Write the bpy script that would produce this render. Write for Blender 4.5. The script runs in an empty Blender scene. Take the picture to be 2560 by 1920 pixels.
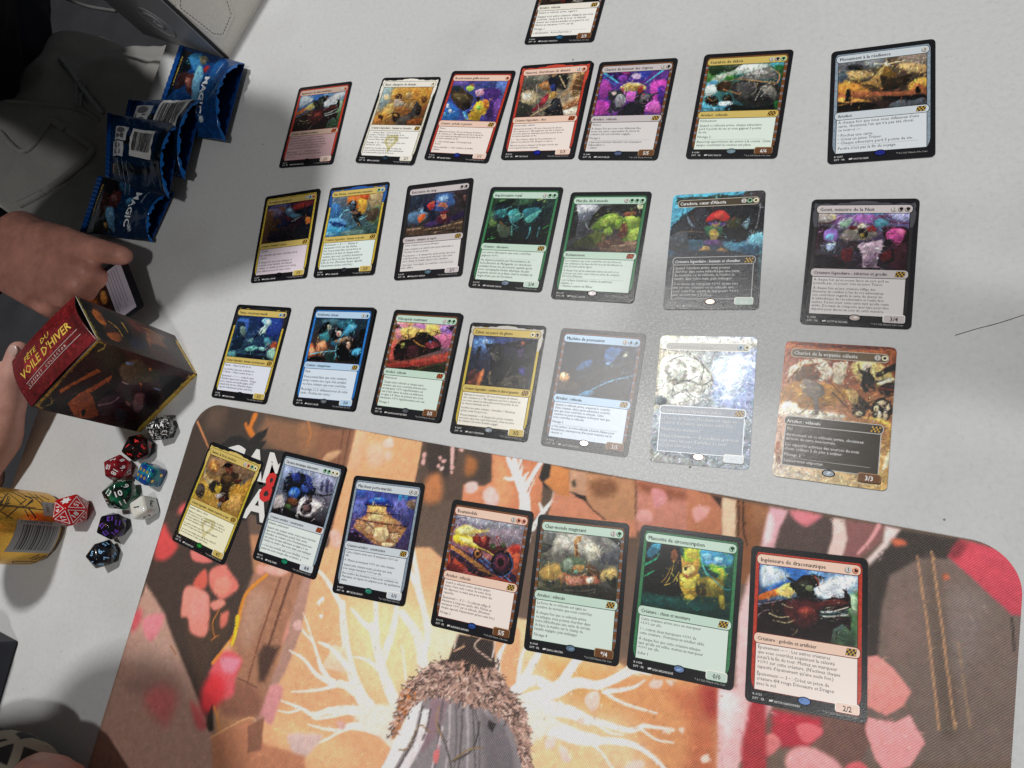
import bpy, bmesh, math, random
import numpy as np
from mathutils import Matrix, Vector
S = bpy.context.scene
COL = S.collection
MM = 0.001
R = math.radians

# ---------------------------------------------------------------- camera
cd = bpy.data.cameras.new('camera'); cam = bpy.data.objects.new('camera', cd); COL.objects.link(cam)
right = Vector((0.93294962, 0.04837024, -0.35674265)); up = Vector((0.04837024, 0.96510564, 0.25735467)); fw = Vector((-0.35674265, 0.25735467, -0.89805526))
m = Matrix((right, up, -fw)).transposed().to_4x4(); m.translation = Vector((0.17934653, -0.12938085, 0.45148257))
cam.matrix_world = m
cd.sensor_width = 36; cd.lens = 23.97; cd.clip_start = 0.01; cd.clip_end = 60
S.camera = cam
# ---------------------------------------------------------------- light
S.view_settings.view_transform = 'Standard'; S.view_settings.look = 'None'; S.view_settings.exposure = 0.0; S.view_settings.gamma = 1
wd = bpy.data.worlds.new('World'); S.world = wd; wd.use_nodes = True
wd.node_tree.nodes['Background'].inputs['Color'].default_value = (0.92, 0.96, 1.0, 1)
wd.node_tree.nodes['Background'].inputs['Strength'].default_value = 0.085
def lamp(name, loc, target, sx, sy, power, col=(1, 0.97, 0.92)):
    l = bpy.data.lights.new(name, 'AREA'); l.shape = 'RECTANGLE'; l.size = sx; l.size_y = sy; l.energy = power; l.color = col
    o = bpy.data.objects.new(name, l); COL.objects.link(o); o.location = loc
    o.rotation_euler = (Vector(target) - Vector(loc)).to_track_quat('-Z', 'Y').to_euler()
    return o
lamp('ceiling_lamp', (-0.35, 0.74, 3.00), (-0.1, 0.1, 0), 0.17, 0.17, 60.5, (1, 0.985, 0.965))
lamp('ceiling_lamp', (0.55, -1.10, 3.00), (0.1, 0.0, 0), 0.18, 0.18, 25, (1, 0.985, 0.965))

# ---------------------------------------------------------------- helpers
def lin(c, k=1.03):
    c = np.asarray(c, float)
    return np.where(c <= 0.04045, c / 12.92, ((c + 0.055) / 1.055) ** 2.4) * k if k <= 1 else np.minimum(np.where(c <= 0.04045, c / 12.92, ((c + 0.055) / 1.055) ** 2.4) * k, .92)
def hexc(h, k=1.03):
    if len(h) == 3: h = ''.join(x * 2 for x in h)
    return lin([int(h[i:i + 2], 16) / 255 for i in (0, 2, 4)], k)
def mesh(name, V, F, parent=None, mat=None, col=None, smooth=False):
    me = bpy.data.meshes.new(name); me.from_pydata([tuple(v) for v in V], [], F)
    return link(name, me, parent, mat, col, smooth)
def link(name, me, parent=None, mat=None, col=None, smooth=False):
    o = bpy.data.objects.new(name, me); COL.objects.link(o)
    if parent: o.parent = parent
    if mat: me.materials.append(mat)
    if col is not None:
        a = me.color_attributes.new('Col', 'FLOAT_COLOR', 'POINT')
        col = np.asarray(col, np.float32)
        if col.ndim == 1: col = np.tile(col, (len(me.vertices), 1))
        a.data.foreach_set('color', np.c_[col, np.ones(len(col))].astype(np.float32).ravel())
    if smooth: me.polygons.foreach_set('use_smooth', [True] * len(me.polygons))
    me.update()
    return o
def empty(name, loc=(0, 0, 0), rz=0):
    o = bpy.data.objects.new(name, None); COL.objects.link(o); o.location = loc; o.rotation_euler = (0, 0, rz); o.empty_display_size = .01
    return o
def tag(o, label=None, cat=None, group=None, kind=None):
    for k, v in (('label', label), ('category', cat), ('group', group), ('kind', kind)):
        if v: o[k] = v
    return o
class MB:
    """collects coloured flat or solid shapes into one mesh (millimetres)"""
    def __init__(s): s.V = []; s.F = []; s.C = []
    def add(s, V, F, c):
        n = len(s.V); s.V += [tuple(v) for v in V]; s.F += [tuple(i + n for i in f) for f in F]
        c = np.asarray(c); s.C += [c] * len(V) if c.ndim == 1 else list(c)
        return s
    def poly(s, pts, z, c): return s.add([(x, y, z) for x, y in pts], [tuple(range(len(pts)))], c)
    def rect(s, x0, y0, x1, y1, z, c): return s.poly([(x0, y0), (x1, y0), (x1, y1), (x0, y1)], z, c)
    def box(s, x0, y0, z0, x1, y1, z1, c):
        V = [(x, y, z) for z in (z0, z1) for x, y in ((x0, y0), (x1, y0), (x1, y1), (x0, y1))]
        return s.add(V, [(3, 2, 1, 0), (4, 5, 6, 7), (0, 1, 5, 4), (1, 2, 6, 5), (2, 3, 7, 6), (3, 0, 4, 7)], c)
    def build(s, name, parent, mat, smooth=False): return mesh(name, np.array(s.V) * MM, s.F, parent, mat, np.array(s.C), smooth)
def rrect(x0, y0, x1, y1, r, n=5):
    p = []
    for cx, cy, a0 in ((x1 - r, y1 - r, 0), (x0 + r, y1 - r, 90), (x0 + r, y0 + r, 180), (x1 - r, y0 + r, 270)):
        p += [(cx + r * math.cos(R(a0 + 90 * k / n)), cy + r * math.sin(R(a0 + 90 * k / n))) for k in range(n + 1)]
    return p
def slab(mb, pts, z0, z1, c):
    n = len(pts); V = [(x, y, z0) for x, y in pts] + [(x, y, z1) for x, y in pts]
    F = [tuple(range(n))[::-1], tuple(range(n, 2 * n))] + [(i, (i + 1) % n, n + (i + 1) % n, n + i) for i in range(n)]
    return mb.add(V, F, c)

# ---------------------------------------------------------------- materials
def material(name, base=(.5, .5, .5), rough=.5, metal=0., spec=.5, attr=False, noise=0., nscale=400, bump=0., bscale=800, coat=0., trans=0., sss=0.):
    mt = bpy.data.materials.new(name); mt.use_nodes = True; nt = mt.node_tree; N = nt.nodes; L = nt.links
    b = N['Principled BSDF']; b.inputs['Base Color'].default_value = (*base, 1); b.inputs['Roughness'].default_value = rough
    b.inputs['Metallic'].default_value = metal; b.inputs['Specular IOR Level'].default_value = spec; b.inputs['Coat Weight'].default_value = coat
    b.inputs['Coat Roughness'].default_value = .08
    b.inputs['Transmission Weight'].default_value = trans
    if sss: b.inputs['Subsurface Weight'].default_value = sss; b.inputs['Subsurface Radius'].default_value = (.008, .003, .0015); b.inputs['Subsurface Scale'].default_value = .6
    tc = N.new('ShaderNodeTexCoord')
    src = None
    if attr:
        a = N.new('ShaderNodeAttribute'); a.attribute_name = 'Col'; src = a.outputs['Color']
    if noise:
        n = N.new('ShaderNodeTexNoise'); n.inputs['Scale'].default_value = nscale; n.inputs['Detail'].default_value = 5; n.inputs['Roughness'].default_value = .65; L.new(tc.outputs['Object'], n.inputs['Vector'])
        mr = N.new('ShaderNodeMapRange'); mr.inputs[1].default_value = .3; mr.inputs[2].default_value = .7; mr.inputs[3].default_value = 1 - noise; mr.inputs[4].default_value = 1 + noise
        L.new(n.outputs['Fac'], mr.inputs['Value'])
        mx = N.new('ShaderNodeMix'); mx.data_type = 'RGBA'; mx.blend_type = 'MULTIPLY'; mx.inputs[0].default_value = 1
        if src: L.new(src, mx.inputs[6])
        else: mx.inputs[6].default_value = (*base, 1)
        L.new(mr.outputs[0], mx.inputs[7]); src = mx.outputs[2]
    if src: L.new(src, b.inputs['Base Color'])
    if bump:
        n2 = N.new('ShaderNodeTexNoise'); n2.inputs['Scale'].default_value = bscale; n2.inputs['Detail'].default_value = 3; L.new(tc.outputs['Object'], n2.inputs['Vector'])
        bp = N.new('ShaderNodeBump'); bp.inputs['Strength'].default_value = bump; bp.inputs['Distance'].default_value = .0005
        L.new(n2.outputs['Fac'], bp.inputs['Height']); L.new(bp.outputs[0], b.inputs['Normal'])
    return mt
M = {}
M['print'] = material('card_print', attr=True, rough=.24, spec=.4, bump=.10, bscale=1500)
M['frame'] = material('mottled_frame_print', attr=True, rough=.24, spec=.4, noise=.38, nscale=900, bump=.10, bscale=1500)
M['foil'] = material('foil_print', attr=True, rough=.40, metal=.30, spec=.45, noise=.05, nscale=2200, bump=.25, bscale=2600)
M['gloss'] = material('glossy_card_print', attr=True, rough=.34, spec=.8, bump=.3, bscale=2600, noise=.06, nscale=2500, coat=.25)
M['gloss'].node_tree.nodes['Principled BSDF'].inputs['Coat Roughness'].default_value = .33
M['hazy'] = M['gloss']
M['gloss'] = material('satin_card_print', attr=True, rough=.21, spec=.4, bump=.16, bscale=2600, noise=.06, nscale=2500)
M['ink'] = material('ink', attr=True, rough=.5, spec=.3)
M['holo'] = material('holographic_stamp', attr=True, rough=.25, metal=.7)

# ---------------------------------------------------------------- painter for flat print
RS = np.random.RandomState
def fbm(h, w, cell, seed, octv=4):
    r = RS(seed); out = np.zeros((h, w)); amp = 1; tot = 0
    for k in range(octv):
        c = max(cell / 2 ** k, 1.0); gh, gw = int(h / c) + 3, int(w / c) + 3; g = r.rand(gh, gw)
        y = np.arange(h) / c; x = np.arange(w) / c; yi = y.astype(int); xi = x.astype(int); fy = (y - yi)[:, None]; fx = (x - xi)[None]
        fy = fy * fy * (3 - 2 * fy); fx = fx * fx * (3 - 2 * fx)
        v = (g[yi][:, xi] * (1 - fx) + g[yi][:, xi + 1] * fx) * (1 - fy) + (g[yi + 1][:, xi] * (1 - fx) + g[yi + 1][:, xi + 1] * fx) * fy
        out += amp * v; tot += amp; amp *= .55
    return out / tot - .5
def catmull(p, closed, n=4):
    p = np.asarray(p, float); k = len(p); out = []
    for i in range(k if closed else k - 1):
        g = (lambda j: p[j % k]) if closed else (lambda j: p[min(max(j, 0), k - 1)])
        a, b, c, d = g(i - 1), g(i), g(i + 1), g(i + 2)
        for t in np.arange(n) / n:
            out.append(.5 * (2 * b + (c - a) * t + (2 * a - 5 * b + 4 * c - d) * t * t + (3 * b - a - 3 * c + d) * t ** 3))
    if not closed: out.append(p[-1])
    return np.array(out)
def paint(src, Wm, Hm, step, seed, warp=.3, detail=.2, fur=None, brush=900, bamp=.26, softk=2.1, pop=.34, model=.5, mix=2.0):
    """print of Wm x Hm millimetres as an array of colours; src in tenths of a millimetre"""
    w, h = int(round(Wm / step)) + 1, int(round(Hm / step)) + 1
    X, Y = np.meshgrid(np.linspace(0, Wm, w), np.linspace(0, Hm, h))
    X = X + fbm(h, w, 5 / step, seed + 1) * warp * 5 ; Y = Y + fbm(h, w, 5 / step, seed + 2) * warp * 5
    I = np.zeros((h, w, 3)); xs = np.linspace(0, Wm, w); ys = np.linspace(0, Hm, h)
    H3 = lambda s: np.array([int(s[i:i + 2], 16) / 255 for i in (0, 2, 4)])
    for ln in src.strip().split('\n'):
        t = ln.split()
        if t[0] == 'g':
            a, b, c, d = map(H3, t[1:5]); u = (X / Wm)[..., None]; v = (Y / Hm)[..., None]
            I[:] = (a * (1 - u) + b * u) * (1 - v) + (c * (1 - u) + d * u) * v
            continue
        if t[0] == 'F':
            if fur: fur(I, X, Y, xs, ys)
            continue
        c = H3(t[1])
        if t[0] in 'pq':
            soft = max(int(t[2]) / 10 * softk, step * 1.2); P = np.array([[float(q) / 10 for q in s.split(',')] for s in t[3:]])
            if t[0] == 'q': P = catmull(P, True)
            lo = P.min(0) - soft - warp * 3; hi = P.max(0) + soft + warp * 3
        else:
            w0, w1 = max(int(t[2]) / 20, step * .5), max(int(t[3]) / 20, step * .45); soft = step * 1.3; P = catmull([[float(q) / 10 for q in s.split(',')] for s in t[4:]], False)
            mw = max(w0, w1); lo = P.min(0) - mw - warp * 3 - soft; hi = P.max(0) + mw + warp * 3 + soft
        i0, i1 = np.searchsorted(ys, [lo[1], hi[1]]); j0, j1 = np.searchsorted(xs, [lo[0], hi[0]])
        if i1 <= i0 or j1 <= j0: continue
        x = X[i0:i1, j0:j1]; y = Y[i0:i1, j0:j1]
        D = np.full(x.shape, 1e9)
        n = len(P)
        if t[0] in 'pq':
            ins = np.zeros(x.shape, bool)
            for k in range(n):
                a = P[k]; b = P[(k + 1) % n]; e = b - a; px = x - a[0]; py = y - a[1]
                tt = np.clip((px * e[0] + py * e[1]) / max(e @ e, 1e-9), 0, 1)
                D = np.minimum(D, (px - tt * e[0]) ** 2 + (py - tt * e[1]) ** 2)
                if a[1] != b[1]: ins ^= ((a[1] > y) != (b[1] > y)) & (x < e[0] * (y - a[1]) / e[1] + a[0])
            D = np.sqrt(D); D[ins] *= -1
        else:
            for k in range(n - 1):
                a = P[k]; b = P[k + 1]; e = b - a; px = x - a[0]; py = y - a[1]
                tt = np.clip((px * e[0] + py * e[1]) / max(e @ e, 1e-9), 0, 1)
                r = w0 + (w1 - w0) * (k + tt) / (n - 1)
                D = np.minimum(D, np.hypot(px - tt * e[0], py - tt * e[1]) - r)
        al = np.clip(.5 - D / soft, 0, 1); al = (al * al * (3 - 2 * al))[..., None]
        if t[0] in 'pq' and model:
            mn, mx_ = P.min(0), P.max(0); g = ((y - mn[1]) / (mx_[1] - mn[1] + 1e-6) * .7 + (x - mn[0]) / (mx_[0] - mn[0] + 1e-6) * .3 - .5).clip(-.5, .5)[..., None]; c = np.clip(c * (.97 - model * g), 0, 1)
        I[i0:i1, j0:j1] = I[i0:i1, j0:j1] * (1 - al) + c * al
    # short brush marks that break the flat colour up
    r = RS(seed + 50); fl = fbm(h, w, 9 / step, seed + 9, 2) * 9
    y = r.uniform(0, h - 1, brush); x = r.uniform(0, w - 1, brush); ln_ = r.uniform(1.0, 4.5, brush) / step; c = I[(y + r.randn(brush) * mix / step).clip(0, h - 1).astype(int), (x + r.randn(brush) * mix / step).clip(0, w - 1).astype(int)] * np.exp(r.randn(brush, 1) * bamp) + r.randn(brush, 3) * .05 * bamp / .45
    turn = r.randn(brush) * .08
    for k in range(int(5 / step)):
        i = y.astype(int); j = x.astype(int); q = (i >= 0) & (i < h) & (j >= 0) & (j < w) & (k < ln_)
        al = .65 * (1 - k / np.maximum(ln_, 1))[q][:, None]; I[i[q], j[q]] = I[i[q], j[q]] * (1 - al) + np.clip(c[q], 0, 1) * al
        a = fl[np.clip(i, 0, h - 1), np.clip(j, 0, w - 1)] + turn * k; x = x + np.cos(a); y = y + np.sin(a)
    if pop:      # local contrast and fine filaments, as painted pictures have
        def blur(A, r):
            for ax in (0, 1):
                P = np.concatenate([np.repeat(np.take(A, [0], ax), r + 1, ax), A, np.repeat(np.take(A, [-1], ax), r, ax)], ax).cumsum(ax)
                n = A.shape[ax]; A = (np.take(P, range(2 * r + 1, n + 2 * r + 1), ax) - np.take(P, range(0, n), ax)) / (2 * r + 1)
            return A
        r_ = max(2, int(2.6 / step)); B = blur(blur(I, r_), r_); I = np.clip(I + pop * (I - B), 0, 1)
        rg = (1 - np.abs(fbm(h, w, 4 / step, seed + 21, 3)) * 5).clip(0, 1) ** 3; rd = (1 - np.abs(fbm(h, w, 3 / step, seed + 27, 3)) * 5).clip(0, 1) ** 3
        I = np.clip(I * (1 + .35 * pop * rg[..., None]) * (1 - .3 * pop * rd[..., None]), 0, 1)
    if detail:
        n1 = fbm(h, w, 3 / step, seed + 3, 5)[..., None]; n2 = np.stack([fbm(h, w, 2 / step, seed + 4 + k, 3) for k in range(3)], -1)
        I = np.clip(I * (1 + detail * 2.4 * n1) + detail * .35 * n2, 0, 1)
    if pop:
        L_ = I.mean(-1, keepdims=True); I = np.clip(L_ + (I - L_) * .78, 0, 1) ** 1.16
    return I
def print_grid(name, I, x0, y0, Wm, Hm, z, parent, mat, clip=None, k=1.03):
    h, w, _ = I.shape
    X, Y = np.meshgrid(np.linspace(x0, x0 + Wm, w), np.linspace(y0, y0 - Hm, h))
    if clip:   # rounded corners: pull the corner cells onto the arc
        r = clip
        for sx, cx in ((-1, x0 + r), (1, x0 + Wm - r)):
            for sy, cy in ((1, y0 - r), (-1, y0 - Hm + r)):
                dx = (X - cx) * sx; dy = (Y - cy) * sy; q = (dx > 0) & (dy > 0); d = np.hypot(dx, dy); q &= d > r
                X[q] = cx + (X[q] - cx) * r / d[q]; Y[q] = cy + (Y[q] - cy) * r / d[q]
    V = np.stack([X, Y, np.full_like(X, z)], -1).reshape(-1, 3) * MM
    idx = np.arange(h * w).reshape(h, w)
    F = np.stack([idx[1:, :-1], idx[1:, 1:], idx[:-1, 1:], idx[:-1, :-1]], -1).reshape(-1, 4)
    me = bpy.data.meshes.new(name); me.vertices.add(len(V)); me.vertices.foreach_set('co', V.astype(np.float32).ravel())
    me.loops.add(F.size); me.loops.foreach_set('vertex_index', F.astype(np.int32).ravel())
    me.polygons.add(len(F)); me.polygons.foreach_set('loop_start', np.arange(0, F.size, 4, dtype=np.int32)); me.polygons.foreach_set('loop_total', np.full(len(F), 4, np.int32))
    me.update(calc_edges=True)
    return link(name, me, parent, mat, lin(I.reshape(-1, 3), k))
ART = {
'28': '''g 4f86cc 9cc0e0 1c0e10 3f5a3c
q 2f74c8 23 127,5 261,-12 247,64 170,116 92,160 26,120
q cfe0f0 19 13,11 95,9 168,50 106,96 18,129
q e4edf4 15 325,62 446,13 529,18 447,110 350,148 303,130
q dfe8f2 15 349,140 447,86 463,124 388,150
q 6aa0d8 15 285,10 370,7 356,58 309,56
p 5d8f55 15 478,121 544,72 547,393 437,388 472,265
q a9c7a0 11 485,120 522,115 523,210 493,199
q 365a3a 11 450,316 509,291 517,383 451,378
q e8731a 6 -8,191 59,148 138,114 150,127 84,178 1,211
q ffe27a 9 99,138 161,88 209,102 179,164 116,165
p 2a1013 2 -10,246 61,206 140,186 218,159 273,159 357,155 403,136 448,134 457,124 461,100 447,84 473,88 491,119 495,179 449,209 336,218 330,243 359,255 449,233 495,230 493,309 474,288 450,276 406,311 392,388 256,387 -12,394
q 561a1e 14 172,186 327,175 358,179 321,225 329,271 254,331 175,295 142,235
q 8a3028 5 213,245 243,208 290,209 298,240 252,259
q b8483a 5 232,242 251,221 282,224 267,245
q 6a2a24 5 327,175 403,148 455,145 478,161 403,180 351,192
s b0a078 8 2 64,276 120,289 171,278
s a89868 7 2 111,312 160,315 203,291
s 8a7a58 6 2 190,378 209,362 219,337
s b0a078 6 2 133,212 165,224 189,224
s 9a8088 7 2 -10,233 62,216 133,189
s 8a7078 5 2 0,298 31,268 63,255
s d8d0c0 7 4 338,229 404,214 482,178
s 120808 9 6 332,237 404,230 479,202
s c8c0b0 5 4 352,248 404,242 479,221
p 1a1a18 2 143,56 176,59 200,73 239,36 301,20 359,33 329,53 327,82 296,99 307,131 323,152 219,168 194,129 169,100 178,78
q 78865c 3 263,85 291,88 289,116 258,114
q 38382e 3 216,81 255,63 286,71 248,97
s c8683a 6 5 303,32 323,58 327,80
s 241010 5 2 398,316 390,384
s 241010 5 2 428,307 421,363
s 241010 5 2 369,345 362,385''',
'27': '''g 1a6a60 1a6a50 0c2a20 0e3a30
p 0c120c 7 -16,0 99,-7 199,-2 224,74 251,281 209,306 -7,306
q 1c7a9a 9 0,62 45,1 100,2 77,51 26,95
q 38b0d8 5 28,22 81,-4 75,33
s 18a070 14 7 -1,144 63,98 78,64
s 20a868 10 5 2,215 61,170
p 0a0a08 5 90,-10 164,3 148,121 109,287 33,299 77,141
q 8a4a20 7 153,40 184,27 198,78 164,101
s c8a030 5 3 176,90 172,144 156,209 140,234
s a88020 5 3 162,128 141,194 113,233
s d8b840 4 3 213,156 179,223 133,248
q 3aa0c8 12 307,9 428,-8 523,13 519,66 436,96 348,82
q 7ed0f0 7 344,26 396,23 390,59 355,55
q a0e0f8 6 423,36 465,34 459,62 425,62
q 68b8f0 7 365,71 424,58 434,78 384,90
p b8d020 10 231,2 333,1 341,101 318,140 234,91
q e8d838 7 254,8 307,9 311,62 258,60
s 58c8c8 12 7 330,15 349,91 389,155
q 9ad030 10 392,85 426,84 470,90 490,131 480,175 434,182 452,136 403,118
q c8c840 7 427,88 466,100 481,132 471,164 449,163 460,127
q d0a828 9 219,164 286,171 332,146 342,214 330,285 279,303 231,250
q f0e050 9 225,181 287,188 320,166 317,227 257,245
p c89838 4 228,118 218,62 252,88 287,87 324,55 333,111 319,157 270,191 233,171
q f0d870 4 237,126 262,104 298,108 301,142 267,165 240,156
s d06030 7 5 246,124 280,110
q 1a0c08 3 244,125 260,127 258,138 244,135
s d05048 9 5 259,166 267,183
q 7a7020 10 322,183 397,154 475,167 488,225 494,309 471,330 450,274 381,277 329,268
q a89830 9 390,172 459,178 476,227 411,220
q b0a030 5 253,298 295,278 318,296 282,328 259,323
q 98902a 4 461,264 491,259 500,325 479,329
q 4a4418 7 325,217 375,200 381,268 329,268
s 30c060 7 3 349,91 453,93 511,75
s 28a0a0 7 3 387,138 479,210 529,210
s 58b848 4 3 444,-28 499,25 518,48
q 0f5048 12 13,321 193,317 367,314 455,341 286,379 1,384''',
'26': '''g 97948a 8a8a84 4a4a38 3a3a32
q 7e7e7c 16 -3,5 55,-1 118,53 39,77
q c8c4b4 20 99,25 219,4 316,16 370,85 287,125 165,109 86,133
q d8d2b8 16 304,63 367,56 403,111 330,165
q 5e6068 11 392,157 434,108 524,82 538,154 470,170 410,184
q 74767a 9 475,44 527,23 532,82 494,86
q 3a3e38 6 439,-5 517,2 529,52 489,27
p 4a4e46 5 1,74 74,96 37,139 -2,159 -3,113
q 5a5c52 5 -1,166 41,169 33,246 2,265
q c8a050 20 2,265 94,208 162,230 161,297 42,320
q d8b868 16 414,228 502,188 523,243 434,276
p c89858 4 218,42 232,18 267,10 265,48 244,58 251,99 271,142 239,168 225,102
p 8a5a30 3 229,71 243,70 258,136 242,153
q 6a7a5c 6 144,202 194,155 282,155 310,197 291,243 182,265 147,239
q 98a890 5 165,184 203,165 217,223 171,244
q b88848 5 231,206 302,198 290,236 244,249
q 7ad0b8 3 242,235 258,231 261,247 244,251
q b86a48 9 165,259 230,273 292,258 339,259 401,252 412,294 299,327 213,331 178,302
q d89078 8 208,291 294,280 290,317 220,326
p a8804a 4 124,287 158,268 183,279 172,325 159,342 146,307
p 6a4c2c 3 311,211 339,178 381,203 414,228 411,279 385,246 339,259
s 8a6038 8 5 316,181 343,222 411,279
s c8a068 8 4 151,283 262,277 322,240
q f0e8d0 9 325,276 371,263 367,300 336,304
q 3c4440 4 64,332 90,314 131,320 121,336 77,345
s 2e2e22 6 4 100,335 113,374
q 3c3a30 9 128,368 229,340 391,308 530,329 534,382 351,382 161,371
q 2e3022 6 446,246 487,270 514,237 525,315 482,299
q 6a6650 8 -7,326 63,362 98,387 -1,378
s 706a60 4 2 192,367 310,358 393,333''',
'25': '''g 8a8aa0 8a90a0 b04a48 a83a2a
q a8a8b4 17 17,6 181,-2 310,11 450,6 406,52 192,53
q 9a8a98 16 268,74 491,39 524,129 423,145
q e8d060 12 11,114 84,62 161,82 268,74 201,100 116,130 37,151
q fff0a0 9 36,102 121,64 161,82 79,128
q f8c830 12 8,147 98,133 210,147 292,198 222,210 93,199 27,193
q ffe880 7 48,157 138,151 216,179 129,193
q c84a30 12 -5,263 109,277 142,351 18,372
q e06038 16 428,176 526,191 533,329 484,291
q d83828 12 443,158 507,131 523,176 476,199
p 4a3050 3 -7,207 101,238 361,281 526,338 535,386 429,371 248,340 136,320 4,262
p b87838 3 -8,211 83,241 261,314 368,370 325,374 249,344 90,272 -5,239
p 3a2a3a 4 -7,252 249,348 377,372 275,390 174,377 140,343 50,303 34,314 36,369
q 7a2a2a 9 -12,362 47,335 129,377 23,396
s 6ab0f0 5 3 228,241 366,312 492,382
s 4a80c8 5 3 144,223 295,308 429,371
p 6a2028 3 153,132 184,107 216,130 257,108 291,123 284,160 340,174 406,148 428,176 383,215 355,251 315,226 260,219 199,181 165,171
q a03828 4 158,136 187,119 210,147 178,169
q c04838 4 216,130 258,116 257,156 243,174
s 2a1418 4 3 336,103 360,139 385,175
q b83038 3 331,100 344,98 346,110 334,113
q 4a5a30 4 295,166 328,153 343,190 309,195
q 4a5a38 4 379,144 404,136 413,162 388,170
q 1c1018 3 489,259 476,323 423,358 360,343 324,288 337,223 391,188 455,203
q 4a2440 3 463,264 454,314 415,340 369,329 342,285 351,234 391,207 437,219
q 7a3048 5 440,264 434,299 407,318 374,309 356,278 362,243 389,224 422,233
q 281420 3 420,263 416,285 400,296 381,291 369,272 373,250 389,239 409,244
s 4a6aa8 7 5 451,203 484,268 473,324 435,354
q 3a1c18 3 252,237 246,263 222,278 194,272 179,249 185,222 208,207 236,213
q b87838 3 241,237 237,257 220,267 200,263 189,246 193,226 210,215 230,220
q 3a1c18 3 229,239 227,249 218,255 207,253 201,243 203,233 212,227 223,230
s f8d850 7 3 146,190 257,204 333,231
s 2a3058 5 3 8,32 29,21
s 2a3058 5 3 37,15 84,16
s 201838 6 3 -1,99 21,71''',
'24': '''g 4a5ac0 3a4aa0 5a3a60 4a3a60
q 3a64c8 13 -11,4 80,-5 70,54 0,52
q 6a78d0 20 6,80 101,89 77,188 5,177
q 6a6ac0 17 339,43 446,31 472,159 383,151
q 38a0e8 5 374,1 399,-11 409,35 382,38
q 38a0e8 5 422,-4 448,-12 454,30 433,32
p 2a40a0 5 80,101 119,68 203,39 295,48 346,80 350,98 218,104 109,127
q 2878e0 5 120,72 204,41 273,50 233,74 145,84
q 8ab8f0 4 172,52 216,45 213,57 177,63
p c88a58 7 127,105 283,97 291,134 342,165 391,187 488,240 441,329 409,379 302,394 208,369 106,317 31,289 41,230 121,182
q f0c070 9 151,112 274,107 271,146 162,159
q e8c888 9 166,177 251,157 272,202 152,217
q f8d890 9 188,174 221,170 226,194 193,198
q d8b080 7 134,238 200,230 212,285 150,311
q e8c890 8 210,276 316,253 353,322 273,361 222,330
q d8b080 7 367,283 420,277 429,321 378,337
q c89060 7 38,269 123,239 144,284 78,292
q d8a868 7 290,181 369,190 355,229 300,227
q f0d0a0 7 307,365 393,358 387,382 324,391
s 3a2430 7 4 117,164 252,162 404,148
s 3a2430 7 4 16,224 154,226 289,228 485,222
s 3a2430 5 4 121,230 210,276 213,341
s 3a2430 7 4 105,108 218,104 350,98
s 4a2a30 5 4 323,233 356,285 418,268
s 3a2430 4 3 500,192 485,222 425,248
s 2a2048 7 4 399,121 417,184
q 2a1c30 9 -12,351 60,314 114,354 188,381 7,387
s 1a1428 5 3 -7,322 52,381
q 8a7060 9 450,49 531,21 535,96 478,84''',
'23': '''g 8aa8d0 a8a8c0 3a3038 28242a
q 9aa0c0 19 310,16 511,16 550,128 412,158
q 98a8d0 19 5,5 147,-3 124,75 33,115
q e0d8d8 24 245,225 367,208 462,228 412,299 316,381 241,317
q c0b8b8 19 -30,295 53,235 107,306 56,379
q 4a4a70 9 393,71 416,66 425,125 402,130
q 4a4a78 9 433,42 459,37 484,122 457,128
q 5a5a80 9 480,52 507,57 524,124 501,129
p 1a1e2c 7 37,124 64,56 117,56 158,26 214,36 269,45 302,100 360,119 365,168 313,200 282,186 237,237 203,285 136,279 102,225 54,204
q 2a3a90 7 92,61 152,43 192,82 163,109 119,97
q 3a4a98 7 226,33 294,61 339,133 285,124
q 2a68d0 9 113,202 141,155 208,161 226,208 173,240 130,229
q 68a8f0 6 131,198 160,171 183,197 150,214
q 3050a8 7 222,127 285,124 291,174 236,165
p 302420 6 108,275 161,243 237,237 242,287 190,319 172,374 128,363
q 4a6a38 6 119,304 167,293 185,340 143,350
q 7a4a2a 6 125,251 209,233 215,282 151,286
q 3a2c30 6 270,291 308,221 363,250 377,307 326,339 284,328
q 7a6060 6 290,276 334,256 353,292 315,311
p 3a2a24 5 294,184 345,183 362,230 323,228
s 181418 15 10 377,166 450,160 522,134
s 221e20 7 5 442,172 483,183
q 1a161a 12 -1,371 114,325 197,337 290,347 433,354 552,376 520,389 245,397 10,400
s e8e0d8 12 7 277,208 251,275 255,355
s 584848 7 5 396,323 457,249 473,225
s 504040 7 5 426,336 478,274''',
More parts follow.
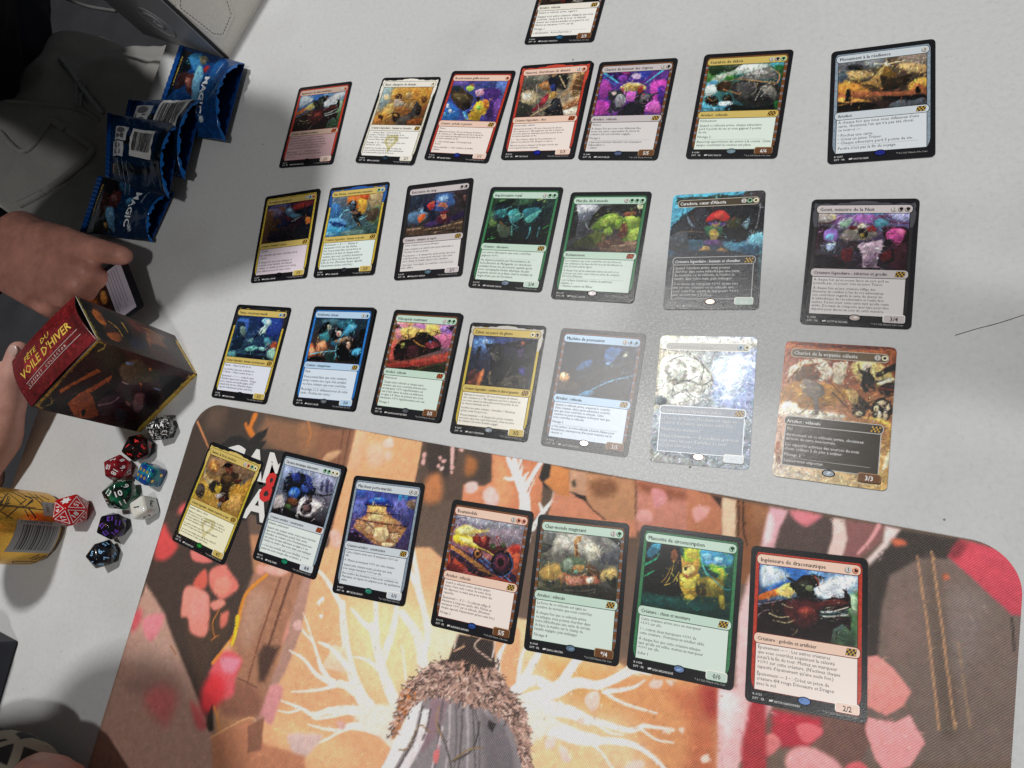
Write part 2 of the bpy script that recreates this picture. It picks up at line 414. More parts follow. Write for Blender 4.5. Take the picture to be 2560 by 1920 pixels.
'22': '''g 8a6a48 6a5038 c89838 b8842a
q a88058 27 22,27 166,6 198,121 28,150
q 8a6a4c 27 292,14 521,-1 540,92 409,122
q d8a838 27 -25,280 124,211 244,262 145,361 -17,379
q c8902a 19 363,203 526,64 559,184 509,309 398,323
q e0a850 19 352,294 459,216 528,346 423,370
q b87030 19 142,70 143,106 111,131 64,130 31,104 30,68 63,43 109,44
q f0b050 11 115,76 115,95 98,108 74,108 56,94 56,75 73,62 97,62
s c0b0a0 8 7 1,124 44,213
q 4a3c34 8 -28,304 23,254 79,270 98,332 74,373 18,357
q 6a5c50 8 -24,297 28,263 56,300 21,334
q 3a3028 8 103,229 158,189 221,192 231,267 166,287
q b89828 8 184,237 244,207 278,241 224,280
p 3a2a1c 7 203,130 240,85 361,59 394,93 353,128 355,161 337,211 378,286 337,321 270,310 255,281 260,235 211,173
q 6a4a2a 7 221,136 281,106 335,123 286,172
q 7a3a2a 7 206,51 261,12 304,66 276,97 240,85
q 1a1210 5 179,59 210,16 276,13 264,33 224,57
q 5a2a1c 7 353,128 425,95 427,127 381,153
q 6a6050 7 422,118 483,66 470,125 437,146
q a8a098 7 229,290 275,264 296,301 251,316
q 5a3020 7 270,310 329,280 337,321 303,343
s 2a1c14 16 11 303,343 347,395
q 8a8078 7 278,351 311,329 319,371 288,370
q d8c090 14 66,218 127,188 129,221 92,238''',
'21': '''g b8562c 8a3a24 d8c8b0 e0b868
q c86a30 23 9,18 165,16 364,10 624,18 628,80 370,92 15,74
q 7a3824 15 42,6 363,1 623,0 519,21 207,27
p e8d4b0 3 32,258 41,174 117,117 213,104 262,119 120,149 68,208
p f0e0c0 4 185,152 246,120 299,188 257,246 209,250 229,203
p e8d4b0 4 286,126 371,110 363,200 344,264 296,251
q 8a5a2a 6 68,208 121,158 186,162 214,214 178,253 90,262
s 7a4a22 8 5 41,266 102,224 189,198
q c88a30 15 27,295 130,258 337,274 389,340 240,426 16,433
q e8c878 12 388,126 524,97 627,194 608,248 458,245
q f4e4b8 8 449,121 495,113 498,161 453,174
q fff0d0 8 540,219 605,196 621,212 564,243
q f8ecd0 11 1,452 29,404 95,406 130,438 257,442 382,455 323,487 22,495
p 8a7a68 6 112,287 128,240 186,253 244,283 256,336 218,357 235,462 212,474 187,361 138,348
s 6a5a48 5 3 218,357 232,427 282,466
s 6a5a48 5 3 187,361 161,435 117,476
s 6a3a1c 5 3 183,217 306,277 392,392
s 4a2814 9 6 294,314 361,378 394,410
p 3a2818 4 369,280 408,285 497,364 529,395 485,408 424,406 390,357
q d8b068 5 369,289 432,300 444,369 406,373
p 1e1a14 3 422,114 444,157 468,164 480,127 500,135 490,162 523,203 534,246 529,291 497,259 492,294 469,296 451,245 454,192 434,167
q d8c0a0 3 465,120 495,117 496,139 470,142
p 241a14 4 522,177 629,97 636,140 531,203
p 2a2018 3 532,220 605,196 533,233
q 3a2a1c 6 549,254 629,220 630,298 567,304
s b84828 5 3 550,262 632,272
s 2a1a10 8 6 416,407 497,364 634,297
q 1e1610 2 631,392 617,447 578,473 536,456 516,405 529,350 569,323 611,341
q d8c098 4 594,353 588,365 572,371 555,368 547,358 553,347 570,340 587,343
q d8c098 4 574,433 572,452 563,462 553,455 548,436 550,416 559,407 569,414
q d8c098 4 607,429 605,449 596,458 586,451 581,432 583,412 592,403 602,410
q d8c098 4 557,392 554,408 545,415 535,410 530,395 533,378 542,371 552,376
q d8c098 4 617,377 615,393 607,400 598,394 594,379 596,363 604,356 613,361
q 3a2c1c 2 491,425 481,448 454,460 426,454 413,434 423,410 450,398 478,404
q d8c8a0 3 472,431 467,443 454,449 439,446 433,436 438,424 451,418 466,421
q e8b850 8 473,453 622,470 623,605 601,489
q f8e8c0 6 597,758 625,638 632,720
q a8602c 8 3,685 30,664 44,811 16,771''',
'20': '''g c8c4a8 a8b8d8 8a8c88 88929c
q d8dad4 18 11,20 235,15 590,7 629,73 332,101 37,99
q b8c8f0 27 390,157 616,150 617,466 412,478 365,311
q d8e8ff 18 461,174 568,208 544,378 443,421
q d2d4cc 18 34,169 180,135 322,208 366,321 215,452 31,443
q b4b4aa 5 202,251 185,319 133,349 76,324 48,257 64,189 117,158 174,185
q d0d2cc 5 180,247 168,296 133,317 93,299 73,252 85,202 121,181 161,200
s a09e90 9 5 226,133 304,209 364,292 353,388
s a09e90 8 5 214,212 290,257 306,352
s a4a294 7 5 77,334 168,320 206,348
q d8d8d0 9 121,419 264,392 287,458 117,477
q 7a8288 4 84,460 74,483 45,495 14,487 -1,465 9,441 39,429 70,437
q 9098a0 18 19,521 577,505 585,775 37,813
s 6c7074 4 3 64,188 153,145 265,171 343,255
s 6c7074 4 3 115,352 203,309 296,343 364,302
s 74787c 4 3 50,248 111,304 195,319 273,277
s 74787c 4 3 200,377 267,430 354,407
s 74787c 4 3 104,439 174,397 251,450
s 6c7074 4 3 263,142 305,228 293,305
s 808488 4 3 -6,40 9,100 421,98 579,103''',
'19': '''g 12203c 223048 1a1612 0c141e
q 10182a 17 -28,15 212,-12 225,65 7,206
q 3468a8 8 302,67 337,21 421,23 384,103 349,149 323,142
q 2c5c98 8 112,205 145,150 217,118 216,161 154,201
q 78b0e0 5 322,134 354,123 349,149
q e8a858 10 -2,276 11,231 56,236 81,277 32,299
q fff0b8 6 13,240 38,233 44,263 18,270
q 4a3c28 8 -1,311 57,288 155,304 154,346 9,361
s 60a8d8 12 7 170,387 254,336 330,286 423,243 532,207
q 3888b8 7 170,387 214,348 274,351 245,379
s 5a4838 7 5 378,171 484,111
q fff0d0 5 443,56 463,54 466,71 446,76
s 3a4a58 7 4 131,263 187,241 211,281
q 2a2420 12 262,182 408,152 449,199 299,247''',
'18': '''g 3a5a98 3a3a5c 1a1a24 1c1a1e
q 5a88c8 17 20,28 158,29 174,111 59,118 12,84
q 8ab0e0 7 81,33 119,31 127,68 88,70
q 3a4a88 15 192,8 326,10 316,56 224,71
q 26304a 19 4,140 89,172 88,264 20,269
p 101216 4 50,174 48,91 81,85 82,135 71,182
p 16161c 6 106,60 146,67 182,55 260,60 348,27 540,7 594,366 341,387 216,326 176,221 171,148 136,113
q 2c2c34 7 140,86 203,63 225,126 181,147 147,122
q 54504c 6 158,130 219,145 263,178 209,191
q 303040 9 246,88 357,72 390,151 301,175
q 483060 7 380,98 434,85 427,149 399,151
q 3a3a90 7 416,239 461,236 471,288 433,282
q b86a48 7 397,33 423,27 428,54 401,56
q 8a4028 13 14,379 76,301 130,279 125,352 96,399
q d87840 7 92,381 126,261 143,296 123,388
q 5a3028 9 9,306 69,265 64,338 20,360
p 6a5840 4 192,373 179,284 200,269 201,345 247,386
q 4a4438 6 262,367 370,296 472,297 486,375 341,387
s 7a6a50 6 4 301,373 324,300 357,225
s 6a5c48 6 4 336,361 477,323
q 2a2420 6 374,314 419,310 429,362 382,357''',
'17': '''g f0c060 b878b8 6a1e1c 3a3420
q e88aa0 26 -2,12 108,16 104,85 35,158
q c878c8 26 172,12 280,15 247,56 184,60
q f8d868 19 280,15 384,9 420,74 321,100
q f8c860 21 53,58 224,48 298,92 116,133
q e870a0 19 367,116 517,48 547,179 444,177
q 9a68b8 16 407,17 519,10 521,67 440,73
q e85a50 16 -4,220 35,158 58,293 15,336
p 1a0c0c 4 39,295 28,218 78,155 139,141 198,118 210,78 294,72 388,114 442,149 461,205 375,240 279,276 221,299 140,316 66,322
q 4a1c24 8 156,208 238,192 267,267 177,293
q 8a8a38 5 85,184 120,172 122,201 100,222
q b8c868 3 95,188 112,182 113,200
s c88a30 9 5 195,147 256,181 312,192
q 8a2838 8 314,158 394,143 444,177 346,204
s d85868 5 3 345,156 385,191
q 6a88b8 3 333,147 352,141 355,160
s 1a0c0c 8 4 152,150 123,74
s 1a0c0c 8 4 163,149 79,116
s 1a0c0c 7 4 209,117 226,57
q 280c10 6 56,284 102,251 140,316 76,321
q c84838 14 9,355 184,322 382,268 545,217 552,292 300,360 29,392
q a83428 10 22,364 291,322 526,266 526,312 198,378
p 2a2c18 8 8,394 196,369 359,345 542,292 534,391 267,400 9,399
s 5a5a28 5 3 265,391 400,342 536,312
p 2a1414 3 -1,17 34,25 67,68 29,50 -1,62
s 4a2a1c 6 3 354,59 420,74
s 4a2a1c 6 3 393,47 383,96
p 241418 3 458,14 538,4 517,48 483,31
s 6a3a4a 4 3 465,90 508,97''',
'16': '''g 1a3a50 1a3a4c 7a3a20 101418
q 4a7888 18 86,14 228,10 218,62 99,66
q 2a6a80 18 234,30 394,15 368,98 273,91
q 3aa8d0 14 347,58 427,55 414,96 311,151
q 78d0f0 6 371,62 412,66 401,91
p 0c1014 6 47,140 94,45 139,33 173,74 143,95 130,137
q a8b8a0 5 133,65 171,63 180,99 148,105
q c8907a 3 140,75 159,74 165,95
p 0c1018 6 193,196 196,114 247,81 299,100 300,151 287,192 231,205
q c8c8c0 5 238,118 284,111 298,151 260,158
q b84838 5 248,133 264,127 272,157
q 3a9098 11 73,150 151,126 182,197 116,220
q d88858 14 71,232 134,199 174,258 140,311 76,294
q f0a878 7 95,231 128,220 141,270 112,272
q e87840 16 -29,309 -4,225 61,284 63,335 -6,349
q f8b080 9 -11,287 32,265 45,316 11,322
q 2a6a88 9 208,206 299,192 286,233 230,246
q a88868 6 231,205 304,212 374,169 349,159 273,183
p 0a0c10 6 283,223 355,230 425,187 472,145 471,94 525,82 558,360 321,373 278,294
s 1a2a34 14 9 381,148 422,126 472,145 470,185
q 8a6a58 6 351,170 395,158 402,188 368,189
q 241814 3 423,227 421,258 400,272 373,261 355,230 357,199 378,185 406,197
q c8a088 5 408,230 407,251 395,261 378,252 367,232 368,210 380,201 397,209
s 58c0e8 9 5 288,334 267,254 293,172 363,77
s 68c8e8 10 6 24,327 137,301 275,284
q 3aa0d0 9 445,266 521,253 522,302 446,316
s 70c8f0 5 3 458,276 460,305
s 70c8f0 5 3 497,269 498,309
q 1a3a38 9 178,319 257,305 287,374 205,379
q 0c1014 9 -4,359 148,341 182,380 -9,385''',
'15': '''g 1a3a68 1a2878 2a5868 2a4a58
q 2848a8 20 365,23 493,15 515,164 381,152
q 3868c0 15 8,44 129,37 146,167 34,197
q 90d8e8 13 287,27 361,12 401,53 347,89
q e0f8f0 8 334,30 373,28 384,60 351,62
p b8e0d0 6 289,114 331,79 373,87 352,143 307,168
p 18304c 10 11,55 96,61 146,167 137,299 19,351 14,220
q 6a8888 10 57,107 128,114 140,190 97,182
s 101828 18 13 215,250 281,169 313,145
q 78b8b8 15 194,229 240,205 241,248
p 182c4c 8 145,320 186,284 339,262 426,288 440,329 264,354
q 68b8b0 6 180,306 239,280 318,280 314,307 229,329
q 88d0c0 6 333,284 397,279 417,299 369,313
q c05838 15 441,255 507,218 530,290 477,284
q a8e0c8 18 445,307 514,281 545,373 466,369
q 4a98a8 15 369,196 420,192 454,254 387,248
q 101a2c 13 13,373 238,356 424,362 485,389 222,389
q 58a0a8 13 -8,353 69,336 99,383 10,384''',
'2': '''g a8b0a0 c89858 b8782c 3a2c1c
q 98b0b0 29 -14,-3 114,-2 96,166 18,238
q d8a040 29 119,10 370,12 355,154 138,142
q e0b860 23 70,238 147,166 187,284 69,309
q e8d0a0 16 28,82 80,82 96,130 45,130
q c88830 21 287,24 545,26 540,235 396,166
q d89838 19 1,334 78,261 170,308 86,356
p 6a3a20 5 141,94 188,65 232,83 231,118 179,130
q b0a088 6 160,130 223,130 272,166 242,225 182,213
q 8a6a50 6 151,142 121,166 122,130
s 7a6a58 8 6 223,130 277,107 295,47
s 8a4a28 7 5 214,142 298,130 395,125
q c8a068 6 265,71 307,48 336,95 294,119
q a86a30 7 188,213 259,201 370,236 361,283 237,284
s 5a3a24 9 6 229,260 158,273 120,309
p 4a4440 5 378,259 400,142 469,201 455,270 410,317 405,375 284,383 295,307
q 2a2420 7 424,177 492,235 483,282 435,282
q 7a5028 7 442,119 483,96 510,142 469,166
q 8a5024 9 484,212 533,177 548,258 491,305
q 3a2818 6 183,273 258,272 282,342 224,354
q c89048 5 200,284 237,284 239,307
q 5a3418 7 35,286 90,297 94,344 52,333
q c87830 12 1,334 77,333 66,374 0,369
q 5a5048 7 262,319 377,294 392,375 271,383
q 8a4a18 9 381,341 519,316 515,379 382,381
s d07a28 6 3 401,364 426,329 461,363''',
'3': '''g 4a3a8a 5a78c8 2a68c0 4a2a78
q 6a58b0 19 10,3 160,-3 122,61 17,61
q 3a4a90 19 276,3 423,3 409,104 313,82
q 5a80d0 17 434,3 555,3 562,169 471,126
q 4a2a7a 19 335,82 494,92 515,302 447,370 351,206
q 7a4aa8 15 462,204 529,170 554,323 500,325
p 4a3a28 6 -18,61 72,49 175,117 243,151 253,218 199,298 116,255 16,165
q 6a5a38 6 28,130 144,129 205,174 147,209
q 241c18 9 151,220 227,208 253,252 195,287
q 2a3a48 9 2,50 72,49 75,95 17,96
q 2a78d0 15 -39,212 62,233 164,333 102,391 -6,382
q e8f4ff 5 2,228 25,234 31,268 8,262
q e8f4ff 6 42,279 69,284 78,318 44,307
q 58b0e8 6 -5,314 34,325 29,347 -3,348
q b8d858 6 145,61 197,43 222,83 183,106
q e88838 5 167,37 205,32 220,60
q e8a0c0 6 248,94 313,82 338,127 276,145
q d8c0d0 5 255,117 297,105 295,133
p c8a028 5 271,274 296,173 359,194 414,227 419,316 378,328 375,389 224,376
q e8c838 6 283,274 325,195 373,239 345,328
q d87828 5 344,183 404,194 424,260 391,261
q 90d858 5 298,251 339,239 342,284
q 301c14 5 270,162 315,161 306,206
s 201818 6 4 259,308 210,332 286,285
q 3898e8 6 188,298 244,331 258,375 217,354
s a8e0ff 5 3 191,310 258,375''',
'4': '''g 5a5a50 a89070 2a2420 d8c8a8
q 6a6c60 19 11,-4 117,4 131,71 20,86
q 8a8474 16 94,-9 259,-7 231,56 127,49
q d8c090 21 16,163 95,146 160,204 134,278 37,262
q fff4d8 9 30,180 79,166 110,212 85,243 46,230
q 3a3a34 14 -5,260 116,288 135,375 11,381
q 2a2c2c 14 220,1 384,13 392,154 282,103
p c8a070 4 355,216 412,155 434,113 432,6 453,7 465,73 452,157 387,228
p 9a7a50 4 259,-7 301,1 231,56 194,75
s d8b888 8 6 315,19 388,132
q b88c58 8 435,71 473,9 533,13 544,174 465,222
p 6a4a28 6 467,30 525,23 542,163 473,212 448,136
s c8a070 6 4 461,51 525,77
s c8a070 6 4 464,115 536,131
s c8a070 6 4 465,169 534,173
p b87848 4 392,303 535,226 539,300 411,346
p d8b080 4 392,276 532,210 538,235 398,309
q e8dcc0 10 421,347 545,332 539,400 430,389
p a87038 5 147,94 192,64 255,74 286,125 252,155 187,140
q c8905a 4 176,85 227,83 245,122 194,125
p 1e2230 4 218,44 248,14 283,60 318,84 315,170 268,135 240,100
s 3a3a44 6 4 231,56 224,23
q 2a3a7a 5 253,112 292,104 303,159 272,157
p b89048 5 236,176 303,159 332,203 298,234 245,220
p 9a2438 5 206,228 254,166 260,242 220,294 150,349 136,332 176,281
q c03848 5 208,239 242,209 244,263 207,282
p 20222a 5 306,223 357,226 411,346 425,389 259,387 249,338 287,276
q 3c3e48 6 313,256 341,247 344,311 290,340
s c8a878 9 6 136,381 226,326 299,287
s b0a898 4 3 126,93 162,215 210,368''',
'5': '''g 3a3a98 6a3a9a 7a2a98 6a2a8a
q 3a1c6a 16 45,-30 215,-31 200,83 63,55
s 48b8e0 19 9 -3,-6 148,101
s 48b8e0 19 7 485,-5 362,111
s 2a68c0 11 5 12,42 133,121
q c83898 11 122,-26 177,-33 225,22 169,19
q 3a4ac8 12 309,-25 401,-20 363,70 308,68
q 8838b0 12 135,38 199,31 209,83 164,92
q b03ab0 14 -16,94 45,65 103,162 34,242
q d040b8 12 408,113 531,99 537,280 442,247
q 5828a0 12 470,157 524,159 532,300 496,299
q c038b0 11 -9,261 87,265 125,359 5,376
q e060c8 9 401,265 493,279 527,370 418,357
q e868d8 9 200,176 291,170 307,252 235,260
q c8a8d8 4 244,23 309,26 308,68 257,65
s b0b8c8 5 4 229,43 272,24 323,48
q d8c078 5 168,133 231,100 336,115 381,163 312,181 200,176
q b89848 4 236,126 300,119 319,171 245,168
p 3a3a40 4 74,181 113,162 160,164 184,144 202,186 215,208 222,146 235,260 227,310 148,380 104,348 124,266 92,244
q 8a8a90 5 159,205 206,207 237,270 191,320 145,277
q c04868 4 172,154 193,140 201,181
q c8b0a8 4 106,177 140,179 140,205 115,199
p 303038 4 304,191 329,151 369,193 425,206 503,194 447,227 437,267 399,306 405,386 278,383 297,292
q 6a6a70 5 352,203 418,216 411,276 357,274
q c04040 4 310,150 343,131 358,183 325,202
q c83858 4 353,208 376,209 375,224
q 1a181c 4 373,264 411,276 399,306
q 24242c 7 267,281 370,295 387,386 185,381
s 7a5098 6 4 116,317 183,370 232,290''',
'6': '''g 3a7a48 3a6a78 4a98b0 101814
q 5aa050 11 -3,3 64,-2 61,146 -1,123
q e0ece0 20 173,6 384,1 421,42 266,80 199,66
q b8c8b0 16 47,106 171,45 200,76 61,146
q 2a4a28 6 -4,-7 137,-17 164,54 98,60 27,85
q 4a5a40 8 106,1 237,-10 209,28 147,53
q 48a8b8 9 432,4 526,1 515,96 487,66
q 2a6a38 8 466,26 539,40 535,135 491,95
q 58a8c0 8 11,143 75,127 73,166 7,173
q d8e8e0 11 0,182 64,166 90,226 21,262
p 8a8a84 3 222,116 297,72 374,48 429,42 483,94 496,133 418,138 307,141
q b0b0a8 5 284,91 376,58 426,81 384,117
s 4a4a48 3 2 297,72 337,123
s 4a4a48 3 2 359,57 401,127
s 4a4a48 3 2 269,100 429,100
p 303030 4 195,154 273,129 389,155 503,181 532,230 521,323 418,365 305,351 223,290 187,212
q 50504e 5 229,165 310,160 369,240 297,294 231,233
q 8a8880 4 394,194 474,198 496,247 435,262
q 706e68 4 451,263 502,238 505,313
s 9a9890 5 3 342,162 366,221 340,258
s a8a498 5 3 397,213 370,307
s b0aca0 5 3 458,197 406,280
s 1a1a18 5 3 267,312 411,318 501,285
s b08858 11 8 119,140 224,126 323,142 486,170
s c89868 11 6 437,43 508,105 495,180 438,168
p 4a3420 3 73,166 119,140 185,143 187,212 140,229 89,216
q 3a8a38 3 116,120 161,93 213,106 167,133
q 68b848 3 145,97 170,94 173,113
s b88048 7 4 137,209 198,231 250,253 256,234
q 24221e 2 114,305 105,340 73,353 37,337 17,300 25,265 58,252 94,268
q 24221e 2 209,290 203,317 180,327 154,315 139,287 145,260 168,249 194,262
s a87838 5 3 31,272 69,303 99,285
s a87838 5 3 159,297 179,269
q 58b8d8 9 -5,309 93,352 191,347 195,376 2,353
q c8e0e8 6 121,315 202,309 199,347 133,344
q 0c1814 8 206,338 370,364 524,342 538,389 198,395
q 206830 5 498,322 537,324 542,389 513,379''',
'7': '''g 5a5a58 8a6a48 3a2418 2a2220
q 6a6c70 12 4,-9 134,-7 179,74 21,78
q 2e2c2c 7 56,27 135,30 150,79 79,68
q 9aa0a0 10 163,-21 276,-12 263,59 193,57
q c8a868 12 36,80 136,77 222,126 95,153
q 9a8a78 11 373,-6 529,1 522,99 387,51
q d8b070 11 373,58 522,90 516,152 401,116
q 5a6870 10 0,84 50,82 45,165 2,149
q e09838 14 2,168 95,162 196,249 140,278 4,241
q f0b848 12 442,203 529,189 529,260 429,272
q b86a38 7 449,257 469,225 516,249 523,303 429,290
q a86038 7 4,241 140,242 375,274 529,277 529,330 5,287
q e0a048 8 5,278 55,276 211,323 142,332 6,306
q 6a4a30 7 141,296 225,289 307,300 239,327
p 9a7030 3 184,171 249,84 290,41 326,105 360,146 278,170 257,131
p d8b868 3 195,168 249,94 284,53 270,115 236,146
p 6a4e2c 3 77,137 166,173 250,148 279,261 224,235 139,187
p 3a2c1c 3 260,132 340,170 449,137 436,193 361,245 273,260
p 2a2018 3 361,245 512,156 436,211
p b88a48 3 166,173 253,131 269,241 237,219
q fff8d8 8 276,43 297,32 304,61 284,62
s fff0c0 3 1 290,-10 294,55
s ffe8a8 3 1 290,50 373,40
s ffe8a8 3 1 290,50 220,34
p 2a2420 3 54,212 75,215 85,307 42,310
q 1e1a18 3 469,251 486,254 493,298 463,294
q 1e1a18 7 280,296 376,309 509,310 523,364 376,353 280,323
q 5a6068 5 308,371 376,336 443,353 510,336 529,382 376,389
q 1a1614 7 7,333 141,323 240,354 198,384 8,378
s e0a038 3 2 7,333 64,327''',
'8': '''g 3a3a68 4a2438 5a4030 18161e
q 5a5a8a 23 46,11 204,-5 247,84 89,88
q 7a6a88 18 12,43 136,58 176,122 44,130
q 8a3038 18 314,21 520,12 482,89 315,92
q b84038 10 319,45 419,23 403,80 323,70
p 6a4a30 10 -25,62 70,62 96,255 1,315
q 4a3428 13 90,160 215,186 182,288 98,267
p 202430 8 328,94 526,48 543,282 527,406 325,350 447,178
q 24222a 13 101,279 285,276 478,343 491,413 93,372
q 5a7a98 6 218,68 297,66 324,140 259,144
q 8ab0c8 5 245,72 284,71 297,102
q 4a7890 6 281,123 401,138 344,178
p 242a4a 6 199,172 259,144 320,187 278,240 161,250 143,225
q 7a3038 6 232,141 288,160 269,192
s 8a9098 10 8 309,197 418,157
q d87830 6 461,180 512,180 524,234 474,237
q 8a4a30 10 131,34 213,44 196,89''',
'9': '''g 4a6a88 7a6a50 3a88c0 2a4a48
q e87828 21 145,11 313,-7 370,167 214,108
q f8b838 17 285,35 368,32 372,178 309,162
q d85a20 14 277,-5 399,1 397,57 309,38
q b8a070 14 389,12 529,3 530,137 438,151
q 6a7a88 17 -10,-16 141,-13 139,101 10,78
q 5a8058 17 428,161 530,137 535,291 439,284
q 5a4a38 9 384,179 508,146 515,246 425,272
q 3a78b8 17 -16,76 84,73 132,191 23,205
q 58a0d8 12 -10,225 99,211 196,264 135,327 22,318
q 1a3a78 9 5,238 121,258 202,298 122,326
q 88d0f0 9 -3,316 57,309 142,361 9,373
s 80d8f0 9 5 112,212 148,148 230,132
s 80d8f0 8 5 292,261 358,233 403,214
q 3a98c8 17 -11,338 169,374 265,370 180,308 4,294
p 181c24 5 172,82 202,50 258,56 273,102 270,147 335,175 354,210 310,229 279,193 225,166
q 8a98a8 5 205,64 240,56 251,83 215,86
q 485868 5 184,83 248,100 255,134 206,130
p 1c1a18 5 239,178 291,194 343,276 373,312 366,333 323,297 263,236
q 8a7058 5 223,154 298,166 290,188 239,178
s b89a68 6 5 318,274 363,322
q 3a5a58 14 303,317 529,324 531,400 318,396
q 6a9088 12 164,351 356,343 412,391 197,392''',
'10': '''g 2a3a5a 4a3a4a 3a3430 1a1412
q 3a68a8 19 249,22 390,28 425,128 286,134
q 80a8d0 13 274,47 348,34 357,99 292,103
q 2e3c50 11 -13,-19 111,-15 104,93 20,127
q 3a2c30 11 411,20 538,13 545,162 457,131
q 6a4a48 6 501,62 532,55 537,140
q 5a80a8 17 4,169 114,159 107,265 4,244
q 78a0c0 15 111,137 178,144 179,230 123,224
q 3a58a0 15 236,86 357,99 357,184 257,163
p 1c2444 4 86,80 138,96 189,70 255,66 253,130 247,173 278,239 259,259 229,277 201,232 206,190 136,161 141,118
q c83838 4 172,100 234,75 242,129 213,158 182,133
q e87858 3 193,92 234,77 227,101
q e07838 5 262,121 303,98 347,109 364,153 308,136
q e86a30 5 97,200 162,185 158,238 118,266
s 1c2848 9 6 206,190 240,278
p 2a1c48 6 166,292 283,272 387,250 548,183 534,244 394,303 246,321 183,336
q 5a1c38 5 278,239 318,212 386,240 382,292 295,283
q c07858 4 310,195 353,194 366,248 328,250
q 7a2430 4 303,184 356,179 365,206 317,206
q 4a2c6a 11 175,282 281,261 276,303 202,317
p 5a4434 6 2,309 134,300 290,325 537,265 544,411 0,373
s b89878 6 3 183,336 354,320 520,295
s 8a7058 6 3 253,374 400,346 515,346
s 1a1210 7 4 229,351 379,354 509,377
s c8a888 5 3 15,321 137,321''',
'11': '''g 2a4430 2a4844 102018 0e1814
q 6aa858 12 58,22 107,11 118,62 82,83
q a8c868 8 375,-2 433,-3 449,27 401,27
q 3a6a48 13 236,-1 355,-2 329,58 249,60
q 102420 8 32,42 175,0 167,51 49,73
q 4a7858 13 -36,105 30,124 52,215 1,217
q 688a48 10 12,176 63,174 69,245 16,237
p 142a30 5 8,74 106,52 209,60 326,48 377,8 435,7 433,87 525,65 483,184 466,244 398,285 398,373 320,376 312,298 241,290 200,241 123,213 93,174 49,205 33,134
q 2a7a80 6 38,114 115,92 147,142 63,174
q 3a9898 6 153,122 216,90 274,170 203,211
q 2a7880 6 278,99 411,77 411,166 320,198
q 48a8a0 5 313,169 398,107 435,97 361,207
s 88d8c0 5 3 212,161 245,130 287,139 274,170
s 78c8b8 5 3 316,179 356,138 437,106
s 60b0b0 5 3 170,152 203,211 272,249
s 70c8c0 5 3 97,103 171,71
s a86838 6 3 100,204 172,252 210,241
q 2a4858 5 27,155 76,144 68,195 34,185
q 4a5a48 8 85,225 217,271 210,331 131,333
s 48a8b0 10 6 370,246 373,305 347,365
s 3a8890 9 5 447,244 445,323
s 58b8b0 8 5 210,241 228,320
q 0a1412 10 9,338 255,349 506,340 495,379 11,388
s 40a848 5 3 478,253 520,223
s 40b850 4 3 24,357 93,345''',
'12': '''g 8a8e98 3a3c38 2a2e30 5a4034
q c8ccd4 14 12,11 157,1 195,59 43,79
q 6a707c 14 44,88 167,59 145,136 46,146
q 484c54 12 55,146 130,155 114,269 56,251
p 2a2e2c 5 -38,21 10,1 53,137 50,271 -7,310
p 2c2c28 7 156,97 215,20 337,1 529,2 532,132 346,58 221,106 131,212
p 6a8a2c 3 156,202 214,116 279,78 349,73 391,115 393,180 336,209 248,210 197,230
q a8c848 4 227,144 298,87 351,87 343,143 261,182
q 88a838 4 341,134 384,124 386,190 352,199
s c8e068 4 3 233,125 279,182
s c8e068 4 3 282,97 316,144
q 90b040 3 266,210 317,200 334,247 283,257
p 7a9c30 3 391,115 439,86 530,114 544,261 476,318 422,300 424,208
q b8d050 4 414,96 485,105 501,151 430,142
q a8c048 4 461,226 524,188 530,280 465,300
q 7a3a28 5 391,171 434,161 441,263 389,264
q 9a5a3a 4 394,77 435,63 488,67 474,91 415,100
q d8e0b0 3 487,6 529,2 526,39 496,39
s 68783a 4 3 438,30 466,95
s a8b0b0 5 3 174,202 138,203 112,155
q 586828 7 132,269 233,229 293,266 253,342 127,345
q 3c4420 7 66,308 168,268 201,352 58,365
q 8a6850 9 253,342 388,310 524,298 528,371 314,386
q 6a4a38 7 214,324 366,283 442,318 309,359
s b89880 5 3 349,339 461,327 526,307
q 2a2824 9 -10,348 167,362 207,389 -1,395''',
'13': '''g 4aa8c8 2a2a38 2a2c3c 24242e
q 50b0d0 7 -11,-1 495,-10 442,30 184,122 63,180 5,254
p 3a4a44 3 23,57 35,24 138,20 235,27 310,10 396,26 479,32 496,1 623,-1 633,106 612,126 464,74 163,99 56,92
p 24262c 5 5,254 63,180 182,89 390,91 609,73 631,314 552,352 483,391 334,364 87,354 1,319
q 383a42 11 22,276 129,162 223,124 216,296 65,332
q 4a5058 9 2,330 110,291 132,441 11,438
q 484448 7 479,32 623,-1 629,106 521,109
q d02828 5 243,201 300,145 356,142 401,188 381,229 304,204 259,228
q e84838 5 301,161 357,153 360,196 313,194
p 2a6a48 5 233,264 288,246 363,249 359,323 314,342 257,329
q 5a3a8a 5 259,234 287,224 372,239 399,230 383,261 289,256
q b89a38 4 288,235 317,247 343,227 327,269 299,257
q a89040 6 273,298 309,279 340,322 316,374 288,373
q 88a8b8 5 111,172 144,228 176,262 135,238
q 78a0b0 5 492,245 535,205 522,288 493,266
s 8a6a48 5 3 72,295 140,292 236,302
s 6a4028 6 4 137,141 163,218
q 4a4a2c 6 381,229 453,201 475,265 402,272
q b88a48 7 208,444 262,404 302,447 375,429 434,482 306,499 221,486
q 6a4880 6 241,371 334,364 374,408 281,404
q 4a8aa8 11 372,376 483,391 587,323 632,335 631,478 487,474 394,429
q 70b8d0 9 534,351 622,324 632,417 557,435
q 2a5a78 7 484,422 591,405 604,477 506,484
s a0a0a8 4 2 601,93 584,271 519,403
q 30343c 11 -10,480 596,497 625,877 5,878
q 4a6a70 9 606,518 632,509 632,679 617,679
s a83838 6 5 510,847 580,837''',
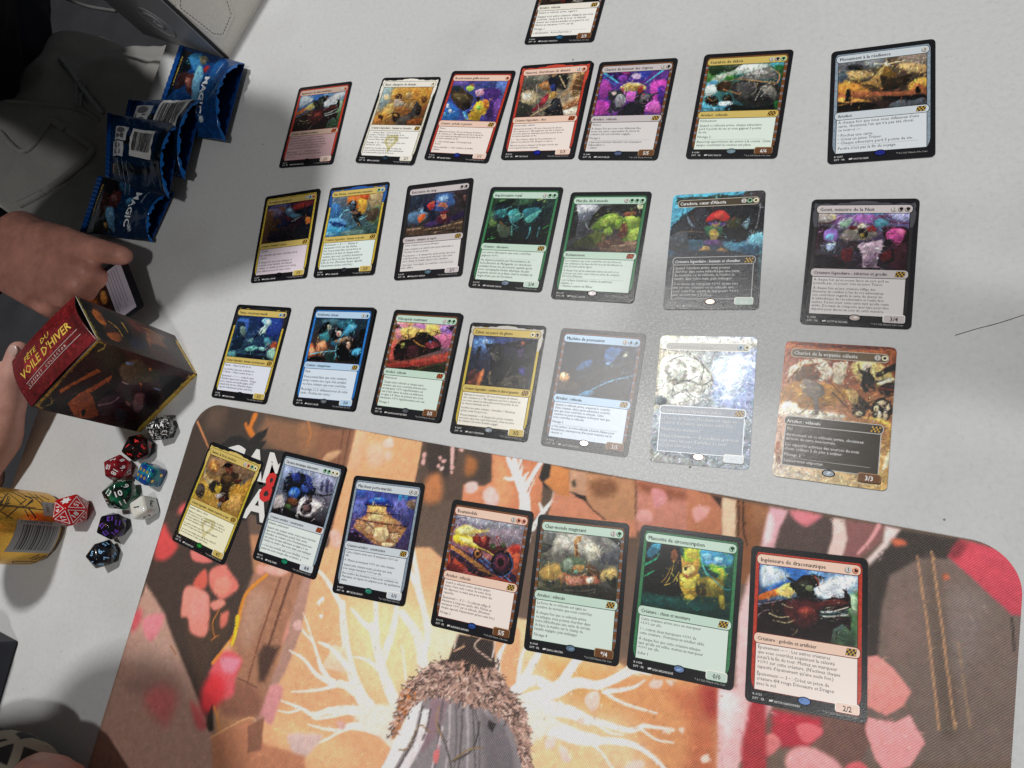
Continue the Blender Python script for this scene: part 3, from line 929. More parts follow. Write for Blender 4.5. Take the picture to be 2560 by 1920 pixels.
'14': '''g 6a6a78 7a6aa8 2a1c28 2a1a24
q 3a98d0 5 126,-8 401,-5 291,13 226,13
q 7a5a90 16 78,17 226,8 339,19 418,19 376,107 135,107
q a868b8 13 226,18 322,9 310,68 247,77
q 58a0b8 10 341,48 411,39 399,87 344,97
q 9ac0a8 10 131,57 195,38 183,97 135,107
q b0a8a0 6 1,-4 93,-3 97,47 6,67
q c8b060 5 78,17 103,17 101,47
q a8a8d8 5 409,0 530,-4 529,49 443,39
s 6a2030 8 6 -2,72 82,67 144,18
s 6a2030 8 6 363,14 420,58 534,73
q 3a2030 8 -7,107 68,97 61,227 0,247
q 9870c8 6 45,127 93,107 120,127 117,196 51,197
q 7ab0d8 4 56,157 96,147 95,187 62,187
q 4a4a58 3 40,217 142,206 152,284 45,286
q b0c8f0 4 65,222 110,216 113,255 72,261
s 2a2428 6 4 46,247 99,280 145,245
q 3a1820 6 377,116 423,97 524,106 528,240 432,241
q d04898 6 402,145 439,107 502,116 491,202 422,203
q f070a8 4 463,116 502,116 499,145 472,145
q 4a2030 11 430,222 523,221 524,381 440,374
p 8a8078 4 132,176 168,117 199,97 239,77 262,63 297,107 346,126 364,155 302,185 190,196
q 7a2428 3 184,107 215,87 240,102 209,117
q 8a2c30 3 289,107 328,87 346,126 307,131
q b0a898 4 239,87 270,73 289,107 257,107
q 2a2420 3 241,112 289,112 300,156 262,175
q 9a8838 3 255,146 275,141 277,166 261,171
p 3a3038 4 150,196 239,195 265,224 261,282 178,245 178,361 154,362
q 6a2028 6 155,265 210,244 216,322 169,342
p b098a8 4 241,224 303,204 381,184 399,222 372,280 362,376 284,378 277,282
q c8b0c0 5 274,234 336,213 340,281 293,282
q 8a7088 5 294,301 356,280 354,366 299,368
p 2a1c24 3 390,203 428,174 452,193 431,232 460,260 461,335 408,356 374,318 386,261
q 6a1c24 5 387,280 433,260 436,317 391,337
q 201620 8 -8,297 159,323 165,400 -7,405''',
'0': '''g 5a4a38 4a4038 1c1614 1a1412
q 8a7858 20 -69,141 128,146 140,275 -14,264
q 3a2a20 10 5,335 174,324 193,394 -7,369
q 6a2420 5 182,353 219,353 219,375 193,376
q 8a8478 6 303,333 390,351 378,384 315,380
q 5a4a34 8 90,329 168,341 163,363 98,359
q 2a2420 12 -8,205 358,223 381,316 15,289''',
'M': '''g 4a382c 6a5648 b08a78 685850
p 8a6044 24 775,32 1337,36 1422,293 1058,291 870,257 734,148
p 5a3c2a 20 435,36 661,26 704,371 486,319
q 9a6a48 23 1128,35 1340,46 1362,189 1245,260
p 8a5a40 11 1328,48 1701,2 1699,307 1749,694 1658,859 1392,278
s 6a4030 13 11 1572,21 1606,323 1647,715
s 5a3424 7 6 1631,12 1659,334
q d0a078 9 1452,268 1486,221 1587,184 1587,225 1476,305
s c87838 12 7 1209,2 1268,99 1261,195
p e8a878 4 1688,-1 2302,4 2316,316 2424,745 2031,1291 1716,1181 1704,703
p f0b890 18 1688,-1 1798,2 1802,329 1699,307
q f0c0a0 21 1829,104 1964,83 2004,215 1887,255
q f8d0c0 8 1956,54 2027,18 2056,78 1992,98
q f4c8b0 13 2001,127 2056,118 2061,176 2017,183
p 3a2c22 13 162,-17 653,5 674,289 702,586 821,1187 510,1663 -68,1700 -29,264
q 5a4436 39 141,43 311,19 327,210 149,214
s d88850 18 12 36,179 147,282 255,384
q d87820 6 623,21 672,19 658,115 663,148 718,200 708,231 643,206 564,129 574,100 613,128
p 584438 6 2296,2 2885,0 2925,195 2879,235 2710,257 2725,360 2432,453 2336,339
q 382c26 16 2334,11 2571,2 2579,200 2446,262
q 4a3c34 16 2679,13 2875,10 2886,183 2759,206
q c07848 20 2428,435 2404,269 2508,213 2566,390
q a86838 16 2688,50 2777,72 2780,165 2710,177
s e8b0a8 36 20 2558,4 2576,87 2597,188
q e8b0a8 4 2322,91 2345,73 2357,105 2338,127
q e8b0a8 4 2330,138 2356,124 2361,171 2334,166
q e8b0a8 4 2460,92 2485,83 2487,112 2471,114
q e8b0a8 4 2496,106 2531,104 2524,130 2497,129
q e8b0a8 4 2465,154 2484,141 2496,168 2473,170
q e0c0b8 4 2496,168 2524,153 2526,181 2502,190
q e8b0a8 4 2614,5 2649,-1 2650,23 2624,24
p d88860 5 2883,1 3289,-6 3333,350 3112,552 2733,631 2730,359 2712,256 2879,235 2925,195
q e8a070 19 2930,28 3050,118 3109,288 3013,378 2957,226
q f0c8c0 7 2732,243 2803,217 2833,257 2803,300 2742,302
q f0c8c0 8 2878,277 2928,231 2984,257 3012,333 2952,371 2905,344
s efe6e0 97 62 3253,540 3217,338 3185,238 3111,125
s efe6e0 64 28 3113,134 3059,71 3009,6
s efe6e0 55 33 3122,132 3088,66 3063,1
s efe6e0 72 36 3187,246 3212,143 3262,4
s efe6e0 37 28 3126,105 3111,-2
s efe6e0 33 9 3164,188 3167,115 3188,80
s efe6e0 37 13 3132,131 3058,153 3018,151
s efe6e0 41 9 3299,453 3355,320 3398,242 3396,185
s efe6e0 32 11 3347,330 3312,276
s b86848 5 4 3209,215 3236,121 3279,15
s b86848 6 4 3118,70 3130,-5
p d08868 7 3349,119 3949,45 4007,365 3383,496 3401,189
p 2e2824 3 3285,-2 3340,-2 3342,89 3307,122 3361,174 3320,160 3270,106
p d88a50 4 3339,0 3476,8 3509,199 3420,190 3313,130 3347,88
p c89878 5 3476,10 3607,10 3629,189 3508,162
q 5a4a40 4 3508,90 3534,77 3544,119 3521,123
p c08a64 7 3604,10 3942,4 3987,263 3781,296 3630,198
q 8a5a3c 17 3640,67 3792,31 3824,110 3694,160
p 2a221e 3 3504,161 3625,169 3643,206 3565,186
s 2a2018 5 4 3625,194 3694,250 3786,296
s 3a2a22 4 3 3941,4 3981,247
p c88470 8 3944,2 4351,0 4395,284 4001,326
q 98583c 21 3960,9 4323,26 4251,72 4004,68
q d89090 7 4053,38 4132,41 4162,97 4103,158 4071,114
q e0a098 7 4000,190 4067,189 4082,252 3983,255
q d89088 6 4298,120 4345,103 4357,181 4316,181
q e8b0a0 6 4039,359 4077,343 4087,445 4044,438
p bc7858 7 4273,1 4500,14 4528,269 4320,295
q e0a098 7 4328,114 4425,86 4415,144 4360,198
p 3a2822 5 4418,10 4494,15 4498,80
p e0c0a0 4 4494,13 4578,15 4640,514 4562,532
p 8a5838 5 4578,13 4773,19 4777,280 4737,491 4646,513
s 2a1c16 4 4 4620,16 4642,182 4678,274
s 2a1c16 4 3 4594,17 4619,223
p 9a6848 11 4673,20 4769,25 4777,217 4699,143
p e0a8b0 9 4776,17 4903,19 4850,130 4834,267 4751,276
q f0d8d8 9 4774,64 4809,103 4810,210 4769,254
p 544440 7 4883,21 5128,20 5137,124 5120,240 4835,272 4847,140
q e08088 9 4903,17 5054,11 5050,44 4987,95 4921,64
p 8a5a58 7 5191,16 5406,10 5381,107 5286,229 5198,232 5213,117
p e8c8c0 5 5127,17 5188,14 5215,125 5198,232 5120,240 5137,124
s d89898 24 14 5368,12 5335,100 5276,198
p e8d0cc 6 5402,11 5481,14 5442,119 5351,265 5324,221 5396,104
p 74625a 8 5436,213 5576,132 5729,75 6087,293 6128,1050 5323,1306 5275,855 5415,578
p 38302c 8 5479,15 5780,11 5711,127 5578,157 5449,276 5426,429 5424,576 5427,711 5378,764 5329,270 5420,124
q 80706a 30 5732,308 5902,299 5890,610 5763,720
q 64544a 23 5613,239 5667,194 5771,642 5822,972 5757,991
q 806860 30 5461,486 5561,381 5615,606 5518,710
p d04858 6 5766,9 5986,27 6096,97 6109,348 6025,350 5717,114
q 8a3038 11 5753,28 5802,26 5766,107 5724,108
q d06848 8 5442,77 5497,70 5511,96 5457,112
q c86848 6 5698,224 5718,211 5730,228 5710,245
s c09068 4 4 5573,145 5614,336 5661,562 5745,1011
s c09068 4 4 5639,110 5679,304 5729,545 5813,990
s 94785e 3 3 5799,558 5881,969
s 2a2420 4 4 6026,369 6045,530
p ec948c 5 5379,740 5426,723 5509,767 5604,864 5574,945 5496,1019 5430,1003 5404,999
p 705048 9 5173,1106 5415,1065 5434,1182 5337,1515 5224,1553 5174,1247
p b83040 11 4936,1152 5183,1127 5198,1193 5141,1289 5006,1331 4943,1271
q e06870 6 5069,1209 5119,1170 5200,1177 5173,1240 5116,1273
q d87878 6 4888,1336 4952,1276 5001,1317 4937,1404
q e8a0a0 9 5040,1352 5133,1288 5271,1310 5308,1374 5075,1450
p f09c9c 4 5410,1051 5535,1041 5604,982 5687,1096 5632,1228 5524,1304 5469,1247 5404,1115
q d86068 6 5338,1319 5400,1284 5448,1329 5343,1363
p e8c0c0 10 4683,679 4714,444 4776,656 4792,1137 4936,1120 4884,1272 4829,1464 4681,1511 4632,1109 4721,1084
s d89898 8 4 4922,1140 4889,1254
p f0c89a 7 2650,1076 3505,1034 4088,1154 4631,1098 4712,1708 3484,2121 3221,1391
q e0a868 49 3548,1231 4048,1202 4088,1414 3764,1434
q d89460 69 3978,1259 4195,1132 4625,1085 4717,1706 4459,1793 4175,1461
p c06c48 36 4364,1217 4628,1102 4712,1708 4528,1770 4507,1361
q a83830 28 4539,1145 4630,1119 4650,1276 4580,1269
q f0c694 62 3624,1779 3896,1678 4002,1804 3645,1994
p b8805c 9 722,1031 1687,831 1576,1334 1552,1583 1546,2413 1136,2424
p a0705a 13 1079,1257 1527,1155 1507,1595 1421,1839 1223,1986 987,1573
p e8ab7c 8 1626,940 2563,740 3358,1120 3562,2021 2105,2586 1546,2413 1552,1583
q f6d8a4 108 2014,1302 2507,1110 2835,1372 2711,1657 2554,1827 2212,1755
q e8b080 62 1587,1331 1908,1364 1941,1609 1846,1813 1647,1958
q fae2c0 82 2650,1250 2979,1167 2947,1425 2783,1553
p b48878 8 1522,1194 1632,1141 1664,1554 1629,1838 1574,1988 1501,2259 1443,2268 1477,2025 1540,1826 1546,1566
p bc8460 8 1543,2412 2133,2404 2184,2559 1417,2817 1323,2411
q ecbc88 58 1678,2215 2122,2166 2372,2269 1969,2382
s f2e4d4 131 61 2641,2022 2374,1896 2212,1755 2087,1570
s f2e4d4 67 48 2093,1587 1995,1379 1961,1278
s f2e4d4 49 20 1972,1312 1861,1219 1739,1135 1668,1104
s f2e4d4 97 53 2608,1836 2460,1685 2332,1505 2248,1369
s f2e4d4 53 15 2263,1401 2155,1357 2047,1298
s f2e4d4 65 41 2396,1575 2424,1342 2406,1170
s f2e4d4 47 37 2337,1504 2234,1212
s f2e4d4 96 52 2820,1691 2706,1491 2624,1343 2465,1226
s f2e4d4 54 36 2702,1458 2692,1291 2564,1052 2422,770
s f2e4d4 45 36 2711,1286 2509,1003 2309,794
s f2e4d4 40 11 2431,1659 2296,1602 2166,1607
p eed0b0 6 1975,1573 2082,1572 2169,1724 1917,1749
s f2e4d4 47 15 2149,1695 1962,1604 1842,1590
s f2e4d4 73 31 2377,1870 2174,1809 2030,1815 1917,1749
s f2e4d4 33 8 1920,1757 1798,1602 1645,1429
s f2e4d4 20 6 1793,1603 1658,1538 1602,1515
s f2e4d4 42 10 2033,1823 1888,1802 1748,1733 1609,1711
s f2e4d4 30 9 2079,1827 1923,1906 1719,1975
s f2e4d4 88 44 2561,1924 2270,1943 2069,2003
s f2e4d4 47 11 2069,2003 1953,2065 1834,2055 1646,2057
s f2e4d4 19 6 1827,2066 1738,2114 1647,2126
s f2e4d4 31 11 2195,1983 2033,2065 1945,2091
s f2e4d4 71 32 2522,2001 2299,2036 2190,2103
s f2e4d4 27 7 2200,2100 2053,2127 1927,2140
s f2e4d4 24 5 2200,2100 2106,2187 2008,2247
p f2e4d4 11 2355,1868 2554,1827 2673,1667 2659,1870 2614,2071 2502,2040 2285,1990
s f2e4d4 18 5 2612,1634 2557,1506 2520,1438
q f6eee6 3 1738,1332 1765,1288 1792,1280 1792,1315 1758,1338
q f6eee6 3 1786,1406 1823,1404 1811,1427
q d8b8b0 10 1786,2252 1930,2199 2067,2170 2030,2261 1961,2359 1900,2379 1821,2318
q d8a8a0 7 2155,2046 2225,2041 2222,2084 2177,2081
q e0b0a8 4 1582,1510 1640,1485 1668,1549 1605,1560
q e89888 10 1365,1598 1437,1537 1513,1498 1554,1582 1527,1687 1490,1721 1378,1703
q f0a8a8 10 1259,1809 1357,1725 1386,1812 1384,1942 1336,1982 1268,1918
q d88878 8 1394,2003 1440,1985 1485,2059 1460,2115 1401,2083
q d89090 10 1515,1996 1614,1959 1645,2013 1634,2123 1614,2234 1483,2194 1468,2135
s f2e6dc 74 41 3298,1632 3421,1463 3479,1321 3521,1190
s f2e6dc 50 17 3257,1422 3249,1311 3275,1223
s f2e6dc 33 13 3411,1419 3404,1269 3438,1180
s f2e6dc 73 49 3386,1505 3512,1390 3668,1385 3767,1203 3815,1143
s f2e6dc 89 40 3473,1534 3674,1414 3792,1327 3944,1296 4108,1178
s f2e6dc 35 15 4087,1191 4152,1158 4234,1151
s f2e6dc 46 11 3923,1313 4014,1234 4102,1142
s f2e6dc 30 8 3990,1324 4139,1259 4206,1195
s f2e6dc 23 6 3967,1330 4118,1361 4308,1358
s f2e6dc 121 57 3430,1578 3613,1532 3778,1506 3914,1518
s f2e6dc 46 23 3905,1513 4025,1507 4166,1497 4243,1448
s f2e6dc 22 12 4243,1448 4361,1427 4420,1420
s f2e6dc 15 4 4223,1469 4335,1499 4431,1485
s f2e6dc 18 5 3929,1513 4048,1544 4133,1534
s f2e6dc 136 64 3461,1638 3633,1625 3846,1631 3981,1612
s f2e6dc 45 18 3966,1617 4118,1577 4234,1573 4355,1613 4430,1658
s f2e6dc 20 11 3919,1627 4024,1668 4128,1756
p f2e4d4 10 3381,1522 3518,1498 3745,1591 3562,1775 3461,1638
q f0d0c0 5 3869,1374 3936,1339 3959,1408 3923,1459 3869,1426
q f0d0c0 4 4241,1193 4310,1166 4302,1213 4246,1225
q f0d0c0 4 4331,1159 4377,1151 4367,1188
q f0d4c8 5 3666,1699 3727,1663 3728,1731 3678,1754
q f0d4c8 5 3759,1714 3814,1719 3844,1776 3795,1788
q f0d4c8 4 3842,1533 3878,1506 3881,1554
q f0d0c0 4 4593,1516 4628,1488 4641,1521 4607,1540
q f0d0c0 6 4173,1706 4217,1650 4284,1642 4267,1718 4187,1744
q f0d0c0 4 4445,1401 4476,1390 4472,1423
q f0d0c0 4 4356,1442 4404,1414 4402,1446
p e8b8b8 7 4629,1102 4827,1109 4799,1308 4802,1677 4709,1709
q f0d8d8 14 4649,1150 4755,1147 4737,1361 4673,1311
p a83038 10 4816,1133 4898,1120 4964,1623 4854,1660 4799,1410
p 9a7a6c 5 2606,1741 2654,1635 2723,1553 2785,1486 2901,1434 3048,1365 3220,1368 3336,1471 3420,1518 3498,1589 3563,1722 3611,1901 3555,1919 3464,1752 3374,1672 3189,1625 3004,1646 2818,1684 2729,1759 2672,1882 2629,2017 2602,2010 2603,1854
p 857c7e 5 2732,1754 2818,1682 3004,1645 3188,1623 3374,1671 3468,1751 3563,1917 3616,2077 2548,2436 2580,2234 2674,1923
q c07030 7 2591,1758 2650,1657 2702,1626 2720,1745 2668,1867 2635,2000 2607,2016 2607,1869
p 8c7078 12 2821,1695 2961,1667 2947,1872 2864,2033 2815,2032 2855,1819
p f4ece6 5 2690,1820 2771,1730 2762,1952 2673,2204 2598,2261 2580,2234 2661,1951
p e8dcdc 5 2786,1783 2845,1766 2848,1974 2773,2204 2700,2228 2789,1976
s 5c5458 14 9 2918,1688 2948,1911 2969,2133
s b4a8aa 19 10 2972,1672 3019,1889 3048,2107
s 5a5256 12 8 3013,1660 3072,1873 3108,2087
s aca2a4 22 12 3092,1653 3151,1849 3194,2059
s 585054 12 8 3147,1645 3228,1825 3279,2032
s a09698 20 12 3220,1639 3314,1799 3371,2002
s 544c50 11 8 3279,1654 3384,1792 3446,1978
s 989094 16 10 3349,1680 3448,1796 3511,1957
s 3a3034 9 5 2782,1768 2776,1964 2689,2223
s 2a2226 7 4 2845,1766 2847,1862 2835,1962
s c8b8bc 17 7 2959,1844 2959,1987 2942,2141
s 484044 12 8 3069,1676 3117,1937 3134,2079
s 403a3e 10 8 3145,1677 3254,2040
p 6c6468 13 3201,1677 3371,1696 3472,1826 3537,2030 3348,2092
s 2a2420 12 7 2917,1833 3002,1934 3082,2057
s 9a7a50 5 3 2901,1733 2908,1836 2975,1903
s 2a2420 10 5 3081,2019 3202,1903 3207,1738
s 8a6a40 4 2 3088,2009 3169,1921 3277,1876
s 7a6040 4 3 2681,2074 2746,2038 2785,1889 2877,1901
q d87070 4 2935,2006 2972,1983 2978,2060 2951,2068
p 241c1c 2 3265,1709 3322,1711 3307,1771 3273,1751
F
p 2a1c16 4 2890,1449 2907,1345 2923,1253 3074,1234 3191,1229 3238,1387 3137,1415 3000,1403
s e0c8b8 7 3 2925,1256 2918,1350
s d8b8a8 10 5 3096,1229 3066,1302 3206,1351
s e8d8d0 9 3 3198,1231 3206,1331
s e8b890 10 3 2987,1315 2922,1366
p 42322a 12 -33,984 856,810 1085,1253 1060,1456 1069,1603 1084,1803 942,1981 1106,2421 1090,2446 732,2134 313,1779 -3,1587 16,1345
p 4a3628 19 556,1790 768,1666 882,1545 1001,1608 1008,1789 906,1929 873,2162 702,1983
p b48c7c 14 16,1589 303,1758 467,1918 732,2134 903,2275 1098,2440 1392,2849 39,3307 15,2522 2,2111
q c09a8a 41 65,2130 387,1950 576,2075 500,2210 201,2235
q a07c70 41 124,2374 496,2200 708,2231 468,2368
s 9a5a38 11 5 474,1975 554,2023
q d84a48 18 5,1092 115,1159 239,1221 189,1332 103,1378 8,1346
q e87870 8 396,1225 619,1252 621,1280 453,1301
q ee7c6e 11 653,1339 769,1259 848,1295 980,1382 929,1464 840,1520 699,1453
q f0907c 11 740,1391 835,1345 905,1400 861,1492 759,1481
q d86050 11 514,1467 588,1341 644,1389 656,1470 587,1504
q f89080 11 444,1544 500,1494 689,1509 746,1590 788,1708 787,1825 639,1829 568,1740 492,1735 462,1647
q f49488 16 566,1574 696,1567 709,1681 646,1767 580,1689
q f08c7c 8 749,1577 839,1518 899,1541 813,1614
q d87060 10 883,1638 948,1585 967,1674 922,1722
q e88890 14 108,1891 155,1819 297,1771 324,1825 290,1964 217,1997
q d05860 20 -25,1876 34,1788 83,1849 66,1938 20,1974
p a87458 13 1221,1245 1567,1132 1528,1543 1514,2034 1485,2212 1165,2307 1124,2243 1188,1974 1194,1851 1093,1766 1056,1549 1080,1405
q b88c74 38 1118,1384 1292,1400 1291,1603 1214,1802 1104,1673
s 7a4a34 18 15 1354,1237 1315,1709 1313,2145
s 6a4030 25 20 1452,1181 1418,1626 1401,1905
p 4a3024 15 1368,1733 1514,1711 1459,1980 1410,1989 1338,1813
q 8a5844 20 1090,2079 1408,2043 1482,2202 1161,2297
s 6a4434 6 5 1221,2020 1405,2033
s d88828 28 33 1219,1240 1080,1405 1059,1536 1076,1703 1008,1868 940,1981
s f0c020 38 25 1051,1607 1073,1715 1072,1811
q f0b080 15 1004,1857 1045,1802 1082,1859 1020,1898
s c87830 9 7 854,1598 826,1710 885,1798
s b87030 13 8 865,1826 910,1780
q e05860 15 935,2061 1014,1883 1082,1859 1205,1893 1193,2028 1210,2143 1105,2195
q d83038 25 907,2175 973,2056 1097,2077 1123,2200 1038,2318 953,2326
q e8889a 13 1003,1936 1084,1903 1189,1897 1164,1992 1063,2009
p b87858 12 1112,2462 1427,2250 1608,2372 1964,2341 2060,2624 1314,2876
s d8a070 12 10 1117,2476 1411,2247 1525,2299
p 8a5a44 7 1418,2305 1541,2206 1590,2418 1481,2473
p 2a1e16 6 1034,2411 1044,2256 1120,2417 1090,2446
s c88030 17 10 1070,2270 1131,2338 1176,2413
q c85858 18 836,2306 981,2351 1047,2428 961,2454
q c86a68 40 379,2359 524,2266 682,2306 686,2449 639,2530 409,2464
q f0a090 10 1105,1201 1158,1178 1182,1242 1132,1254
q f0b0a0 10 1169,1187 1264,1154 1404,1169 1348,1222 1199,1227
q f0b8a8 10 1691,813 1753,781 1824,853 1757,905
q f0c0b0 10 1760,876 1801,858 1805,905 1732,901
q d85858 17 143,895 222,869 187,962 127,963
p 14110f 5 363,338 457,246 564,224 660,253 719,183 826,116 821,178 782,241 842,224 817,298 947,282 1073,278 1134,509 1168,790 1077,828 848,827 767,574 510,381''',
'X1': '''g 3a161a 4a1c20 341418 3a1e28
p a07818 7 25,4 768,-9 765,54 1,77
p 0c0a08 7 35,32 748,18 741,109 -1,171
q 2c161a 24 217,44 701,53 723,289 360,435 9,308
p b85820 6 224,63 525,170 512,218 350,139 201,90
p a84c1c 6 125,202 246,214 517,316 468,340 287,283 254,332 75,516 27,473 -6,369
p 8a3c18 8 34,442 9,646 18,558
q 2a1a10 4 91,350 106,370 42,411 30,400
q 4a2a3a 19 242,393 344,487 273,583 103,603 117,485
s 9a6878 19 11 187,433 247,507 321,519
s b08890 13 5 480,437 476,494 519,516
q 5a4430 21 618,317 728,420 625,586 490,553 493,427
q 4a3c28 13 651,481 686,653 584,707 541,596
q 7a3a2a 15 572,868 571,963 497,963 508,891
q c06030 7 515,574 524,596 495,612
q c06030 7 677,544 686,566 657,581
q 5a6488 6 666,333 681,388 660,398 649,353
q 5a6488 7 509,723 517,792 494,803
q 7a4a50 17 394,628 413,728 226,818 236,738
q 8a5a58 11 298,605 299,660 253,682
q 28161e 20 454,695 468,832 284,937 267,830
q 14141c 20 633,696 691,892 566,1000 379,999 504,832
q 3a3440 14 188,593 203,692 83,771 62,702
q c09830 12 677,952 765,988 626,1062 232,1010 21,997 63,948
s a88838 12 7 677,71 717,90 757,72
s 9a8030 12 7 50,78 89,97 139,52
s a88838 12 6 709,940 746,940''',
'X2': '''g 3a2418 4a261c 341a16 3a1e1a
p a08828 8 504,-14 6,-8 -3,25 533,21
p 14100c 8 511,13 44,18 20,107 492,105
q b8601c 10 419,104 420,156 345,166 256,165 238,114 317,80
q 1c1a18 17 450,192 476,375 186,382 110,297 249,220
q a05020 13 130,124 185,234 122,249 64,200 69,138
q 24243c 28 200,374 216,520 65,427 69,320
q 6a2416 26 475,444 498,670 404,674 312,489
q 8a4a1c 26 415,619 395,854 142,677 150,534
q 4a2218 26 213,590 196,840 50,848 -8,668 54,521
s b87028 15 7 425,565 423,712 254,758
s c08828 15 9 312,205 251,260 152,274
s c08828 16 9 368,346 243,350
q 2a1a1c 27 323,744 429,966 94,999 121,883
q b89430 17 450,1009 32,1034 22,963 404,954''',
'X3': '''g 8a1c20 8a2024 7a1c20 841c20
q a02a2c 42 152,175 434,299 599,304 498,449 193,463
q 6a1418 42 729,99 762,309 751,467 642,282
q 701418 42 54,323 144,574 79,572''',
'KA': '''g 0c3c80 0e50a8 0c3468 0e4a98
p 0a3468 10 -6,3 91,-3 69,579 -17,592
p 1a140e 10 91,27 319,71 328,220 347,508 37,591
q 100c0c 20 120,82 314,118 386,269 235,355 96,235
q 4a1810 19 208,389 357,304 462,374 384,502 228,499
q 6a2818 13 395,356 521,304 578,413 560,547 469,517
q b0604a 10 409,398 481,371 523,437 479,487
q 7a1c14 10 491,339 569,356 595,498 541,549
q 3898e0 17 299,75 436,46 523,183 650,312 579,354 444,259 309,164
q 78c0f0 14 483,191 620,287 673,515 756,444 740,592 648,690 573,587
q a89868 14 446,75 550,70 579,157 494,158
q d02828 7 583,202 644,160 667,233 616,272
q 1468c0 36 717,115 875,116 927,507 856,691
q e8f0f8 5 747,775 795,762 812,816 764,822''',
'KB': '''g 0a3468 0e58b0 0a2c58 0a3c80
q 1068c0 30 840,0 1052,-24 1025,180 947,262
q 0c1c34 19 1005,53 1092,52 1035,433 903,580
p 08080a 9 316,242 576,214 573,301 306,304
q 0a1c38 22 975,440 1129,299 1088,774 995,757''',
'KC': '''g 0a2c58 0a2a50 0a2448 08203c
p 0c3868 8 -4,-6 141,-10 139,767 -14,792
p 0a0a0c 6 304,287 538,291 556,380 291,386
p c88018 6 137,640 167,636 164,750 136,754
p 141214 11 186,629 864,593 855,657 173,771
q 06101c 21 946,175 1075,182 1097,605 952,602''',
'KD': '''g 0a2c58 0c3668 0a2038 0a2c58
p 0c3464 6 1,1 67,-5 81,617 -3,605
p 1a140c 6 76,2 440,-52 546,165 537,575 132,612
q 241010 16 152,35 372,30 460,101 305,177 151,124
q 4a1c14 15 168,195 364,189 394,381 258,416
q 6a241c 9 394,166 502,133 568,211 524,326 422,318
q 8a5044 7 411,202 472,184 502,249 453,264
q 3a6a98 13 361,-23 486,-14 626,97 564,144 417,69
q 5a90b8 12 399,360 479,321 574,402 593,570 464,476
q 4a88b8 12 649,201 727,181 728,241 692,286
q a03030 6 598,16 659,-30 691,3 643,47
q a87a30 12 405,503 455,487 468,549
q d0d8e0 4 785,486 841,475 878,532 819,538''',
'HC': '''g 2a1410 3a1810 1a0c0c 4a1c10
q c86820 30 100,200 300,150 400,260 380,350 300,300 200,330
q 8a2818 30 250,230 350,220 340,320 260,330
q 3a3418 20 20,60 200,40 240,120 60,160
q d88830 20 150,380 260,360 300,420 180,440
q 5a1418 30 330,300 500,280 500,440 350,440''',
}

POSE = {0: (35.7,335.7,-0.2249), 1: (-213.4,265.3,-0.1148), 2: (-122.3,250.8,-0.2244), 3: (-51.1,240.0,-0.2398), 4: (18.4,229.2,-0.1684), 5: (84.8,215.9,-0.1900), 6: (166.5,201.7,-0.1801), 7: (256.3,183.1,-0.0955), 8: (-229.4,151.4,-0.0304), 9: (-157.9,147.5,-0.0657), 10: (-76.4,136.6,-0.0491), 11: (-3.2,118.8,-0.1718), 12: (65.6,103.0,-0.1562), 13: (145.9,88.9,-0.0957), 14: (234.8,69.2,-0.1441), 15: (-248.4,40.9,-0.1457), 16: (-160.2,31.2,-0.1159), 17: (-81.4,20.2,-0.1444), 18: (-11.4,3.6,-0.1331), 19: (61.5,-7.5,-0.1505), 20: (135.9,-17.6,-0.0977), 21: (213.5,-28.8,-0.1450), 22: (-258.5,-89.3,-0.2997), 23: (-173.9,-97.3,-0.2027), 24: (-99.6,-114.4,-0.0998), 25: (-14.6,-132.5,-0.1265), 26: (53.4,-140.6,-0.0772), 27: (122.4,-146.6,-0.1047), 28: (190.4,-156.8,-0.0827)}

# ---------------------------------------------------------------- lettering
TC = bpy.data.curves.new('lettering', 'FONT'); TC.resolution_u = 1; TO = bpy.data.objects.new('lettering', TC); COL.objects.link(TO)
def text(body, size, bold=0., spacing=1.0, res=1):
    """vertices (mm) and faces of flat lettering, baseline at 0, starting at x = 0"""
    TC.body = body; TC.size = size; TC.offset = bold * size; TC.space_character = spacing; TC.resolution_u = res
    dg = bpy.context.evaluated_depsgraph_get(); dg.update(); TO.update_tag(); dg = bpy.context.evaluated_depsgraph_get()
    me = bpy.data.meshes.new_from_object(TO.evaluated_get(dg))
    n = len(me.vertices); V = np.zeros(n * 3, np.float32); me.vertices.foreach_get('co', V); V = V.reshape(-1, 3)
    F = [tuple(p.vertices) for p in me.polygons]; bpy.data.meshes.remove(me)
    return V.astype(float), F
def put(mb, VF, x, y, z, c, sx=1., sy=1., rot=0., align='l', shear=0.):
    V, F = VF
    if len(V) == 0: return 0
    V = V.copy(); V[:, 0] += shear * V[:, 1]; V[:, 0] *= sx; V[:, 1] *= sy
    wd_ = V[:, 0].max() - V[:, 0].min()
    if align == 'c': V[:, 0] -= (V[:, 0].max() + V[:, 0].min()) / 2
    if align == 'r': V[:, 0] -= V[:, 0].max()
    cs, sn = math.cos(rot), math.sin(rot)
    P = np.c_[V[:, 0] * cs - V[:, 1] * sn + x, V[:, 0] * sn + V[:, 1] * cs + y, np.full(len(V), z)]
    mb.add(P, F, c); return wd_
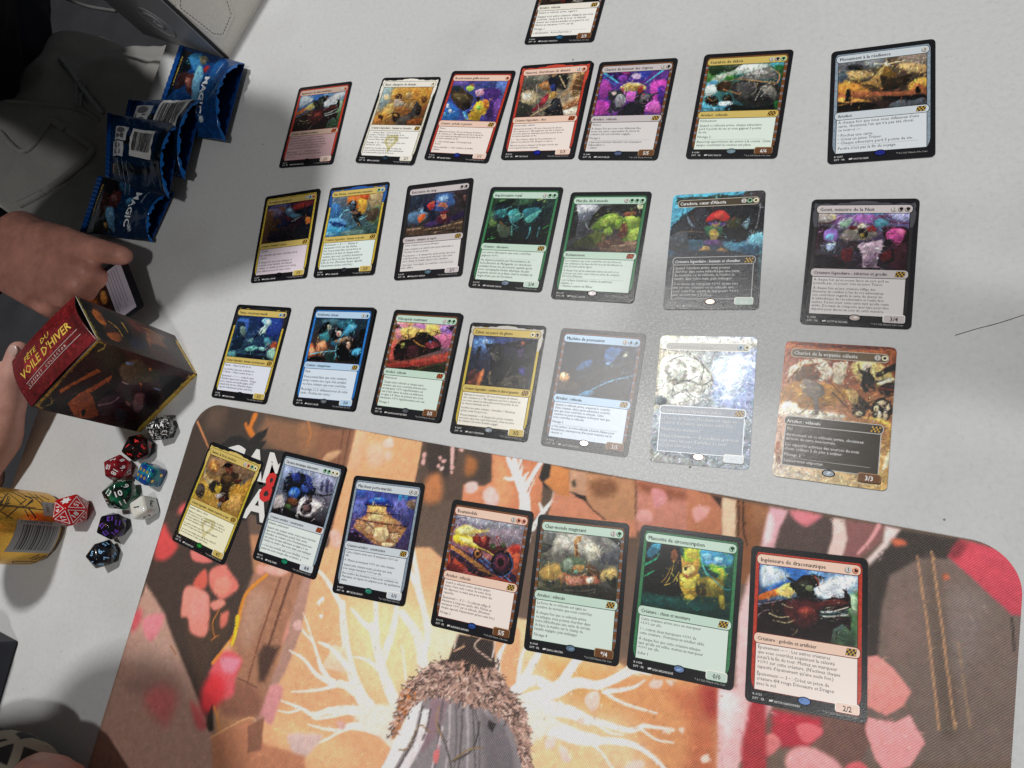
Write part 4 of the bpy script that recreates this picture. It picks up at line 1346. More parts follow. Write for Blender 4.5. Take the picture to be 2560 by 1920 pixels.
# ---------------------------------------------------------------- table
mt = material('speckled_table_top', base=(.57, .57, .565), rough=.5, spec=.25, bump=.10, bscale=900)
nt = mt.node_tree; N = nt.nodes; L = nt.links; b = N['Principled BSDF']; tc = [n for n in N if n.type == 'TEX_COORD'][0]
n1 = N.new('ShaderNodeTexNoise'); n1.inputs['Scale'].default_value = 260; n1.inputs['Detail'].default_value = 6; n1.inputs['Roughness'].default_value = .8; L.new(tc.outputs['Object'], n1.inputs['Vector'])
r1 = N.new('ShaderNodeValToRGB'); e = r1.color_ramp.elements; e[0].position = .22; e[0].color = (.455, .46, .46, 1); e[1].position = .45; e[1].color = (.562, .570, .570, 1); e2 = r1.color_ramp.elements.new(.72); e2.color = (.61, .617, .617, 1)
L.new(n1.outputs['Fac'], r1.inputs[0])
n2 = N.new('ShaderNodeTexVoronoi'); n2.inputs['Scale'].default_value = 34; L.new(tc.outputs['Object'], n2.inputs['Vector'])      # sparse dark specks
r2 = N.new('ShaderNodeValToRGB'); r2.color_ramp.elements[0].position = .018; r2.color_ramp.elements[0].color = (.30, .27, .24, 1); r2.color_ramp.elements[1].position = .034; r2.color_ramp.elements[1].color = (1, 1, 1, 1); L.new(n2.outputs['Distance'], r2.inputs[0])
n3 = N.new('ShaderNodeTexNoise'); n3.inputs['Scale'].default_value = 7; n3.inputs['Detail'].default_value = 8; L.new(tc.outputs['Object'], n3.inputs['Vector'])    # old smudges
r3 = N.new('ShaderNodeValToRGB'); r3.color_ramp.elements[0].position = .28; r3.color_ramp.elements[0].color = (.86, .855, .84, 1); r3.color_ramp.elements[1].position = .5; r3.color_ramp.elements[1].color = (1, 1, 1, 1); L.new(n3.outputs['Fac'], r3.inputs[0])
mx = N.new('ShaderNodeMix'); mx.data_type = 'RGBA'; mx.blend_type = 'MULTIPLY'; mx.inputs[0].default_value = 1; L.new(r1.outputs[0], mx.inputs[6]); L.new(r2.outputs[0], mx.inputs[7])
mx2 = N.new('ShaderNodeMix'); mx2.data_type = 'RGBA'; mx2.blend_type = 'MULTIPLY'; mx2.inputs[0].default_value = 1; L.new(mx.outputs[2], mx2.inputs[6]); L.new(r3.outputs[0], mx2.inputs[7]); L.new(mx2.outputs[2], b.inputs['Base Color'])
mr = N.new('ShaderNodeMapRange'); mr.inputs[1].default_value = .40; mr.inputs[2].default_value = .62; mr.inputs[3].default_value = .62; mr.inputs[4].default_value = .36
n4 = N.new('ShaderNodeTexNoise'); n4.inputs['Scale'].default_value = 700; n4.inputs['Detail'].default_value = 2; L.new(tc.outputs['Object'], n4.inputs['Vector']); L.new(n4.outputs['Fac'], mr.inputs['Value']); L.new(mr.outputs[0], b.inputs['Roughness'])
tm = MB()
slab(tm, [(-455 - .17 * 760, -430), (900, -430), (900, 800), (-455 + .17 * 470, 800)], -26, 0, (1, 1, 1))
tb = tm.build('table', None, mt)
bv = tb.modifiers.new('bevel', 'BEVEL'); bv.width = .003; bv.segments = 3
tag(tb, 'white speckled table top under the cards and play mat', 'table')
fm = material('dark_floor', base=(.05, .05, .055), rough=.6, noise=.3, nscale=6)
fl = mesh('floor', [(-3, -3, -.75), (3, -3, -.75), (3, 3, -.75), (-3, 3, -.75)], [(0, 1, 2, 3)], None, fm); tag(fl, kind='structure')

# ---------------------------------------------------------------- play mat
MW, MH = 606.5, 355.
matroot = empty('play_mat', (-.2958, -.0020, 0), R(-10.02))
tag(matroot, 'printed cloth mat with a pale tree and fur cloaked figure under the front cards', 'play mat')
mm_ = material('mat_cloth_print', attr=True, rough=.42, spec=.45)
nt = mm_.node_tree; N = nt.nodes; L = nt.links; b = N['Principled BSDF']; tc = [n for n in N if n.type == 'TEX_COORD'][0]
sp = N.new('ShaderNodeSeparateXYZ'); L.new(tc.outputs['Object'], sp.inputs[0])
def mth(op, a, bb=None):
    n = N.new('ShaderNodeMath'); n.operation = op
    for i, v in enumerate((a, bb)):
        if v is None: continue
        if isinstance(v, (int, float)): n.inputs[i].default_value = v
        else: L.new(v, n.inputs[i])
    return n.outputs[0]
sx = mth('SINE', mth('MULTIPLY', sp.outputs[0], 2 * math.pi / .00155)); sy = mth('SINE', mth('MULTIPLY', sp.outputs[1], 2 * math.pi / .00155))
wv = mth('MULTIPLY', sx, sy)
nz = N.new('ShaderNodeTexNoise'); nz.inputs['Scale'].default_value = 1500; L.new(tc.outputs['Object'], nz.inputs['Vector'])
hgt = mth('ADD', wv, mth('MULTIPLY', nz.outputs['Fac'], .8))
bp = N.new('ShaderNodeBump'); bp.inputs['Strength'].default_value = .55; bp.inputs['Distance'].default_value = .00025; L.new(hgt, bp.inputs['Height']); L.new(bp.outputs[0], b.inputs['Normal'])
at = [n for n in N if n.type == 'ATTRIBUTE'][0]
thr = mth('ADD', .93, mth('MULTIPLY', wv, .15))
mx = N.new('ShaderNodeMix'); mx.data_type = 'RGBA'; mx.blend_type = 'MULTIPLY'; mx.inputs[0].default_value = 1; L.new(at.outputs['Color'], mx.inputs[6]); L.new(thr, mx.inputs[7]); L.new(mx.outputs[2], b.inputs['Base Color'])
b.inputs['Sheen Weight'].default_value = .12; b.inputs['Sheen Roughness'].default_value = .4
rub = material('black_rubber', base=(.02, .02, .02), rough=.8)
mb = MB(); slab(mb, rrect(0, -MH, MW, 0, 25, 10), 0.05, 1.95, (.03, .03, .03)); mb.build('rubber_base', matroot, rub)
def furry(I, X, Y, xs, ys):     # hair strokes of the cloak's collar, wood grain and rock hatching
    r = RS(5); h, w, _ = I.shape
    def strokes(n, pick, cols, L0, L1, dirf, wid=1):
        for _ in range(n):
            p = pick()
            if p is None: continue
            x, y = p; a = dirf(x, y) + r.randn() * .5; Ln = r.uniform(L0, L1); c = np.array(cols[r.randint(len(cols))]); cv = r.randn() * .12
            for s in np.arange(0, Ln, .5):
                i = int(y / (ys[1])); j = int(x / (xs[1]))
                if 0 <= i < h and 0 <= j < w: I[i, j] = I[i, j] * .35 + c * .65
                x += math.cos(a) * .5; y += math.sin(a) * .5; a += cv * .5
    P = np.array(FURPOLY)
    def inpoly(p, Q):
        c = False
        for k in range(len(Q)):
            a = Q[k]; bq = Q[k - 1]
            if (a[1] > p[1]) != (bq[1] > p[1]) and p[0] < (bq[0] - a[0]) * (p[1] - a[1]) / (bq[1] - a[1]) + a[0]: c = not c
        return c
    lo, hi = P.min(0), P.max(0)
    def pick():
        p = lo + r.rand(2) * (hi - lo)
        return p if inpoly(p, P) else None
    cx, cy = FURC
    strokes(3600, pick, [(.66, .50, .44), (.78, .62, .55), (.30, .22, .19), (.24, .17, .15), (.50, .38, .34), (.58, .44, .40), (.86, .74, .68)], 2, 5, lambda x, y: math.atan2(y - cy, x - cx))
    strokes(260, lambda: (FURC[0] + r.randn() * 5, FURC[1] - 9 + r.randn() * 5), [(.1, .06, .05), (.2, .12, .09), (.8, .6, .5)], 3, 8, lambda x, y: math.pi / 2)
FURPOLY = [(260.6,174.1),(265.4,163.5),(272.3,155.3),(278.5,148.6),(290.1,143.4),(305.6,139.6),(322.0,136.8),(333.6,147.1),(342.0,151.8),(349.8,158.9),(356.3,172.2),(361.1,190.1),(355.5,191.9),(346.4,175.2),(337.4,167.2),(319.2,164.0),(300.8,166.1),(282.0,169.1),(273.1,176.6),(267.2,188.2),(262.9,201.7),(260.2,201.0),(260.3,185.4)]; FURC = (306.6,143.4)
I = paint(ART['M'], MW, MH, .95, 77, warp=.14, detail=.07, fur=furry, brush=12000, bamp=.10, softk=3.8, pop=0, model=.12, mix=.8)
print_grid('mat_print', I, 0, 0, MW, MH, 2.0, matroot, mm_, clip=25, k=1.32)

# the logo printed on the mat
def matprint(name, layers):
    mb = MB()
    for body, size, bold, x, y, sx_, sh, z, c in layers: put(mb, text(body, size, bold, 1.0, 2), x, -y, z, c, sx=sx_, shear=sh)
    mb.build(name, matroot, mm_)
LY = 55.0; LX = 42.1
matprint('logo_lettering', [(w_, 34, .09, x_, y_, 1.0, -.0, 2.03, (.012, .011, .010)) for w_, x_, y_ in (('GAM', LX - 1, LY), ('AU', LX + 39, LY + 31))] + [('GAM', 34, .03, LX, LY, 1.0, 0, 2.045, (.86, .85, .82)), ('AU', 34, .03, LX + 40, LY + 31, 1.0, 0, 2.045, (.86, .85, .82)), ('&', 34, .02, LX + 50, LY + 15, .9, 0, 2.06, (.70, .012, .012))])
# ---------------------------------------------------------------- cards
INK = hexc('1c1a1a'); WHT = hexc('e8e8e6'); BLACK = hexc('17171b')
DISC = dict(W='f2ecc8', U='a4cdea', B='b8afaa', R='f0a084', G='98cca8', N='cbc6c0')
def disc(mb, ch, x, y, z, r=1.75):
    mb.poly([(x - .2 + (r + .05) * math.cos(t), y - .25 + (r + .05) * math.sin(t)) for t in np.linspace(0, 2 * math.pi, 17)[:-1]], z, INK)
    k = ch if ch in 'WUBRG' else 'N'
    mb.poly([(x + r * math.cos(t), y + r * math.sin(t)) for t in np.linspace(0, 2 * math.pi, 17)[:-1]], z + .02, hexc(DISC[k]))
    z += .04; c = INK
    if ch == 'W':
        mb.poly([(x + q * math.cos(t), y + q * math.sin(t)) for t, q in zip(np.linspace(0, 2 * math.pi, 17)[:-1], [1.3, .7] * 8)], z, c)
    elif ch == 'U':
        mb.poly([(x, y + 1.3)] + [(x + .85 * math.cos(t), y - .3 + .9 * math.sin(t)) for t in np.linspace(.4, -math.pi - .4, 9)], z, c)
    elif ch == 'B':
        mb.poly([(x + 1.15 * math.cos(t), y + .25 + 1.0 * math.sin(t)) for t in np.linspace(0, 2 * math.pi, 13)[:-1]], z, c); mb.rect(x - .6, y - 1.3, x + .6, y - .5, z + .01, c)
    elif ch == 'R':
        mb.poly([(x - .9, y - .9), (x + .4, y - 1.2), (x + 1.2, y - .3), (x + .9, y + .9), (x + .4, y + .2), (x, y + 1.3), (x - .6, y + .6), (x - 1.2, y + .5), (x - .7, y - .1)], z, hexc('3a1a14'))
    elif ch == 'G':
        mb.poly([(x + 1.2 * math.cos(t), y + .3 + .95 * math.sin(t)) for t in np.linspace(0, 2 * math.pi, 13)[:-1]], z, c); mb.rect(x - .3, y - 1.4, x + .3, y - .4, z + .01, c)
    else: put(mb, text(ch, 3.2, .01), x, y - 1.15, z, c, align='c', sx=.9)
ST = dict(  # frame, bar, text box, power box, bar edge
    W=('d8d4c0', 'ece8dc', 'f2f0ea', 'e8e4d6', '5a5648'), U=('2a78c8', 'b8d4ec', 'd8e4f0', 'b0d0ea', '0c3868'), B=('2a2828', 'c8c0c0', 'dcd8d6', 'c8c0c0', '0c0c0c'),
    R=('b83a28', 'ecccb8', 'f0e4dc', 'ecd0c0', '6a140c'), G=('3a7a50', 'c4dccc', 'd8e6dc', 'c4d8cc', '0c3c20'), M=('c8b040', 'd0b868', 'ece8dc', 'c8b060', '4a3a10'), A=('8a9aa8', 'ccd4da', 'd8dee2', 'ccd4da', '2a343c'))
def card(i, st, title, mana, typ, rules, pt, coll, artist, label, veh=False, leg=False, frame=None, foil=False, holo='4a78c8', under=False, box=None, lift=0., step=.6, art=None, pale=False, dull=1.):
    x, y, t = POSE[i]; onmat = i >= 22
    z0 = (2.05 if onmat else 0.02) + lift
    if under:
        ub = MB(); slab(ub, rrect(-31.5, -44, 31.5, 44, 3), 0, .34, BLACK); u = ub.build('trading_card', None, M['print'])
        u.location = ((x + .9) * MM, (y - .5) * MM, z0 * MM); u.rotation_euler = (0, 0, t - .004); tag(u, 'card hidden underneath ' + under, 'card'); z0 += .40
    r = empty('trading_card', (x * MM, y * MM, z0 * MM), t); tag(r, label, 'card', 'trading cards laid out face up in rows')
    rr_ = random.Random(i + 70); ax_, ay_ = rr_.uniform(-.011, .011), rr_.uniform(-.009, .009); ax_, ay_ = (ax_, ay_) if i not in (18, 19, 20) else (0, 0); r.rotation_euler = (ax_, ay_, t); r.location.z += (abs(ax_) * 44 + abs(ay_) * 31.5) * MM      # cards never lie quite flat
    PR = M['hazy' if i in (19, 20) else 'gloss'] if foil else M['print']; FR = M['frame'] if not foil else PR
    mb = MB(); slab(mb, rrect(-31.5, -44, 31.5, 44, 3), 0, .32, BLACK); mb.build('card_body', r, PR)
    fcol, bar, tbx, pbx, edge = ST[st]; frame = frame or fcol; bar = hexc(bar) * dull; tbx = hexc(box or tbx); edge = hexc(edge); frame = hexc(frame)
    Z = .36
    borderless = i in (13, 20, 21)
    if borderless:
        I = paint(ART[str(i)], 63, 88, .6, i * 11, warp=.08, detail=.18, brush=2600)
        print_grid('art_panel', I, -31.5, 44, 63, 88, .35, r, M['foil'] if foil == 2 else PR, clip=3)
        ink = WHT
        if i != 20:
            mb = MB(); mb.poly(rrect(-27.6, 33.6, 27.6, 39.4, 2.4), .38, hexc('c8c0b0')); mb.poly(rrect(-27.2, 34, 27.2, 39, 2.1), .40, hexc('4a4030' if i == 13 else '6a5840')); mb.build('title_bar', r, PR)
            mb = MB(); mb.rect(-26.8, -36.4, 26.6, -11, .38, hexc('b8b8b8')); mb.rect(-26.3, -36, 26.1, -11, .40, hexc('2c2e34' if i == 13 else '3a342c')); mb.build('text_box', r, PR)
            mb = MB(); mb.poly(rrect(-27.6, -11, 27.6, -5, 2.4), .42, hexc('c0c0bc')); mb.poly(rrect(-27.2, -10.6, 27.2, -5.4, 2.1), .44, hexc('34363c' if i == 13 else '403a32')); mb.build('type_bar', r, PR)
        else:
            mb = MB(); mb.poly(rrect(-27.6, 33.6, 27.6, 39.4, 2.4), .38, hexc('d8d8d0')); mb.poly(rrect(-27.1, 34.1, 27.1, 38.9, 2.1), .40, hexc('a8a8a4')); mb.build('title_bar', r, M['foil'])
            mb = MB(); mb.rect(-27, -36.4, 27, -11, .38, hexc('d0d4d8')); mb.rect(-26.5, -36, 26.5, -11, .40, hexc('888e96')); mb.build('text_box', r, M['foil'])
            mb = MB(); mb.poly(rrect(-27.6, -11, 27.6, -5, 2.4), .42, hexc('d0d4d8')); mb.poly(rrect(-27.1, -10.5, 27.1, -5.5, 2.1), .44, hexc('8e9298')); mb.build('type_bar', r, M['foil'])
    else:
        ink = INK
        # coloured frame, tapering into the black foot of the card
        fr = [(-28.6, 38), (-27.4, 40.6), (27.4, 40.6), (28.6, 38), (28.6, -30), (28.2, -33), (26.9, -36.2), (-26.9, -36.2), (-28.2, -33), (-28.6, -30)]
        mb = MB(); mb.poly(fr, Z, hexc('7a4a28') if veh else frame); mb.build('frame_panel', r, FR)
        if veh:
            mb = MB(); rr = random.Random(i)
            for s in (-1, 1):
                for k in range(11):
                    yy = 32 - k * 6.1
                    mb.rect(s * 27.7 - .8, yy - .65, s * 27.7 + .8, yy + .65, Z + .02, hexc('8a98a8')); mb.rect(s * 27.7 - .35, yy - .3, s * 27.7 + .4, yy + .25, Z + .03, hexc('34424e'))
                    mb.rect(s * 27.7 - .7, yy - 3.3, s * 27.7 + .7, yy - 2.9, Z + .02, hexc('3a2210'))
            o = mb.build('frame_stud', r, FR); o['kind'] = 'stuff'
        if leg:
            cr = [(-29.6, 28), (-30, 34), (-29.2, 36.5), (-29.8, 38.6), (-29.2, 41.3), (-26.5, 40.2), (-22, 41), (-17, 39.9), (-14, 41.2), (-9, 41.1), (-7, 42), (0, 42.6), (7, 42), (9, 41.1), (14, 41.2), (17, 39.9), (22, 41), (26.5, 40.2), (29.2, 41.3), (29.8, 38.6), (29.2, 36.5), (30, 34), (29.6, 28), (28.5, 24), (-28.5, 24)]
            mb = MB(); mb.poly(cr, Z + .01, hexc(leg if isinstance(leg, str) else ST[st][1])); mb.build('crown_frame', r, FR)
        for nm, y0, y1 in (('title_bar', 33.9, 39.4), ('type_bar', -11.0, -5.5)):
            mb = MB(); mb.poly(rrect(-28.2, y0 - .4, 28.2, y1 + .35, 2.6), Z + .05, edge); mb.poly(rrect(-27.8, y0, 27.8, y1, 2.3), Z + .07, bar); mb.build(nm, r, PR)
        mb = MB(); mb.rect(-26.9, -36.9, 26.9, -11.3, Z + .02, edge); mb.rect(-26.5, -36.5, 26.5, -11.3, Z + .04, tbx)
        if pale: mb.poly([(-5, -16), (6, -15), (8, -21), (2, -29), (0, -34), (-2, -28), (-7, -22)], Z + .05, hexc('d0c898')); mb.poly([(-3, -19), (3, -18), (4, -22), (0, -27), (-4, -22)], Z + .06, hexc(box or 'e8e4cc'))
        mb.build('text_box', r, PR)
        mb = MB(); mb.rect(-26.8, -5.7, 26.8, 34.0, Z + .02, edge); mb.build('art_edge', r, PR)
        I = paint(ART[str(art if art is not None else i)], 52.8, 39.2, step, i * 11, warp=.08, detail=.18)
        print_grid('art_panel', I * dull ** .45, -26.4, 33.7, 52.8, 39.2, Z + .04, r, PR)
    # symbol of the set: a chequered flag
    sb = MB(); gc = hexc('c8a040') if not (i in (1, 4, 12, 17, 23)) else hexc('d05a20')
    sh = lambda x_, y_: (20.4 + x_ + .22 * y_, -10.1 + y_)
    sb.poly([sh(0, 0), sh(5.2, 0), sh(5.2, 3.8), sh(0, 3.8)], Z + .10, INK)
    for a in range(5):
        for c_ in range(3):
            if (a + c_) % 2 == 0: sb.poly([sh(.2 + a * .98, .2 + c_ * 1.16), sh(.2 + a * .98 + .92, .2 + c_ * 1.16), sh(.2 + a * .98 + .92, .2 + c_ * 1.16 + 1.08), sh(.2 + a * .98, .2 + c_ * 1.16 + 1.08)], Z + .12, gc)
    sb.build('set_symbol', r, PR)
    if mana:
        db = MB()
        for k, ch in enumerate(mana): disc(db, ch, 25.4 - 3.9 * (len(mana) - 1 - k), 36.6, Z + .10)
        db.build('mana_symbols', r, PR)
    tb_ = MB()
    if title:
        tv = text(title, 3.55); q_ = min(.87, (49 - 4 * len(mana)) / max(1, tv[0][:, 0].max()))
        for dx in (-.07, .07): put(tb_, tv, -26 + dx, 35.3, Z + .12 + dx * .05, ink, sx=q_)
    if tb_.V: tb_.build('title_lettering', r, M['ink'])
    tb_ = MB(); tv = text(typ, 3.0)
    for dx in (-.06, .06): put(tb_, tv, -26 + dx, -9.35, Z + .12 + dx * .05, ink, sx=min(.87, 44.5 / tv[0][:, 0].max()))
    tb_.build('type_lettering', r, M['ink'])
    paras = [p for p in rules.split('|')]; lines = [(k, p.strip().lstrip('~'), p.startswith('~')) for k, pp in enumerate(paras) for p in [(('~' if pp.startswith('~') else '') + q.strip().lstrip('~')) for q in pp.split('/')]]
    lines = [(k, q.replace('\\', '/'), it) for k, q, it in lines]
    n = len(lines); np_ = len(paras); sp_ = min(3.15, 22.6 / (n + .42 * (np_ - 1)))
    VF = [text(q, sp_ * 1.02) for _, q, _ in lines]; mw = max(v[0][:, 0].max() for v in VF); sx_ = max(.6, min(.9, 51 / mw))
    tot = sp_ * (n + .42 * (np_ - 1)); yy = -12.6 - sp_ * .55 - max(0, (22.6 - tot) * (.5 if i in (16, 10) else .2)); lastk = 0; tb_ = MB()
    for (k, q, it), vf in zip(lines, VF):
        if k != lastk:
            yy -= sp_ * .42
            if it: tb_.rect(-22, yy + sp_ * .92, 22, yy + sp_ * .92 + .12, Z + .12, ink * .6 + tbx * .4)
        lastk = k; put(tb_, vf, -25.6, yy, Z + .12, ink, sx=sx_, shear=.2 if it else 0.); yy -= sp_
    tb_.build('rules_lettering', r, M['ink'])
    # foot of the card: collector line, artist, stamp, power box
    tb_ = MB(); put(tb_, text(coll, 1.75, .01), -27.4, -39.7, Z + .06, WHT * .8, sx=1.05); put(tb_, text('DFT · FR', 1.75, .01), -27.4, -42.0, Z + .06, WHT * .8, sx=1.0)
    tb_.poly([(-18.3, -41.9), (-16.4, -41.6), (-16.2, -40.6), (-18.5, -40.9)], Z + .06, WHT * .8); put(tb_, text(artist.upper(), 1.75, .012), -15.7, -42.0, Z + .06, WHT * .8, sx=.8)
    put(tb_, text('™ & © 2025 Wizards of the Coast', 1.6, .0), 27.0, -42.2 if pt else -40.2, Z + .06, WHT * .55, sx=.78, align='r'); tb_.build('collector_lettering', r, M['ink'])
    if holo:
        mb = MB(); mb.poly([(3.7 * math.cos(a), -38.2 + 2.3 * math.sin(a)) for a in np.linspace(0, 2 * math.pi, 21)[:-1]], Z + .06, BLACK); rr = random.Random(i)
        hc = hexc(holo) * .55; mb.poly([(3.0 * math.cos(a), -38.2 + 1.75 * math.sin(a)) for a in np.linspace(0, 2 * math.pi, 21)[:-1]], Z + .08, hc)
        for _ in range(4):
            a = rr.uniform(0, 6.28); d = rr.uniform(.3, 1.6); cx, cy = d * math.cos(a), -38.2 + .5 * d * math.sin(a); mb.poly([(cx + .8 * math.cos(q), cy + .5 * math.sin(q)) for q in np.linspace(0, 2 * math.pi, 8)[:-1]], Z + .10 + .01 * _, np.clip(hc * rr.uniform(.5, 2.2) + .04 * rr.random(), 0, .9))
        mb.build('hologram_stamp', r, M['holo'])
    if pt:
        px = hexc('6a4426') if veh else hexc(pbx); mb = MB(); O = rrect(15.6, -41, 28.2, -35.4, 1.3)
        mb.poly(O, Z + .13, edge if not veh else hexc('1c0e08')); mb.poly(rrect(15.6, -40.4, 27.8, -35.0, 1.3), Z + .15, hexc('f4f0e8') if not veh else hexc('a08060')); mb.poly(rrect(16.1, -40.4, 27.5, -35.5, 1.1), Z + .17, px); mb.build('power_box', r, PR)
        tb_ = MB(); put(tb_, text(pt, 4.0, .016), 21.8, -39.4, Z + .20, WHT if veh or borderless else INK, align='c', sx=.9); tb_.build('power_lettering', r, M['ink'])
    kids = {o.name.split('.')[0]: o for o in COL.objects if o.parent == r}      # print that belongs to one panel hangs under it
    for a_, b_ in (('title_lettering', 'title_bar'), ('mana_symbols', 'title_bar'), ('type_lettering', 'type_bar'), ('set_symbol', 'type_bar'), ('rules_lettering', 'text_box'), ('power_lettering', 'power_box'), ('frame_stud', 'frame_panel'), ('crown_frame', 'frame_panel')):
        if a_ in kids and b_ in kids: kids[a_].parent = kids[b_]
    return r
ALLUMEZ = "Allumez les moteurs ! (Si vous n'avez pas de vitesse, / elle commence à 1. Elle augmente une fois à chacun de / vos tours quand un adversaire perd des points de vie. / La vitesse maximale est 4.)"
ING = "Épuisement — • : Les autres créatures / que vous contrôlez acquièrent la célérité / jusqu'à la fin du tour. Mettez un marqueur / +1\\+1 sur cette créature. (N'activez chaque / capacité d'épuisement qu'une seule fois.)|Épuisement — 3 • : Créez un jeton de / créature 4\\4 rouge Dinosaure et Dragon / avec le vol."
card(0, 'W', '', '', 'Artefact : véhicule', "Quand ce véhicule arrive, regard 1.|Engagez trois autres créatures dégagées que vous / contrôlez : Jusqu'à la fin du tour, ce véhicule / devient une créature-artefact et acquiert le vol. / Mettez un marqueur +1\\+1 sur lui.|Pilotage 1|~« Exclamation : Accrochez-vous. »", '2/3', 'R 0036', 'Edgardo Francisco', 'white card cut off by the top edge, alone above the back row', veh=True, holo='4aa0d8')
card(1, 'R', 'Ingénieure de draconautique', '1R', 'Créature : gobelin et artificier', ING, '2/2', 'R 0121', 'Artur Nakhodkin', 'dull red card with a dark dragon head, leftmost of the back row', holo='28282c', art=28, box='c4a2a4', dull=.62)  # this copy's own print is darker and pinker
card(2, 'W', 'Basri, champion de demain', 'W', 'Créature légendaire : humain et chevalier', "•, • surmenez Basri : Créez un jeton de / créature 1\\1 blanche Chat avec le lien de vie. / (Une créature surmenée ne se dégage pas pendant / votre prochaine étape de dégagement.)|Recyclage 2 • (2 •, défaussez-vous de cette carte : / Piochez une carte.)|Quand vous recyclez cette carte, les chats que / vous contrôlez acquièrent la défense talismanique / et l'indestructible jusqu'à la fin du tour.", '2/1', 'R 0003', 'Ilia Carpenter', 'white framed card with amber desert battle art in the back row', leg=True, holo='4a6a80', pale=True)
card(3, 'R', 'Rosstronaute grille-moteur', 'R', 'Créature : gobelin et guerrier', "Menace|" + ALLUMEZ + "|2 : Cette créature gagne +1\\+0 jusqu'à la fin / du tour.|Vitesse maximale — Cette créature a la double / initiative.", '1/1', 'R 0115', 'Andrea Piparo', 'red card with purple and yellow spray art in the back row', holo='3a58d8')
card(4, 'R', 'Hazoret, chercheuse de divinité', '1R', 'Créature légendaire : dieu', "Indestructible, célérité|" + ALLUMEZ + "|1, • : Une créature ciblée de force inférieure ou / égale à 2 ne peut pas être bloquée ce tour-ci.|Hazoret ne peut ni attaquer ni bloquer à moins que / vous n'ayez la vitesse maximale.", '5/3', 'M 0133', 'Chris Rallis', 'red card with a robed figure before a pale moon, back row', leg='c84a38', holo='2838e8', under='the red robed figure card')
card(5, 'B', 'Chariot du meneur des cryptes', '3B', 'Artefact : véhicule', "Menace|À chaque fois que vous vous défaussez d'au / moins une carte, créez autant de jetons de / créature 2\\2 noire Zombie engagés.|Pilotage 2|~« Eux aussi méritent d'assister à la renaissance / ~d'Amonkhet. » / ~—Zahur", '5/5', 'R 0080', 'Aaron Miller', 'grey barred card with two cat heads on magenta art, back row', veh=True, holo='7a88b8')
card(6, 'M', 'Scarabée de débris', '2BG', 'Artefact : véhicule', "Piétinement|Quand ce véhicule arrive, chaque adversaire / perd 3 points de vie et vous gagnez 3 points / de vie.|Pilotage 2|~Beaucoup apportèrent des armes à la course. Cette / ~équipe construisit les siennes sur place.", '6/6', 'R 0189', 'Isaac Dillon', 'gold barred card with a scaly shell on green and white art', veh=True, holo='b8d8e8', box='e0ece2')
card(7, 'A', 'Monument à la résilience', '3', 'Artefact', "À chaque fois que vous vous défaussez d'une / carte, choisissez l'un qui n'a pas été choisi / ce tour-ci —|• Piochez une carte. / • Créez un jeton Trésor. / • Chaque adversaire perd 3 points de vie.|~Perdre n'est pas la fin du voyage.", '', 'R 0237', 'Victor Sales', 'silver card with a winged pyramid at sunset, at the far right', holo='4858e8', lift=.3)
card(8, 'M', 'Ferrailleuse intrépide', '1UR', 'Créature : humain et pirate', "Célérité|Les véhicules que vous contrôlez ont la / célérité.|À chaque fois que vous attaquez, si / un pirate et un véhicule ont attaqué / pendant ce combat, piochez trois cartes, / puis défaussez-vous de deux cartes.", '3/3', 'R 0208', 'Inkwell Ormond', 'gold card half in shadow with a purple night leap, second row', holo='2a2c30', box='dcd0d8')
card(9, 'M', 'Sita Varma, concurrente masquée', 'GU', 'Créature légendaire : humain et gredin', "Épuisement — X • • • : Mettez X / marqueurs +1\\+1 sur Sita Varma. / Puis vous pouvez faire que la force et / l'endurance de base de chaque autre / créature que vous contrôlez deviennent / égales à la force de Sita Varma jusqu'à / la fin du tour. (N'activez chaque capacité / d'épuisement qu'une seule fois.)", '2/3', 'R 0223', 'Ilia Carpenter', 'gold card with a running figure between blue water and orange fire', leg='2a58a0', holo='5a6068', box='e0ece8')
card(10, 'B', 'Exécration de sang', 'BB', 'Créature : vampire et esprit', "Cette créature ne peut pas bloquer.|Cette créature a la célérité tant qu'un adversaire a / 10 points de vie ou moins.|Toucheterre — À chaque fois qu'un terrain que vous / contrôlez arrive, vous pouvez renvoyer cette carte / sur le champ de bataille depuis votre cimetière.|~L'invoquer, c'est simple. La contrôler, c'est une tout / ~autre affaire.", '2/1', 'R 0077', 'Francisco Badilla', 'black framed card with a red clawed beast over a fallen man', holo='88b0c8')
card(11, 'G', 'Impériosaure royal', '1GG', 'Créature : dinosaure', "Les autres dinosaures que vous contrôlez / gagnent +1\\+1.|~Au départ perturbés par l'inconsistance de / ~la biodiversité de Muraganda, les chercheurs / ~avishkari firent une découverte capitale après / ~avoir cartographié l'index éthérique du plan : / ~la grande variété de la faune était le résultat de / ~magie brute, pas de l'évolution.", '5/4', 'R 0177', 'Stephanie Cheung', 'green card with a teal glowing beast in a dark forest', holo='98a8c0')
card(12, 'G', 'Marche du li-monde', '3GGG', 'Enchantement', "Les créatures que vous contrôlez ont une force et / une endurance de base de 6\\6 et sont des limons en / plus de leurs autres types.|À chaque fois qu'un adversaire lance un sort, si ce / n'est pas son tour, vous créez un jeton de créature / 3\\3 verte Éléphant.|~« Ici, la faune fonctionne comme un anticorps / ~planaire. » / ~—Rashmi, voyante de l'Éther", '', 'M 0169', 'Helge C. Balzer', 'green card with lime slime creatures on a grey hillside', holo='d0c8c8', foil=True)
